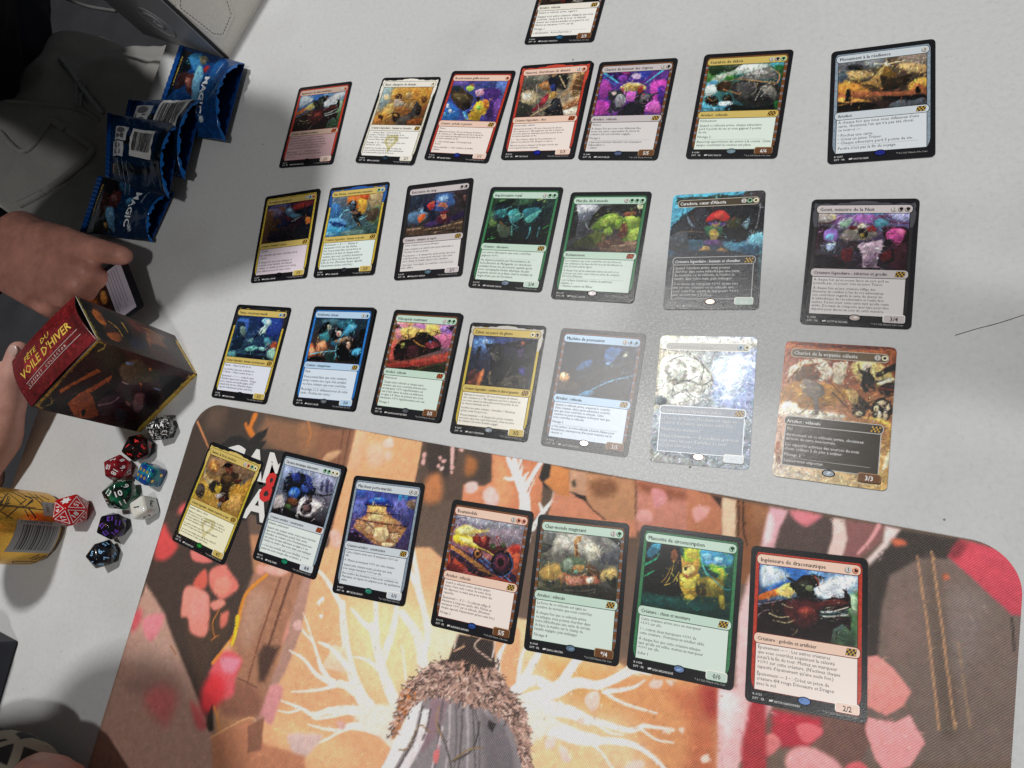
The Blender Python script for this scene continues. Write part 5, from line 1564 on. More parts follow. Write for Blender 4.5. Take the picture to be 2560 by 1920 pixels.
card(13, 'G', "Caradora, cœur d'Alacria", '2GW', 'Créature légendaire : humain et chevalier', "Quand Caradora arrive, vous pouvez / chercher dans votre bibliothèque une carte / de monture ou de véhicule, la révéler, la / mettre dans votre main, puis mélanger.|Si au moins un marqueur +1\\+1 devait être / mis sur une créature ou un véhicule que / vous contrôlez, autant de marqueurs +1\\+1 / plus un sont mis à la place.", '2/2', 'R 0340', 'Bunny Ears', 'borderless card with red plumed helmet on dark blue art', holo='f0d0c0', foil=True)
card(14, 'B', 'Gonti, ministre de la Nuit', '2BB', 'Créature légendaire : éthérien et gredin', "À chaque fois qu'un joueur lance un sort qu'il ne / possède pas, ce joueur crée un jeton Trésor.|À chaque fois qu'une créature inflige des / blessures de combat à l'un de vos adversaires, / son contrôleur regarde la carte du dessus de / la bibliothèque de cet adversaire et l'exile face / cachée. Il peut jouer cette carte tant qu'elle reste / exilée. Du mana de n'importe quel type peut être / dépensé pour lancer un sort de cette manière.", '3/4', 'R 0085', 'Scott M. Fischer', 'black card with a hooded figure on a throne under purple windows', leg='4a4a50', holo='f0e0d8', foil=True)
card(15, 'M', 'Timus, concurrent maudit', 'UB', 'Créature légendaire : humain et psychopompe', "Parade — Payez 2 points de vie.|Les artefacts que vous contrôlez ont / « Parade — Payez 2 points de vie. »|Épuisement — 2 • •, • : exilez X cartes / d'artefact depuis votre cimetière : Chaque / autre créature non-artefact gagne -X\\-X / jusqu'à la fin du tour. (N'activez chaque / capacité d'épuisement qu'une seule fois.)", '3/2', 'R 0226', 'Dmitry Burmak', 'gold card with a pale blue ghost flame, leftmost of the third row', leg='24262c', holo='38424e', box='e0e4f0')
card(16, 'U', 'Voleforme cireux', '3U', 'Créature : changeforme', "Flash|Vous pouvez faire que cette créature / arrive comme une copie d'un artefact / ou d'une créature que vous contrôlez.|~Recyclage 2 ( 2, défaussez-vous de cette / ~carte : Piochez une carte.)", '0/0', 'R 0074', 'Helge C. Balzer', 'blue card with two figures at a steering wheel and lightning', holo='b8c0c8', under='the blue card of two figures')
card(17, 'G', 'Vélocipède tonitruant', '1GG', 'Artefact : véhicule', "Piétinement|Chaque autre véhicule et chaque autre / créature que vous contrôlez arrivent avec / un marqueur +1\\+1 supplémentaire sur / eux si leur valeur de mana est inférieure / ou égale à 4. Sinon, ils arrivent avec trois / marqueurs +1\\+1 supplémentaires sur eux.|Pilotage 3", '5/5', 'M 0187', 'Adrián Rodríguez Pérez', 'pale green card with a dark beetle machine under a yellow sky', veh=True, holo='788088', under='the pale green beetle machine card')
card(18, 'M', 'Zahur, au passé de gloire', 'WB', 'Créature légendaire : zombie et chat et guerrier', ALLUMEZ + "|Sacrifiez une autre créature : Surveillez 1. N'activez / qu'une seule fois par tour.|Vitesse maximale — À chaque fois qu'une créature / non-jeton que vous contrôlez meurt, créez un jeton / de créature 2\\2 noire Zombie engagé.", '3/2', 'R 0229', 'Leroy Steinmann', 'gold card with a dark rider on a motorbike under blue sky', leg='c8c4bc', holo='b0b8c0', foil=True)
card(19, 'U', 'Machine de possession', '3UU', 'Artefact : véhicule', "Quand ce véhicule arrive, acquérez le contrôle / d'une créature ciblée qu'un adversaire contrôle / tant que vous contrôlez ce véhicule. Cette / créature ne peut ni attaquer ni bloquer tant que / vous contrôlez ce véhicule.|Pilotage 3|~« Une astuce : si votre véhicule a besoin d'âmes pour / ~fonctionner, assurez-vous d'en avoir toujours sur la / ~réserve. »", '5/5', 'R 0054', 'Leroy Steinmann', 'blue card washed grey by glare, left of the blank white one', veh=True, holo='f0e8e0', foil=True)
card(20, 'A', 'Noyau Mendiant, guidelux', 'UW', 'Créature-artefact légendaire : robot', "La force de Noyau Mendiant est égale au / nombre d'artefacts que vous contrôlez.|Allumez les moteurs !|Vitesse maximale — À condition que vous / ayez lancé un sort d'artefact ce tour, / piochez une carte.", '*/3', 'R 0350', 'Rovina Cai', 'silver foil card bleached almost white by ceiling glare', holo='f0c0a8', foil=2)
card(21, 'W', 'Chariot de la voyante céleste', '1W', 'Artefact : véhicule', "Vol|Au moment où ce véhicule arrive, choisissez / un nom de carte non-terrain.|Les capacités activées des sources du nom / choisi coûtent 2 de plus à activer.|Pilotage 2|~Laissez-vous emporter.", '3/3', 'R 0298', 'Douglas P. Lobo', 'borderless card with orange winged chariot art, right end of the third row', veh=True, holo='a8b0b8', foil=True)
card(22, 'M', 'Samut, la force motrice', '3RGW', 'Créature légendaire : humain et guerrier et clerc', "Initiative, vigilance, célérité|" + ALLUMEZ + "|Les autres créatures que vous contrôlez gagnent / +X\\+0, X étant votre vitesse.|Les sorts non-créature que vous lancez coûtent X / de moins à lancer, X étant votre vitesse.", '4/5', 'M 0221', 'Aurore Folny', 'gold card with a runner on yellow sand, over the black mat logo', leg=True, holo='40e060', box='ece8c8', pale=True, frame='c0ac38')
card(23, 'A', 'Carcasse mécanique étinceverre', 'GGWW', 'Créature-artefact : construction', "Initiative, piétinement|Quand cette créature arrive, vous pouvez chercher / dans votre bibliothèque jusqu'à deux cartes / d'artefact, de créature et\\ou d'enchantement avec / une valeur de mana inférieure ou égale à 1, les / révéler, les mettre dans votre main, puis mélanger.|~« C'est une nouvelle aube pour Avishkar, et nous / ~puiserons notre énergie dans sa lumière. »", '4/4', 'M 0191', 'Intel Damen', 'silver card with gold bars and a blue armoured hulk, on the mat', holo='38e0a8', box='e0e8e4', under='the blue armoured hulk card')
card(24, 'A', 'Marcheur porte-marché', 'XX', 'Créature-artefact : construction', "Cette créature arrive avec X marqueurs +1\\+1 sur / elle.|4 : Mettez un marqueur +1\\+1 sur cette créature.|Quand cette créature meurt, piochez une carte / pour chaque marqueur +1\\+1 sur elle.|~Bon nombre des inventions créées pour combattre les / ~Phyrexians ont depuis été adaptées pour des applications / ~civiles.", '0/0', 'R 0235', 'Svetlin Velinov', 'silver card with a lamplit dome tower under a blue roof, on the mat', holo='58e0c0')
card(25, 'R', 'Boummobile', '2RR', 'Artefact : véhicule', "Quand ce véhicule arrive, ajoutez quatre / manas d'une seule couleur de votre choix. / Ne dépensez ce mana que pour activer des / capacités.|Épuisement — X 2 • : Ce véhicule inflige X / blessures à n'importe quelle cible. Mettez un / marqueur +1\\+1 sur ce véhicule. (N'activez / chaque capacité d'épuisement qu'une seule fois.)|Pilotage 2", '5/5', 'R 0113', 'Alexandr Leskinen', 'red card with a big wheeled motorbike trailing fire, on the mat', veh=True, holo='4878e0', step=.5)
card(26, 'G', 'Char-monde mugissant', '2G', 'Artefact : véhicule', "La force de ce véhicule est égale au / nombre de terrains que vous contrôlez.|À chaque fois que ce véhicule arrive / ou attaque, vous pouvez chercher dans / votre bibliothèque une carte de terrain / de base, la mettre sur le champ de / bataille engagée, puis mélanger.|Pilotage 4", '*/4', 'R 0168', 'Raph Lomotan', 'green card with a long necked walking machine under grey clouds', veh=True, holo='98b8d8', step=.5)
card(27, 'G', 'Mascotte de circonscription', 'G', 'Créature : chien et monture', "Cette créature arrive avec un marqueur / +1\\+1 sur elle.|1 •, retirez deux marqueurs +1\\+1 de / cette créature : Détruisez un artefact ciblé.|À chaque fois que cette créature attaque / tant qu'elle est sellée, mettez un marqueur / +1\\+1 sur elle.|Seller 1", '0/0', 'R 0158', 'Liiga Smilshkalne', 'green card with a smiling yellow dog, on the mat', holo='98b8f0', step=.45)
card(28, 'R', 'Ingénieure de draconautique', '1R', 'Créature : gobelin et artificier', ING, '2/2', 'R 0121', 'Artur Nakhodkin', 'large red card with a toothy dragon head, nearest right on the mat', holo='6888c0', step=.45)
# ---------------------------------------------------------------- solids for the things on the left
def tapered(bm, a, b, ra, rb, n=14, caps=3):
    a = Vector(a); b = Vector(b); d = (b - a); ln = d.length
    z = d.normalized() if ln > 1e-6 else Vector((0, 0, 1)); x = z.orthogonal().normalized(); y = z.cross(x); rings = []
    prof = [(a - z * ra * math.cos(t), ra * math.sin(t)) for t in np.linspace(.12, math.pi / 2, caps)] + [(b + z * rb * math.sin(t), rb * math.cos(t)) for t in np.linspace(0, math.pi / 2 - .12, caps)]
    for c, r in prof: rings.append([bm.verts.new(c + (x * math.cos(q) + y * math.sin(q)) * r) for q in np.linspace(0, 2 * math.pi, n + 1)[:-1]])
    for r0, r1 in zip(rings, rings[1:]):
        for k in range(n): bm.faces.new((r0[k], r0[(k + 1) % n], r1[(k + 1) % n], r1[k]))
    bm.faces.new(rings[0][::-1]); bm.faces.new(rings[-1])
def flesh(name, caps, voxel, parent, mat, smooth=4, disp=None):
    """one continuous skin over a chain of tapered limbs"""
    bm = bmesh.new()
    for a, b, ra, rb in caps: tapered(bm, a, b, ra, rb)
    me = bpy.data.meshes.new(name); bm.to_mesh(me); bm.free()
    o = bpy.data.objects.new(name, me); COL.objects.link(o)
    md = o.modifiers.new('skin', 'REMESH'); md.mode = 'VOXEL'; md.voxel_size = voxel
    ms = o.modifiers.new('soft', 'SMOOTH'); ms.factor = .5; ms.iterations = smooth
    if disp:
        tx = bpy.data.textures.new(name, 'CLOUDS'); tx.noise_scale = disp[1]; dm = o.modifiers.new('folds', 'DISPLACE'); dm.texture = tx; dm.strength = disp[0]; dm.mid_level = .5; dm.texture_coords = 'GLOBAL'
    dg = bpy.context.evaluated_depsgraph_get(); me2 = bpy.data.meshes.new_from_object(o.evaluated_get(dg)); bpy.data.objects.remove(o)
    return link(name, me2, parent, mat, None, True)
def tube(pts, r, parent, name, mat, n=8, r1=None):
    P = catmull(pts, False, 5); r1 = r if r1 is None else r1; V = []; F = []; k = len(P)
    for i, p in enumerate(P):
        d = Vector(P[min(i + 1, k - 1)] - P[max(i - 1, 0)]).normalized(); x = d.orthogonal().normalized(); y = d.cross(x); rr = r + (r1 - r) * i / (k - 1)
        V += [Vector(p) + (x * math.cos(q) + y * math.sin(q)) * rr for q in np.linspace(0, 2 * math.pi, n + 1)[:-1]]
    for i in range(k - 1):
        for q in range(n): F.append((i * n + q, i * n + (q + 1) % n, (i + 1) * n + (q + 1) % n, (i + 1) * n + q))
    F += [tuple(range(n))[::-1], tuple(range((k - 1) * n, k * n))]
    return mesh(name, V, F, parent, mat, None, True)

# ---------------------------------------------------------------- dice
def dmat(name, c0, c1, lo, hi, scale, rough=.12, trans=0., kind='noise', sss=0.):
    mt = material(name, base=c0, rough=rough, spec=.6, trans=trans, sss=sss); nt = mt.node_tree; N = nt.nodes; L = nt.links; b = N['Principled BSDF']; tc = [n for n in N if n.type == 'TEX_COORD'][0]
    n = N.new('ShaderNodeTexNoise' if kind == 'noise' else 'ShaderNodeTexVoronoi'); n.inputs['Scale'].default_value = scale; L.new(tc.outputs['Object'], n.inputs['Vector'])
    if kind == 'noise': n.inputs['Detail'].default_value = 4; n.inputs['Distortion'].default_value = 1.2
    r = N.new('ShaderNodeValToRGB'); r.color_ramp.elements[0].position = lo; r.color_ramp.elements[0].color = (*c0, 1); r.color_ramp.elements[1].position = hi; r.color_ramp.elements[1].color = (*c1, 1)
    L.new(n.outputs[0], r.inputs[0]); L.new(r.outputs[0], b.inputs['Base Color']); return mt
ICO = None
def ico(rad):
    bm = bmesh.new(); bmesh.ops.create_icosphere(bm, subdivisions=1, radius=rad); bm.normal_update(); bm.faces.ensure_lookup_table()
    f = bm.faces[0]; q = f.normal.rotation_difference(Vector((0, 0, 1))); bmesh.ops.rotate(bm, cent=(0, 0, 0), matrix=q.to_matrix(), verts=bm.verts); bm.normal_update(); return bm
def d20(loc, rad, yaw, mat, ncol, nums, label, frames=None, emblem=None):
    rad *= MM; t = empty('twenty_sided_die', (loc[0], loc[1], rad * .7947), R(yaw)); tag(t, label, 'die', 'polyhedral dice in a trail beside the card box')
    bm = ico(rad); rot = Matrix.Rotation(R(yaw), 3, 'Z'); vd = (cam.matrix_world.translation - t.location).normalized(); faces = []
    for f in bm.faces:
        n = rot @ f.normal; faces.append((n.dot(vd), f.normal.copy(), f.calc_center_median(), [v.co.copy() for v in f.verts]))
    faces.sort(key=lambda q: -q[0])
    me = bpy.data.meshes.new('die_body'); bmesh.ops.bevel(bm, geom=list(bm.edges) + list(bm.verts), offset=rad * .05, segments=2, affect='EDGES', profile=.5); bm.to_mesh(me); bm.free()
    o = link('die_body', me, t, mat, None, True)
    rr = random.Random(int(yaw * 7))
    for k, (dt, n, c, vs) in enumerate(faces[:9]):
        if dt < .12: break
        upv = (vs[rr.randint(0, 2)] - c).normalized(); rx = upv.cross(n); off = c + n * rad * .004
        mb = MB(); mbm = lambda P: [tuple((off + rx * p[0] * MM + upv * p[1] * MM) / MM) for p in P]
        if emblem is not None and k == emblem:
            V = [(rad / MM * q * math.cos(a), rad / MM * q * math.sin(a)) for a, q in zip(np.linspace(0, 6.28, 19)[:-1], [.26, .15, .22] * 6)]
            mb.add(mbm(V), [tuple(range(len(V)))], ncol); mb.build('emblem', t, M['ink']); continue
        V, F = text(nums[k % len(nums)], rad / MM * (.36 if frames else .46), .02, res=2); V[:, 0] -= (V[:, 0].max() + V[:, 0].min()) / 2; V[:, 1] -= (V[:, 1].max() + V[:, 1].min()) / 2
        mb.add(mbm(V), F, ncol)
        if frames:
            for s0, s1 in ((.80, .69),):
                for i in range(3):
                    a = c + (vs[i] - c) * s0; b_ = c + (vs[(i + 1) % 3] - c) * s0; a2 = c + (vs[i] - c) * s1; b2 = c + (vs[(i + 1) % 3] - c) * s1
                    mid = (a + b_) / 2; mid2 = mid + (c - mid) * .12
                    P = [(a + n * rad * .004) / MM, (b_ + n * rad * .004) / MM, (b2 + n * rad * .004) / MM, (mid2 + n * rad * .004) / MM, (a2 + n * rad * .004) / MM]
                    mb.add([tuple(p) for p in P], [(0, 1, 2, 3, 4)], ncol)
        mb.build('numeral', t, M['ink'])
    return t
W1 = np.array((.8, .8, .8))
d20((-0.3275, -0.0268, 0.0090), 12.6, 20, dmat('black_white_fleck', (.006, .006, .007), (.75, .75, .75), .56, .66, 420), W1, ['14', '13', '4', '3', '15', '12', '20', '7'], 'black die with white flecks and white numerals, nearest the mat corner')
d20((-0.3502, -0.0442, 0.0100), 13.6, 50, dmat('black_red_gloss', (.004, .002, .002), (.05, .003, .005), .5, .7, 90), np.array((.75, .03, .03)), ['3', '4', '2', '1', '5', '16', '8'], 'black die with bright red numerals between the flecked and red dice')
d20((-0.3697, -0.0627, 0.0100), 13.2, 95, dmat('pearl_red', (.16, .004, .008), (.34, .02, .03), .4, .65, 80), W1, ['9.', '18', '8', '10', '12', '7', '2'], 'dark red die with white numerals above the green die')
d20((-0.3585, -0.0854, 0.0110), 15.2, 10, dmat('smoky_green', (.002, .006, .004), (.005, .17, .075), .42, .62, 60, trans=.15), W1 * .85, ['10', '11', '9', '13', '7', '1', '12'], 'smoky green and black die with white numerals in the middle of the trail')
d20((-0.3629, -0.1127, 0.0100), 13.2, 65, dmat('black_violet_gloss', (.003, .003, .004), (.012, .008, .02), .4, .7, 90), np.array((.14, .05, .45)), ['11', '16', '12', '13', '17', '3', '8'], 'black die with purple numerals above the one with blue numerals')
d20((-0.3683, -0.1366, 0.0100), 13.0, 33, dmat('black_blue_gloss', (.004, .005, .008), (.012, .015, .022), .4, .7, 90), np.array((.25, .5, .8)), ['6.', '7', '5', '15', '8', '14', '1'], 'black die with light blue numerals, lowest of the trail')
d20((-0.4145, -0.1007, 0.0120), 16.4, 78, dmat('clear_red', (.55, .008, .012), (.72, .02, .02), .3, .7, 60, trans=.25, sss=.2), W1, ['18', '15', '17', '16', '19', '11', '14'], 'big bright red die with white triangle frames beside the yellow can', frames=True, emblem=3)
def cubedie(loc, s, yaw, tilt, mat, label, name, pips=None, nums=None, ncol=W1):
    t = empty(name, (loc[0], loc[1], s * MM / 2), R(yaw)); tag(t, label, 'die', 'polyhedral dice in a trail beside the card box')
    bm = bmesh.new(); bmesh.ops.create_cube(bm, size=s * MM); bmesh.ops.bevel(bm, geom=list(bm.edges), offset=s * MM * .19, segments=5, affect='EDGES', profile=.5)
    me = bpy.data.meshes.new('die_body'); bm.to_mesh(me); bm.free(); link('die_body', me, t, mat, None, True)
    h = s / 2 + .03
    fr = {'top': lambda a, b: (a, b, h), 'east': lambda a, b: (h, a, b), 'south': lambda a, b: (a, -h, b), 'north': lambda a, b: (-a, h, b)}
    for f, v in (pips or {}).items():
        for a, b in v:
            mb = MB(); mb.add([fr[f](a * s + .085 * s * math.cos(q), b * s + .085 * s * math.sin(q)) for q in np.linspace(0, 6.28, 11)[:-1]], [tuple(range(10))], ncol); mb.build('pip', t, M['holo'])
    for f, v in (nums or {}).items():
        V, F = text(v, s * .52, .015, res=2); V[:, 0] -= (V[:, 0].max() + V[:, 0].min()) / 2; V[:, 1] -= (V[:, 1].max() + V[:, 1].min()) / 2; c, s_ = math.cos(1.2), math.sin(1.2)
        mb = MB(); mb.add([fr[f](p[0] * c - p[1] * s_, p[0] * s_ + p[1] * c) for p in V], F, ncol); mb.build('numeral', t, M['ink'])
six = [(a, b) for a in (-.16, .16) for b in (-.26, 0, .26)]
cubedie((-0.3317, -0.0678, 0.0080), 17, 68, 0, dmat('blue_teal_swirl', (.005, .03, .20), (.01, .24, .26), .42, .58, 110), 'teal and blue cube die with gold pips beside the dark red die', 'six_sided_die', pips={'top': six, 'south': [(-.18, .18), (.18, -.18)], 'east': [(0, 0), (.22, .22), (-.22, -.22)], 'north': [(-.2, .2), (.2, -.2)]}, ncol=np.array((.75, .5, .12)))
cubedie((-0.3321, -0.0965, 0.0080), 16.5, 30, 0, dmat('pearl_white', (.58, .58, .52), (.72, .72, .68), .35, .65, 80, sss=.3), 'pearl white cube die with black numerals beside the green die', 'six_sided_die', nums={'top': '1', 'east': '3', 'south': '2', 'north': '4'}, ncol=np.array((.02, .02, .02)))

# ---------------------------------------------------------------- card box standing on the table
Bc = np.array((-307.5, 24.4)); u1 = np.array((-.740, -.6726)); v1 = np.array((-.6726, .740)); BW, BD, BH = 77., 54., 100.
bx = empty('card_box', (Bc[0] * MM, Bc[1] * MM, 0), 0); tag(bx, 'dark printed card box with a red lettered lid flap, gripped by a hand', 'card box')
card_w = material('white_card_edge', base=(.62, .60, .55), rough=.6); inner = material('brown_card_inside', base=(.10, .07, .055), rough=.8)
def P3(a, b, z): p = u1 * a + v1 * b; return (p[0], p[1], z)
mb = MB(); e = .5
for (a0, b0, a1, b1) in ((0, 0, BW, e), (0, BD - e, BW, BD), (0, e, e, BD - e), (BW - e, e, BW, BD - e)):
    Q = [P3(a0, b0, .1), P3(a1, b0, .1), P3(a1, b1, .1), P3(a0, b1, .1), P3(a0, b0, BH), P3(a1, b0, BH), P3(a1, b1, BH), P3(a0, b1, BH)]
    mb.add(Q, [(0, 1, 2, 3), (4, 7, 6, 5), (0, 4, 5, 1), (1, 5, 6, 2), (2, 6, 7, 3), (3, 7, 4, 0)], (.6, .6, .6))
mb.build('carton', bx, card_w)
mb = MB(); mb.add([P3(e, e, 96), P3(BW - e, e, 96), P3(BW - e, BD - e, 96), P3(e, BD - e, 96)], [(0, 1, 2, 3)], (.1, .1, .1)); mb.build('inner_tray', bx, inner)
def face(name, key, w_, h_, org, ax, nrm, seed):
    I = paint(ART[key], w_, h_, .7, seed, warp=.2, detail=.16, softk=1.7, brush=1500, bamp=.2, mix=1.2); o = print_grid(name, I, 0, 0, w_, h_, 0, bx, M['print'], k=1.7)
    me = o.data; n = len(me.vertices); V = np.zeros(n * 3, np.float32); me.vertices.foreach_get('co', V); V = V.reshape(-1, 3)
    bulge = .0022 * np.sin(np.pi * V[:, 0] / (w_ * MM)) * np.sin(np.pi * -V[:, 1] / (h_ * MM))
    Q = np.array(org)[None] * MM + V[:, :1] * np.array([*ax, 0])[None] + np.array([[0, 0, 1]]) * V[:, 1:2] + np.array([*nrm, 0])[None] * (bulge[:, None] + .0003)
    me.vertices.foreach_set('co', Q.astype(np.float32).ravel()); me.update(); return o
face('front_print', 'X1', BW, BH, P3(BW, 0, BH), -u1, -v1, 31)
face('side_print', 'X2', BD, BH, P3(0, 0, BH), v1, -u1, 32)
I = paint(ART['X3'], BW, BD, .7, 33, warp=.4, detail=.16); lid = print_grid('lid_flap', I, 0, 0, BW, BD, 0, bx, M['print'])
def lidz(x, y): return BH + 1.0 + 6.5 * math.sin(math.pi * min(max(y / BD, 0), 1)) * (.6 + .4 * x / BW) + 1.5 * math.sin(math.pi * x / BW)
for v in lid.data.vertices:
    x, y = v.co.x / MM, BD + v.co.y / MM; p = P3(BW - x, y, lidz(x, y)); v.co = Vector(p) * MM
sm = lid.modifiers.new('thick', 'SOLIDIFY'); sm.thickness = .0006; sm.offset = -1
def lidtext(name, body, size, x, y, col, bold=.01, sx_=1., sp=1.):
    V, F = text(body, size, bold, sp); V = [P3(BW - (x + p[0] * sx_), y + p[1], lidz(x + p[0] * sx_, y + p[1]) + .25) for p in V]; mb = MB(); mb.add(V, F, col); mb.build(name, bx, M['ink'])
GOLD = np.array((.72, .50, .08))
lidtext('lid_lettering', 'FÊTE   DU', 9, 15, 33.5, GOLD, .012, .80)
lidtext('lid_lettering', "VOILE D'HIVER", 12, 7, 21.5, GOLD, .014, .76)
lidtext('lid_lettering', 'COFFRET  COLLECTOR', 3.4, 9, 12.6, np.array((.7, .55, .5)), .004, .92, 1.5)
mb = MB()
for yy in (11.2, 16.4):
    n = 24; xs_ = np.linspace(8, 70, n); V = [P3(BW - x, yy + d, lidz(x, yy) + .25) for x in xs_ for d in (0, .5)]
    mb.add(V, [(2 * k, 2 * k + 2, 2 * k + 3, 2 * k + 1) for k in range(n - 1)], (.6, .5, .48))
mb.build('lid_rule', bx, M['ink'])

# ---------------------------------------------------------------- drink can
cc = np.array((-466., -117.)); cr = 33.1
cn = empty('drink_can', (cc[0] * MM, cc[1] * MM, 0)); tag(cn, 'yellow drink can with black line pattern and a barcode, cut off by the left edge', 'can')
gold = material('gold_foil_can', base=(.80, .45, .07), rough=.26, metal=.75, noise=.28, nscale=900)
alu = material('bare_aluminium', base=(.62, .62, .62), rough=.28, metal=1.)
def lathe(prof, n, parent, name, mat):
    V = [(r * math.cos(q) * MM, r * math.sin(q) * MM, z * MM) for r, z in prof for q in np.linspace(0, 2 * math.pi, n + 1)[:-1]]; F = []
    for i in range(len(prof) - 1):
        for k in range(n): F.append((i * n + k, i * n + (k + 1) % n, (i + 1) * n + (k + 1) % n, (i + 1) * n + k))
    F += [tuple(range(n))[::-1], tuple(range((len(prof) - 1) * n, len(prof) * n))]
    return mesh(name, V, F, parent, mat, None, True)
lathe([(cr - 3.5, 2.6), (cr - 1.4, 4.0), (cr - .2, 6.5), (cr, 9), (cr, 128), (cr - 2, 133), (27.5, 143)], 72, cn, 'can_body', gold)
lathe([(22, .0), (25.5, .0), (26.8, .6), (28.4, 1.6), (cr - 3.6, 2.5)], 60, cn, 'can_base', alu)
lathe([(27.6, 143.1), (28.4, 144), (28.4, 146), (27, 146), (26.2, 143.4)], 60, cn, 'can_lid', alu)
def wrap(mb, poly, r, c):          # flat shape given in (degrees, mm up) laid on the can
    k = len(poly); mb.add([(r * math.cos(R(a)), r * math.sin(R(a)), z) for a, z in poly], [tuple(range(k))], c)
def strip(mb, a0, z0, a1, z1, w_, r, c):     # line on the can
    n = max(2, int(abs(a1 - a0) / 4) + 2); da, dz = (a1 - a0) * .577, z1 - z0; L_ = math.hypot(da, dz) or 1; na, nz_ = -dz / L_ * w_ / .577 / 2, da / L_ * w_ / 2
    V = []
    for t in np.linspace(0, 1, n):
        a, z = a0 + (a1 - a0) * t, z0 + (z1 - z0) * t; V += [(r * math.cos(R(a + q * na)), r * math.sin(R(a + q * na)), z + q * nz_) for q in (-1, 1)]
    mb.add(V, [(2 * i, 2 * i + 1, 2 * i + 3, 2 * i + 2) for i in range(n - 1)], c)
lab = material('printed_label', attr=True, rough=.4, spec=.4)
mb = MB(); K = (.02, .018, .015); rr = random.Random(4)
for a0, z0, a1, z1 in ((29, 128, 28.6, 23), (31, 128, 30.6, 30), (29, 41, 44, 30), (29, 62, 56, 50), (56, 50, 30, 40), (29, 90, 58, 74), (58, 74, 30, 62), (62, 46, 45, 36), (63, 40, 47, 30), (64, 30, 32, 22), (62, 25, 40, 20), (30, 60, 48, 54), (32, 56, 46, 52), (34, 54, 44, 51), (45, 36, 33, 44), (47, 30, 36, 36), (60, 20, 50, 14), (52, 36, 52, 24), (28, 36, 14, 30), (26, 40, 14, 36), (28, 46, 10, 56), (-46, 9, -58, 12), (-46, 7, -60, 9), (-48, 12, -60, 15), (-44, 14, -56, 18), (-60, 6, -50, 4), (8, 4, 0, 7), (-64, 8, -72, 12), (-72, 12, -72, 26), (-72, 26, -64, 30), (-64, 8, -64, 30), (10, 50, 28, 70), (8, 60, 26, 84), (-40, 50, -52, 66), (-42, 62, -52, 80)):
    strip(mb, a0, z0, a1, z1, rr.uniform(.7, 1.3), cr + .06, K)
for k in range(26):
    a0 = rr.uniform(30, 75); z0 = rr.uniform(52, 125); strip(mb, a0, z0, a0 + rr.uniform(-14, 14), z0 + rr.uniform(-9, 9), .8, cr + .06, K)
for k in range(14):
    a0 = rr.uniform(-4, 22); z0 = rr.uniform(62, 110); strip(mb, a0, z0, a0 + rr.uniform(-10, 10), z0 + rr.uniform(-3, 3), 1.4, cr + .06, K)
mb.build('line_pattern', cn, lab)
mb = MB(); n = 16
def sheet(mb, a0, a1, z0, z1, r, c, n=16):
    V = [(r * math.cos(R(a)), r * math.sin(R(a)), z) for a in np.linspace(a0, a1, n) for z in (z0, z1)]; mb.add(V, [(2 * i, 2 * i + 2, 2 * i + 3, 2 * i + 1) for i in range(n - 1)], c)
sheet(mb, -41, 10, 6.2, 46, cr + .10, (.33, .33, .32)); z = 9.0
while z < 40:
    w_ = rr.choice((.5, .5, .9, 1.4)); sheet(mb, -36, 3.5, z, z + w_, cr + .14, (.03, .03, .03)); z += w_ + rr.choice((.5, .8, 1.2))
mb.build('barcode', cn, lab)
mb = MB(); sheet(mb, 19, 44, 9.5, 23, cr + .10, (.33, .33, .32)); mb.build('info_panel', cn, lab)
def cantext(body, size, a, z, col, up=True):
    V, F = text(body, size, .008); mb = MB(); V = [((cr + .16) * math.cos(R(a + p[0] / .577)), (cr + .16) * math.sin(R(a + p[0] / .577)), z + p[1]) for p in V]; mb.add(V, F, col); mb.build('can_lettering', cn, lab)
cantext('ZERO', 3.6, 24, 17.5, (.05, .05, .05)); cantext('SUGAR', 3.4, 23, 11.5, (.05, .05, .05))
def canside(body, size, a, z, col):
    V, F = text(body, size, .004); mb = MB(); V = [((cr + .18) * math.cos(R(a + p[1] / .577)), (cr + .18) * math.sin(R(a + p[1] / .577)), z - p[0]) for p in V]; mb.add(V, F, col); mb.build('can_lettering', cn, lab)
canside('5 060947 541924', 4.0, 5, 43, (.04, .04, .04)); canside('Extra Beast', 6, -20, 96, (.03, .03, .03))

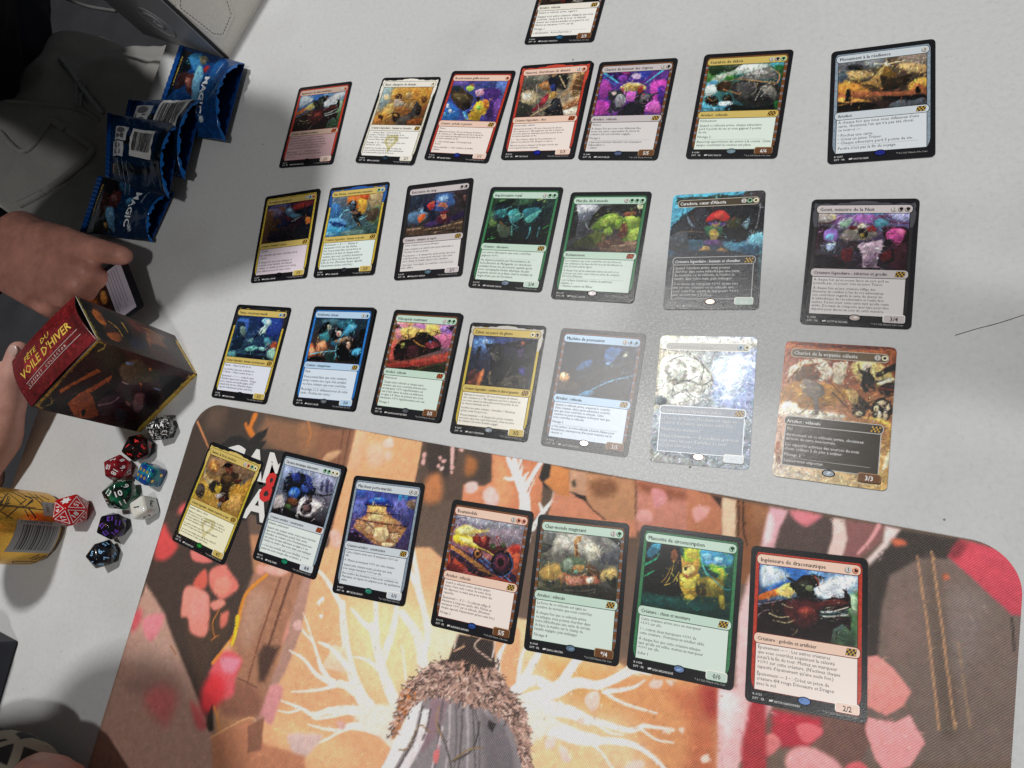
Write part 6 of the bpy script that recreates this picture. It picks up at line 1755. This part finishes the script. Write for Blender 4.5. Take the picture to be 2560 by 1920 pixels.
# ---------------------------------------------------------------- booster packs
blue = material('blue_wrapper', attr=True, rough=.2, spec=.7, metal=.2, bump=.7, bscale=170); inside = material('silver_wrapper_inside', base=(.10, .11, .13), rough=.35, metal=.6)
def pack(q, base, thick, openh, key, label, seed, barcode=None, words=None):
    q = [Vector(p) for p in q]; nx, ny = 90, 56
    Wm = ((q[1] - q[0]).length + (q[2] - q[3]).length) / 2 / MM; Hm = ((q[3] - q[0]).length + (q[2] - q[1]).length) / 2 / MM
    r = empty('booster_pack', (sum(p.x for p in q) / 4, sum(p.y for p in q) / 4, 0)); tag(r, label, 'card pack', 'opened blue booster packs in an overlapping heap'); org = r.location.copy()
    I = paint(ART[key], Wm, Hm, max(Wm / nx, .8), seed, warp=.4, detail=.2) * .80 + np.array([.05, .22, .32]) * .20; h, w, _ = I.shape; wr = fbm(h, w, 12, seed, 4)
    def pos(u, v, top, k=None):
        p = (q[0] * (1 - u) + q[1] * u) * (1 - v) + (q[3] * (1 - u) + q[2] * u) * v
        bul = max(0., math.sin(math.pi * min(max(v, 0), 1))) ** .7; ru = min(1, max(0, (u - .06) / .22)); ru = ru * ru * (3 - 2 * ru); ro = max(0, (u - .62) / .38) ** 1.4
        z = base + (thick * ru * bul + (openh - thick) * ro * bul if top else -.3 - 2 * ro * bul * 0)
        if k is not None: z += wr[k] * 3.0 * ru * (.4 + bul)
        return Vector((p.x, p.y, z * MM)) - org
    for nm, top, mt_ in (('front_wrapper', True, blue), ('back_wrapper', False, blue)):
        V = [pos(j / (w - 1), i / (h - 1), top, (i, j) if top else None) for i in range(h) for j in range(w)]
        idx = np.arange(h * w).reshape(h, w); F = np.stack([idx[1:, :-1], idx[1:, 1:], idx[:-1, 1:], idx[:-1, :-1]], -1).reshape(-1, 4).tolist()
        o = mesh(nm, V, F, r, mt_, lin(I.reshape(-1, 3), 1.15) if top else hexc('0c3a78'), True); o.data.materials.append(inside)
        s_ = o.modifiers.new('thick', 'SOLIDIFY'); s_.thickness = .0005; s_.offset = 1 if top else -1; s_.material_offset = 1
    # torn rim at the open end
    rim = []; rr = random.Random(seed)
    V = []; F = []
    for i in range(ny + 1):
        v = i / ny; a = pos(1, v, True); jag = .002 + .0016 * math.sin(v * 23 + seed) + .0012 * math.sin(v * 61) + rr.uniform(0, .0012); dx = (q[1] - q[0]).normalized() * jag; V += [a, a + dx + Vector((0, 0, -.001 * rr.random()))]
    F = [(2 * i, 2 * i + 1, 2 * i + 3, 2 * i + 2) for i in range(ny)]; o = mesh('torn_edge', V, F, r, blue, hexc('1a68b8')); o.modifiers.new('thick', 'SOLIDIFY').thickness = .0004
    # crimped seal at the closed end: ridges
    V = []; F = []; nr = 14
    for i in range(nr * 2 + 1):
        v = i / (nr * 2); z = Vector((0, 0, .0006 if i % 2 else 0)); V += [pos(0, v, True) + z + Vector((0, 0, .0008)), pos(.065, v, True) + z + Vector((0, 0, .0008))]
    F = [(2 * i, 2 * i + 1, 2 * i + 3, 2 * i + 2) for i in range(nr * 2)]; o = mesh('crimp_seal', V, F, r, blue, hexc('0e4488')); o.modifiers.new('thick', 'SOLIDIFY').thickness = .0004
    def on(u, v, lift): 
        i, j = min(h - 1, max(0, int(v * (h - 1)))), min(w - 1, max(0, int(u * (w - 1)))); return pos(u, v, True, (i, j)) + Vector((0, 0, lift * MM))
    if barcode:
        for (u0, v0, u1_, v1_, bars) in barcode:
            mb = MB(); n = 14; mV = []
            for a in range(n + 1):
                for b_ in range(n + 1): mV.append(on(u0 + (u1_ - u0) * a / n, v0 + (v1_ - v0) * b_ / n, .9) / MM)
            mb.add([tuple(p) for p in mV], [(a * (n + 1) + b_, (a + 1) * (n + 1) + b_, (a + 1) * (n + 1) + b_ + 1, a * (n + 1) + b_ + 1) for a in range(n) for b_ in range(n)], (.55, .55, .55) if bars else (.45, .46, .48))
            if bars:
                v = u0 + .10 * (u1_ - u0)
                while v < u1_ - .1 * (u1_ - u0):
                    d = rr.choice((.005, .008, .014)); us = np.linspace(v0 + .12 * (v1_ - v0), v0 + .80 * (v1_ - v0), 8)
                    mV = [tuple(on(v + b_, a, 1.3) / MM) for a in us for b_ in (0, d)]; mb.add(mV, [(2 * k + 1, 2 * k + 3, 2 * k + 2, 2 * k) for k in range(7)], (.03, .03, .03)); v += d + rr.choice((.006, .01, .014))
            else:
                a_, b_ = (u0 + u1_) / 2, (v0 + v1_) / 2; du, dv = (u1_ - u0) * .3, (v1_ - v0) * .22
                mb.add([tuple(on(a_ + du * math.cos(q_), b_ - dv + dv * math.sin(q_), 1.3) / MM) for q_ in np.linspace(0, 6.28, 11)[:-1]], [tuple(range(10))], (.1, .1, .11)); mb.add([tuple(on(a_ + du * c_, b_ + dv * s_, 1.3) / MM) for c_, s_ in ((-1, .1), (1, .1), (1, 1.6), (-1, 1.6))], [(0, 1, 2, 3)], (.08, .08, .09))
            mb.build('barcode_label' if bars else 'recycling_mark', r, lab)
    for (body, u, v, size, col, bold) in (words or ()):
        V, F = text(body, size, bold, 1.0, 2); mV = [tuple(on(u + p[1] / Wm, v + p[0] / Hm, 1.1) / MM) for p in V]; mb = MB(); mb.add(mV, F, col); mb.build('wrapper_lettering', r, M['ink'])
    return r
WD = lambda o: [('MAGIC', .63, .32, 14, (.75, .8, .85), .02), ('AETHERDRIFT', .095, .12, 5.6, (.42, .30, .05), .02), ('15 CARTES', .79, .10, 3.4, (.5, .6, .7), .0)]
pack([(-0.4927, 0.2575, 0.0080), (-0.3774, 0.2188, 0.0080), (-0.3948, 0.1664, 0.0050), (-0.5011, 0.1906, 0.0050)], 4, 8, 15, 'KD', 'blue card pack with red haired art, nearest the hand and lowest of the heap', 41, words=[('MAGIC', .64, .16, 13, (.75, .8, .85), .02)] + WD(0)[1:])
pack([(-0.4045, 0.4003, 0.0140), (-0.3082, 0.3518, 0.0140), (-0.3169, 0.2638, 0.0080), (-0.4213, 0.2979, 0.0080)], 8, 9, 22, 'KA', 'blue card pack with red haired art leaning on the white deck box', 42, words=WD(0))
pack([(-0.4573, 0.3384, 0.0200), (-0.3489, 0.3142, 0.0200), (-0.3540, 0.2248, 0.0100), (-0.4547, 0.2630, 0.0160)], 14, 8, 18, 'KB', 'blue card pack showing its barcode, in the middle behind the other barcode pack', 43, barcode=[(.50, .02, .92, .50, 1), (.16, .12, .42, .42, 0)])
pack([(-0.4709, 0.3177, 0.0280), (-0.3610, 0.2804, 0.0280), (-0.3571, 0.1980, 0.0200), (-0.4515, 0.2375, 0.0260)], 24, 7, 16, 'KC', 'blue card pack with barcode and small print, on top of the heap', 44, barcode=[(.44, .20, .80, .62, 1), (.12, .44, .34, .66, 0), (.16, .2, .38, .42, 0)], words=[('12 cartes à jouer et à collectionner', .40, .70, 2.6, (.25, .3, .36), 0), ('Assortiment variable selon le paquet', .33, .70, 2.6, (.25, .3, .36), 0), ('Fabriqué en Belgique', .26, .70, 2.6, (.25, .3, .36), 0)])

# ---------------------------------------------------------------- white deck box with a grey end
db_ = empty('deck_box', (-.3405, .372, 0), math.atan2(.888, .459)); tag(db_, 'white stitched deck box with a grey end and round emblem, at the top edge', 'deck box')
cream = material('cream_leatherette', base=(.80, .77, .70), rough=.5, bump=.5, bscale=700, noise=.08, nscale=500); grey = material('grey_leatherette', base=(.36, .36, .37), rough=.45, bump=.3, bscale=900); thread = material('stitch_thread', base=(.09, .085, .08), rough=.7); seamk = material('dark_seam', base=(.012, .012, .013), rough=.7)
DW, DL, DH = 155., 130., 135.     # local x runs along the white side, local y along the grey end
bm_ = MB(); slab(bm_, rrect(2, 0, DL, DW, 3), .2, DH, (.5, .5, .5)); o = bm_.build('box_shell', db_, cream)
bm_ = MB(); bm_.box(-1.6, 3, .2, 2.0, DW - 2, DH, (.2, .2, .2)); o = bm_.build('end_panel', db_, grey); o.modifiers.new('bevel', 'BEVEL').width = .0012
bm_ = MB(); bm_.box(-.6, .0, .2, 1.9, 2.9, DH, (.02, .02, .02)); bm_.box(-.6, DW - 1.9, .2, 1.9, DW, DH, (.02, .02, .02)); bm_.build('seam', db_, seamk)
PX = [(2.2,70.4), (6.4,24.4), (14.0,15.4), (39.3,18.4), (49.6,34.4), (45.1,65.0), (22.2,81.5)]
bm_ = MB(); pts = [(p[0] * 1, p[1]) for p in PX]; V = [(x, -.9, z) for x, z in pts] + [(x, .2, z) for x, z in pts]; n = len(pts); bm_.add(V, [tuple(range(n))] + [(i, n + i, n + (i + 1) % n, (i + 1) % n) for i in range(n)], (.5, .5, .5)); bm_.build('side_panel', db_, cream)
bm_ = MB(); c0 = np.mean(PX, 0)
for i in range(n):
    a = np.array(PX[i]); b_ = np.array(PX[(i + 1) % n]); a = a + (c0 - a) / np.linalg.norm(c0 - a) * 4; b_ = b_ + (c0 - b_) / np.linalg.norm(c0 - b_) * 4; ln_ = np.linalg.norm(b_ - a); d = (b_ - a) / ln_; nn = np.array((-d[1], d[0])) * .35
    for s in np.arange(0, ln_ - 2, 3.4):
        p0 = a + d * s; p1 = a + d * (s + 2.2); bm_.add([(p0[0] - nn[0], -1.1, p0[1] - nn[1]), (p1[0] - nn[0], -1.1, p1[1] - nn[1]), (p1[0] + nn[0], -1.1, p1[1] + nn[1]), (p0[0] + nn[0], -1.1, p0[1] + nn[1])], [(0, 1, 2, 3)], (.1, .1, .1))
o = bm_.build('stitching', db_, thread); o['kind'] = 'stuff'
ly, lz = (73.5, 38.7)
tube([(-.0019, (ly + 20 * math.cos(a)) * MM, (lz + 20 * math.sin(a)) * MM) for a in np.linspace(0, 6.3, 26)], .0008, db_, 'emblem_ring', grey)
tube([(-.0019, (ly + q * math.cos(a)) * MM, (lz + q * math.sin(a)) * MM) for a, q in zip(np.linspace(.4, 6.6, 18), np.linspace(15, 2.5, 18))], .0014, db_, 'emblem_swirl', grey)

# ---------------------------------------------------------------- navy box at the left edge
nb = empty('navy_box', (-.4632, -.2161, 0)); tag(nb, 'dark navy storage box, only its corner showing at the left edge', 'box')
navy = material('navy_leatherette', base=(.008, .010, .022), rough=.5, bump=.4, bscale=700)
d1 = np.array((-.974, .226)); d2 = np.array((-.110, -.994)); mb = MB()
for z0, z1 in ((.2, 48), (49, 72)):
    g = 0 if z0 < 1 else 1.2
    Q = [d1 * -g + d2 * -g, d1 * 90 + d2 * -g, d1 * 90 + d2 * 56, d1 * -g + d2 * (56 + g)]; slab(mb, [tuple(p) for p in Q], z0, z1, (.01, .01, .02)); o = mb.build('box_base' if z0 < 1 else 'box_lid', nb, navy); o.modifiers.new('bevel', 'BEVEL').width = .0018; mb = MB()

# ---------------------------------------------------------------- a hair on the table
hairm0 = material('loose_hair', base=(.15, .13, .12), rough=.6)
tube([(0.2821, 0.0159, 0.0004), (0.2930, 0.0190, 0.0004), (0.3052, 0.0219, 0.0005), (0.3214, 0.0270, 0.0004)], .00017, None, 'hair_strand', hairm0, 5, .00013); hs = bpy.data.objects['hair_strand']; tag(hs, 'loose dark hair lying on the bare table at the right edge', 'hair')

# ---------------------------------------------------------------- people
skin = material('skin', base=(.55, .255, .195), rough=.45, spec=.4, noise=.30, nscale=38, bump=.9, bscale=330, sss=.12)
skin2 = material('pale_skin', base=(.56, .30, .245), rough=.45, spec=.4, noise=.20, nscale=38, bump=.7, bscale=330, sss=.12)
blackc = material('black_jersey', base=(.006, .006, .008), rough=.9, noise=.3, nscale=900); navyc = material('navy_jersey', base=(.007, .008, .020), rough=.9, noise=.3, nscale=900)
fleece = material('grey_fleece', base=(.31, .30, .28), rough=.95, noise=.35, nscale=1400, bump=.6, bscale=900); hairm = material('brown_hair', base=(.03, .02, .012), rough=.6)
def V3(*a): return Vector(a)
pa = empty('person', (-.80, .40, -.45)); tag(pa, 'person in a dark top and grey joggers holding a card, seated at the upper left', 'person')
inv = -pa.location
def rel(caps): return [(Vector(a) + inv, Vector(b) + inv, r0, r1) for a, b, r0, r1 in caps]
wr = Vector((-0.5519, 0.1529, 0.0420)); k1 = Vector((-0.4288, 0.1225, 0.0380)); k2 = Vector((-0.4389, 0.1112, 0.0360)); k3 = Vector((-0.4589, 0.1016, 0.0320)); k4 = Vector((-0.4844, 0.0960, 0.0270))
th0 = Vector((-0.4937, 0.1613, 0.0420)); th1 = Vector((-0.4557, 0.1543, 0.0440)); th2 = Vector((-0.4160, 0.1425, 0.0400)); th3 = Vector((-0.3914, 0.1373, 0.0330))
sh = V3(-.41, .24, .34); el = V3(-.64, .17, .10)
caps = [(el, wr + V3(-.03, .012, .002), .042, .030), (wr + V3(-.03, .012, .002), wr, .030, .029), (sh, el, .055, .045), (sh, V3(-.62, .44, .30), .05, .05), (V3(-.50, .32, .33), V3(-.36, .30, .42), .055, .05), (V3(-.34, .30, .44), V3(-.30, .295, .48), .088, .085), (V3(-.52, .34, .32), V3(-.96, .64, -.04), .09, .08), (V3(-.62, .44, .30), V3(-.78, .62, .08), .055, .045), (V3(-.78, .62, .08), V3(-.80, .60, .05), .042, .04),
        (wr + V3(0, .016, 0), k1, .025, .0135), (wr + V3(0, .008, 0), k2, .026, .0135), (wr, k3, .026, .0130), (wr + V3(0, -.012, -.004), k4, .023, .0115), (k1, k4, .0125, .0105), (wr + V3(.02, .02, 0), th0, .026, .019), (th0, th1, .021, .0155), (th1, th2, .0145, .0118), (th2, th3, .0120, .0098), (th0, k1 + (th1 - k1) * .3, .018, .012)]
for k, dx in ((k1, 1.0), (k2, 1.08), (k3, 1.0), (k4, .85)):       # fingers folded under the hand
    p1 = k + V3(.007, -.004, -.022) * dx; p2 = p1 + V3(-.020, .003, -.009); p2.z = max(p2.z, .009); p3 = p2 + V3(-.018, .008, .001)
    caps += [(k, p1, .0115, .0098), (p1, p2, .0098, .0085), (p2, p3, .0085, .0075)]
flesh('body', rel(caps), .0026, pa, skin, 5)
cu = wr + (el - wr).normalized() * .028
flesh('sweater', rel([(V3(-.53, .34, .31), V3(-.93, .62, .02), .14, .12), (sh, V3(-.62, .44, .30), .095, .095), (sh, el, .082, .066), (el, cu, .062, .043), (cu + V3(0, .02, 0), cu + V3(0, -.022, -.004), .034, .032), (V3(-.62, .44, .30), V3(-.78, .62, .08), .085, .07), (V3(-.78, .62, .08), V3(-.86, .53, -.04), .06, .05)]), .006, pa, blackc, 6, (.012, .05))
flesh('shirt_hem', rel([(V3(-.93, .61, -.03), V3(-1.0, .74, -.03), .12, .13)]), .008, pa, navyc, 6, (.015, .06))
flesh('trousers', rel([(V3(-.84, .34, -.24), V3(-.58, .20, -.20), .13, .105), (V3(-.84, .56, -.25), V3(-.50, .47, -.21), .13, .105), (V3(-.86, .36, -.22), V3(-.86, .56, -.22), .14, .14), (V3(-.58, .20, -.20), V3(-.60, .18, -.62), .10, .07), (V3(-.50, .47, -.21), V3(-.55, .46, -.62), .10, .07)]), .008, pa, fleece, 6, (.022, .07))
def drape(pts, target, lift):          # a run of points let down on the cloth along the line of sight
    bpy.context.view_layer.update(); dg = bpy.context.evaluated_depsgraph_get(); o = cam.matrix_world.translation; out = []; mi = target.matrix_world.inverted()
    for p in catmull(pts, False, 6):
        d = (Vector(p) - o).normalized(); hit, q, n, _ = target.ray_cast(mi @ o, d)
        out.append(tuple(q + n * lift) if hit else tuple(Vector(p) + inv))
    return out
lapo = [o for o in COL.objects if o.name.startswith('trousers') and o.parent == pa][0]
tube(drape([(-0.8804, 0.4603, -0.0950), (-0.8075, 0.4102, -0.0920), (-0.7513, 0.4463, -0.0850)], lapo, .001), .0042, pa, 'pocket_seam', fleece)
tube(drape([(-0.7531, 0.4466, -0.0850), (-0.6864, 0.4028, -0.0880), (-0.6648, 0.3795, -0.0920), (-0.7315, 0.3410, -0.0950), (-0.7909, 0.3247, -0.0950)], lapo, .001), .0055, pa, 'pocket_seam', fleece)
tube(drape([(-0.8749, 0.5075, -0.0850), (-0.7688, 0.4752, -0.0850), (-0.7016, 0.4537, -0.0880), (-0.6616, 0.4318, -0.0920)], lapo, .0005), .003, pa, 'fly_seam', fleece)
cord = material('grey_drawstring', base=(.30, .31, .30), rough=.9); pipe_ = material('grey_piping', base=(.12, .12, .12), rough=.8)
tube(drape([(-0.7415, 0.5320, -0.0700), (-0.7056, 0.4980, -0.0720), (-0.6868, 0.4787, -0.0740), (-0.6332, 0.4252, -0.0780)], lapo, .003), .0032, pa, 'drawstring', cord)
for k in range(9):
    rk = random.Random(k); tube(drape([(-0.6898, 0.4843, -0.0720), tuple(Vector((-0.6874, 0.4694, -0.0760)) + V3(rk.uniform(-.010, .010), rk.uniform(-.008, .008), 0)), tuple(Vector((-0.6780, 0.4481, -0.0760)) + V3(rk.uniform(-.02, .02), rk.uniform(-.012, .012), 0))], lapo, .004), .0016, pa, 'tassel_thread', cord, 5, .0008)
def rl(pts): return [Vector(p) + inv for p in pts]
flesh('hair', rel([(V3(-.35, .305, .45), V3(-.32, .30, .50), .092, .090)]), .006, pa, hairm, 3)
tube(rl([(-0.7065, 0.5946, -0.0300), (-0.6375, 0.5527, -0.0250), (-0.5761, 0.5263, -0.0250)]), .0022, pa, 'jacket_piping', pipe_)

# the card held in that hand
hc = empty('trading_card', (0, 0, 0)); tag(hc, 'dark card held under the thumb, half hidden by the red lidded box', 'card')
a0 = Vector((-0.3929, 0.1353, 0.0260)); a1 = Vector((-0.3713, 0.0968, 0.0200)); ctr = (a0 + a1) / 2; xd = (a1 - a0); xd.z *= 1; xd.normalize(); yd = Vector((0, 0, 1)).cross(xd).normalized(); zd = xd.cross(yd)
if yd.dot(Vector((-1, 0, 0))) < 0: yd = -yd; zd = -zd
mw_ = Matrix((xd, yd, xd.cross(yd))).transposed().to_4x4(); mw_.translation = ctr + yd * .044; hc.matrix_world = mw_
flip = 1 if xd.cross(yd).z > 0 else -1
zz = lambda z: z * flip
mb = MB(); slab(mb, rrect(-31.5, -44, 31.5, 44, 3), -.16, .16, BLACK); mb.build('card_body', hc, M['print'])
mb = MB(); mb.rect(-26.5, -36, 26.5, -13, zz(.20), hexc('b0a8b4'))
for k in range(5): mb.rect(-24, -17 - k * 3.2, 20 - 4 * (k % 3), -16.4 - k * 3.2, zz(.22), hexc('6a6470'))
mb.build('text_box', hc, M['print'])
I = paint(ART['HC'], 52.8, 46, .8, 9, warp=.3, detail=.25); print_grid('art_panel', I[:, ::1], -26.4, 34, 52.8, 46, zz(.20), hc, M['print'])

pb = empty('person', (-.70, -.30, -.45)); tag(pb, 'neighbour in a black and white sleeve, hand on the card box, at the lower left', 'person')
inv = -pb.location
t3 = Vector((-0.4794, 0.0434, 0.0500)); t2 = Vector((-0.4852, 0.0222, 0.0460)); t1 = Vector((-0.4975, -0.0051, 0.0360)); t0 = Vector((-0.5157, -0.0332, 0.0280)); wb = Vector((-0.5469, -0.0718, 0.0300)); kb = Vector((-0.5598, 0.0087, 0.0340))
el2 = V3(-.74, -.12, .04); s2 = V3(-.72, -.14, .30); hd = V3(-.315, -.165, .43)
ar = [(-0.2768, -0.3513, 0.0420), (-0.3377, -0.3134, 0.0440), (-0.4083, -0.3189, 0.0460)]
caps = [(t2, t3, .0118, .0095), (t1, t2, .0150, .0122), (t0, t1, .021, .0145), (wb, t0, .026, .022), (wb, kb, .026, .016), (kb, t1, .016, .013), (el2, wb, .040, .027), (s2, el2, .05, .042), (s2, V3(-.70, -.45, .30), .05, .05), (V3(-.70, -.30, .28), hd + V3(-.05, -.02, -.06), .06, .05), (hd, hd + V3(.03, .0, .05), .088, .085), (V3(-.70, -.30, .28), V3(-.78, -.32, -.05), .10, .11),
        (V3(-.70, -.45, .30), V3(-.62, -.46, .10), .05, .042), (V3(-.62, -.46, .10), Vector(ar[2]), .042, .034), (Vector(ar[2]), Vector(ar[1]), .034, .031), (Vector(ar[1]), Vector(ar[0]), .031, .027)]
for k in range(4):      # four fingers of the hand behind the box
    b0 = kb + V3(-.004 - .016 * k, -.002 - .003 * k, -.006 - .004 * k); b1 = b0 + V3(.008, .022 - .003 * k, -.006); b2 = b1 + V3(.008, .010, -.004); b3 = b2 + V3(.006, .004, 0)
    b3.z = max(b3.z, .009); caps += [(wb + V3(0, 0, -.006 * k), b0, .018, .012), (b0, b1, .0105, .0095), (b1, b2, .0092, .0082), (b2, b3, .0080, .0070)]
wr2 = Vector(ar[0])
for k in range(4):      # resting hand below the frame
    b0 = wr2 + V3(.03, -.075 + .012 * k, -.012); b1 = b0 + V3(.015, -.035, -.006); b2 = b1 + V3(.006, -.022, -.010); caps += [(wr2, b0, .020, .0125), (b0, b1, .010, .009), (b1, b2, .009, .0075)]
caps += [(wr2, wr2 + V3(.05, -.03, -.012), .020, .0135), (wr2 + V3(.05, -.03, -.012), wr2 + V3(.075, -.06, -.02), .012, .0085)]
flesh('body', [(Vector(a) + inv, Vector(b) + inv, r0, r1) for a, b, r0, r1 in caps], .0028, pb, skin2, 4)
nm = material('thumb_nail', base=(.55, .36, .31), rough=.3, spec=.5)
tn = t3 + inv + V3(.0035, -.003, .0072); bm = bmesh.new(); bmesh.ops.create_uvsphere(bm, u_segments=14, v_segments=8, radius=1); d = (t3 - t2).normalized(); sd = d.cross(V3(.3, 0, 1)).normalized(); ud = sd.cross(d)
for v in bm.verts: v.co = tn + sd * v.co.x * .0052 + d * v.co.y * .0062 + ud * v.co.z * .0012
me = bpy.data.meshes.new('thumb_nail'); bm.to_mesh(me); bm.free(); link('thumb_nail', me, pb, nm, None, True)
pat = material('black_white_print_cloth', base=(.02, .02, .022), rough=.85); nt = pat.node_tree; N = nt.nodes; L = nt.links; tc = [n for n in N if n.type == 'TEX_COORD'][0]
vo = N.new('ShaderNodeTexVoronoi'); vo.feature = 'DISTANCE_TO_EDGE'; vo.inputs['Scale'].default_value = 38; L.new(tc.outputs['Object'], vo.inputs['Vector']); rp = N.new('ShaderNodeValToRGB'); rp.color_ramp.elements[0].position = .10; rp.color_ramp.elements[0].color = (.30, .28, .22, 1); rp.color_ramp.elements[1].position = .14; rp.color_ramp.elements[1].color = (.008, .008, .010, 1); L.new(vo.outputs['Distance'], rp.inputs[0]); L.new(rp.outputs[0], N['Principled BSDF'].inputs['Base Color'])
flesh('patterned_shirt', [(Vector(a) + inv, Vector(b) + inv, r0, r1) for a, b, r0, r1 in [(V3(-.70, -.30, .26), V3(-.80, -.32, -.06), .16, .17), (s2, V3(-.70, -.45, .30), .085, .085), (s2, el2, .075, .062), (el2, wb + (el2 - wb) * .25, .056, .042), (V3(-.70, -.45, .30), V3(-.62, -.46, .10), .078, .066), (V3(-.62, -.46, .10), Vector(ar[2]) + V3(-.005, 0, .0), .06, .046), (Vector(ar[2]) + V3(-.005, 0, 0), Vector((-0.3791, -0.3127, 0.0460)), .046, .042)]], .006, pb, pat, 5, (.008, .05))
flesh('hair', [(hd + inv + V3(-.01, .0, .0), hd + inv + V3(.02, 0, .045), .091, .088)], .006, pb, hairm, 3)
flesh('trousers', [(V3(-.84, -.22, -.25) + inv, V3(-.60, -.22, -.22) + inv, .12, .10), (V3(-.84, -.42, -.25) + inv, V3(-.60, -.42, -.22) + inv, .12, .10), (V3(-.60, -.22, -.22) + inv, V3(-.62, -.22, -.62) + inv, .09, .07), (V3(-.60, -.42, -.22) + inv, V3(-.62, -.42, -.62) + inv, .09, .07)], .008, pb, blackc, 4)

# ---------------------------------------------------------------- the phone the picture is taken with, and the hand round it
ph = empty('phone', cam.matrix_world.translation); ph.matrix_world = cam.matrix_world.copy(); tag(ph, 'black phone held above the table by the photographer', 'phone')
phm = material('black_phone_glass', base=(.01, .01, .012), rough=.3)
mb = MB(); slab(mb, rrect(-30, -48, 130, 28, 9), 7, 15, (.01, .01, .01)); mb.build('phone_body', ph, phm)
mb = MB(); slab(mb, rrect(-127, -44, -33, 24, 4), 15.1, 15.3, (.02, .02, .02)) if False else slab(mb, rrect(-26, -44, 126, 24, 5), 15.05, 15.3, (.02, .02, .02)); mb.build('screen', ph, phm)
pc = empty('person', (.75, -.40, -.45)); tag(pc, 'photographer reaching in from the right with the phone', 'person'); inv = -pc.location
cw = cam.matrix_world; g0 = cw @ V3(.135, -.01, .012); wq = cw @ V3(.20, -.03, .05); eq = V3(.60, -.22, .34); sq = V3(.72, -.42, .60)
caps = [(g0, wq, .028, .029), (wq, eq, .030, .042), (eq, sq, .045, .055), (sq, V3(.72, -.75, .60), .05, .05), (V3(.74, -.58, .60), V3(.70, -.56, .80), .06, .05), (V3(.69, -.56, .83), V3(.68, -.56, .90), .09, .085), (V3(.74, -.58, .60), V3(.80, -.60, .0), .11, .12)]
for k in range(4):
    b0 = cw @ V3(.125, .020 - .016 * k, -.002); b1 = cw @ V3(.100, .022 - .016 * k, .001); caps += [(g0, b0, .018, .010), (b0, b1, .0095, .008)]
caps += [(g0, cw @ V3(.115, .03, .025), .018, .012), (cw @ V3(.115, .03, .025), cw @ V3(.085, .01, .026), .011, .009)]
flesh('body', [(Vector(a) + inv, Vector(b) + inv, r0, r1) for a, b, r0, r1 in caps], .004, pc, skin2, 3)
flesh('sweater', [(Vector(a) + inv, Vector(b) + inv, r0, r1) for a, b, r0, r1 in [(V3(.74, -.58, .56), V3(.80, -.60, .0), .16, .17), (sq, V3(.72, -.75, .60), .085, .085), (sq, eq, .078, .062), (eq, wq + (eq - wq) * .25, .056, .042)]], .008, pc, navyc, 4)
bpy.data.objects.remove(TO)
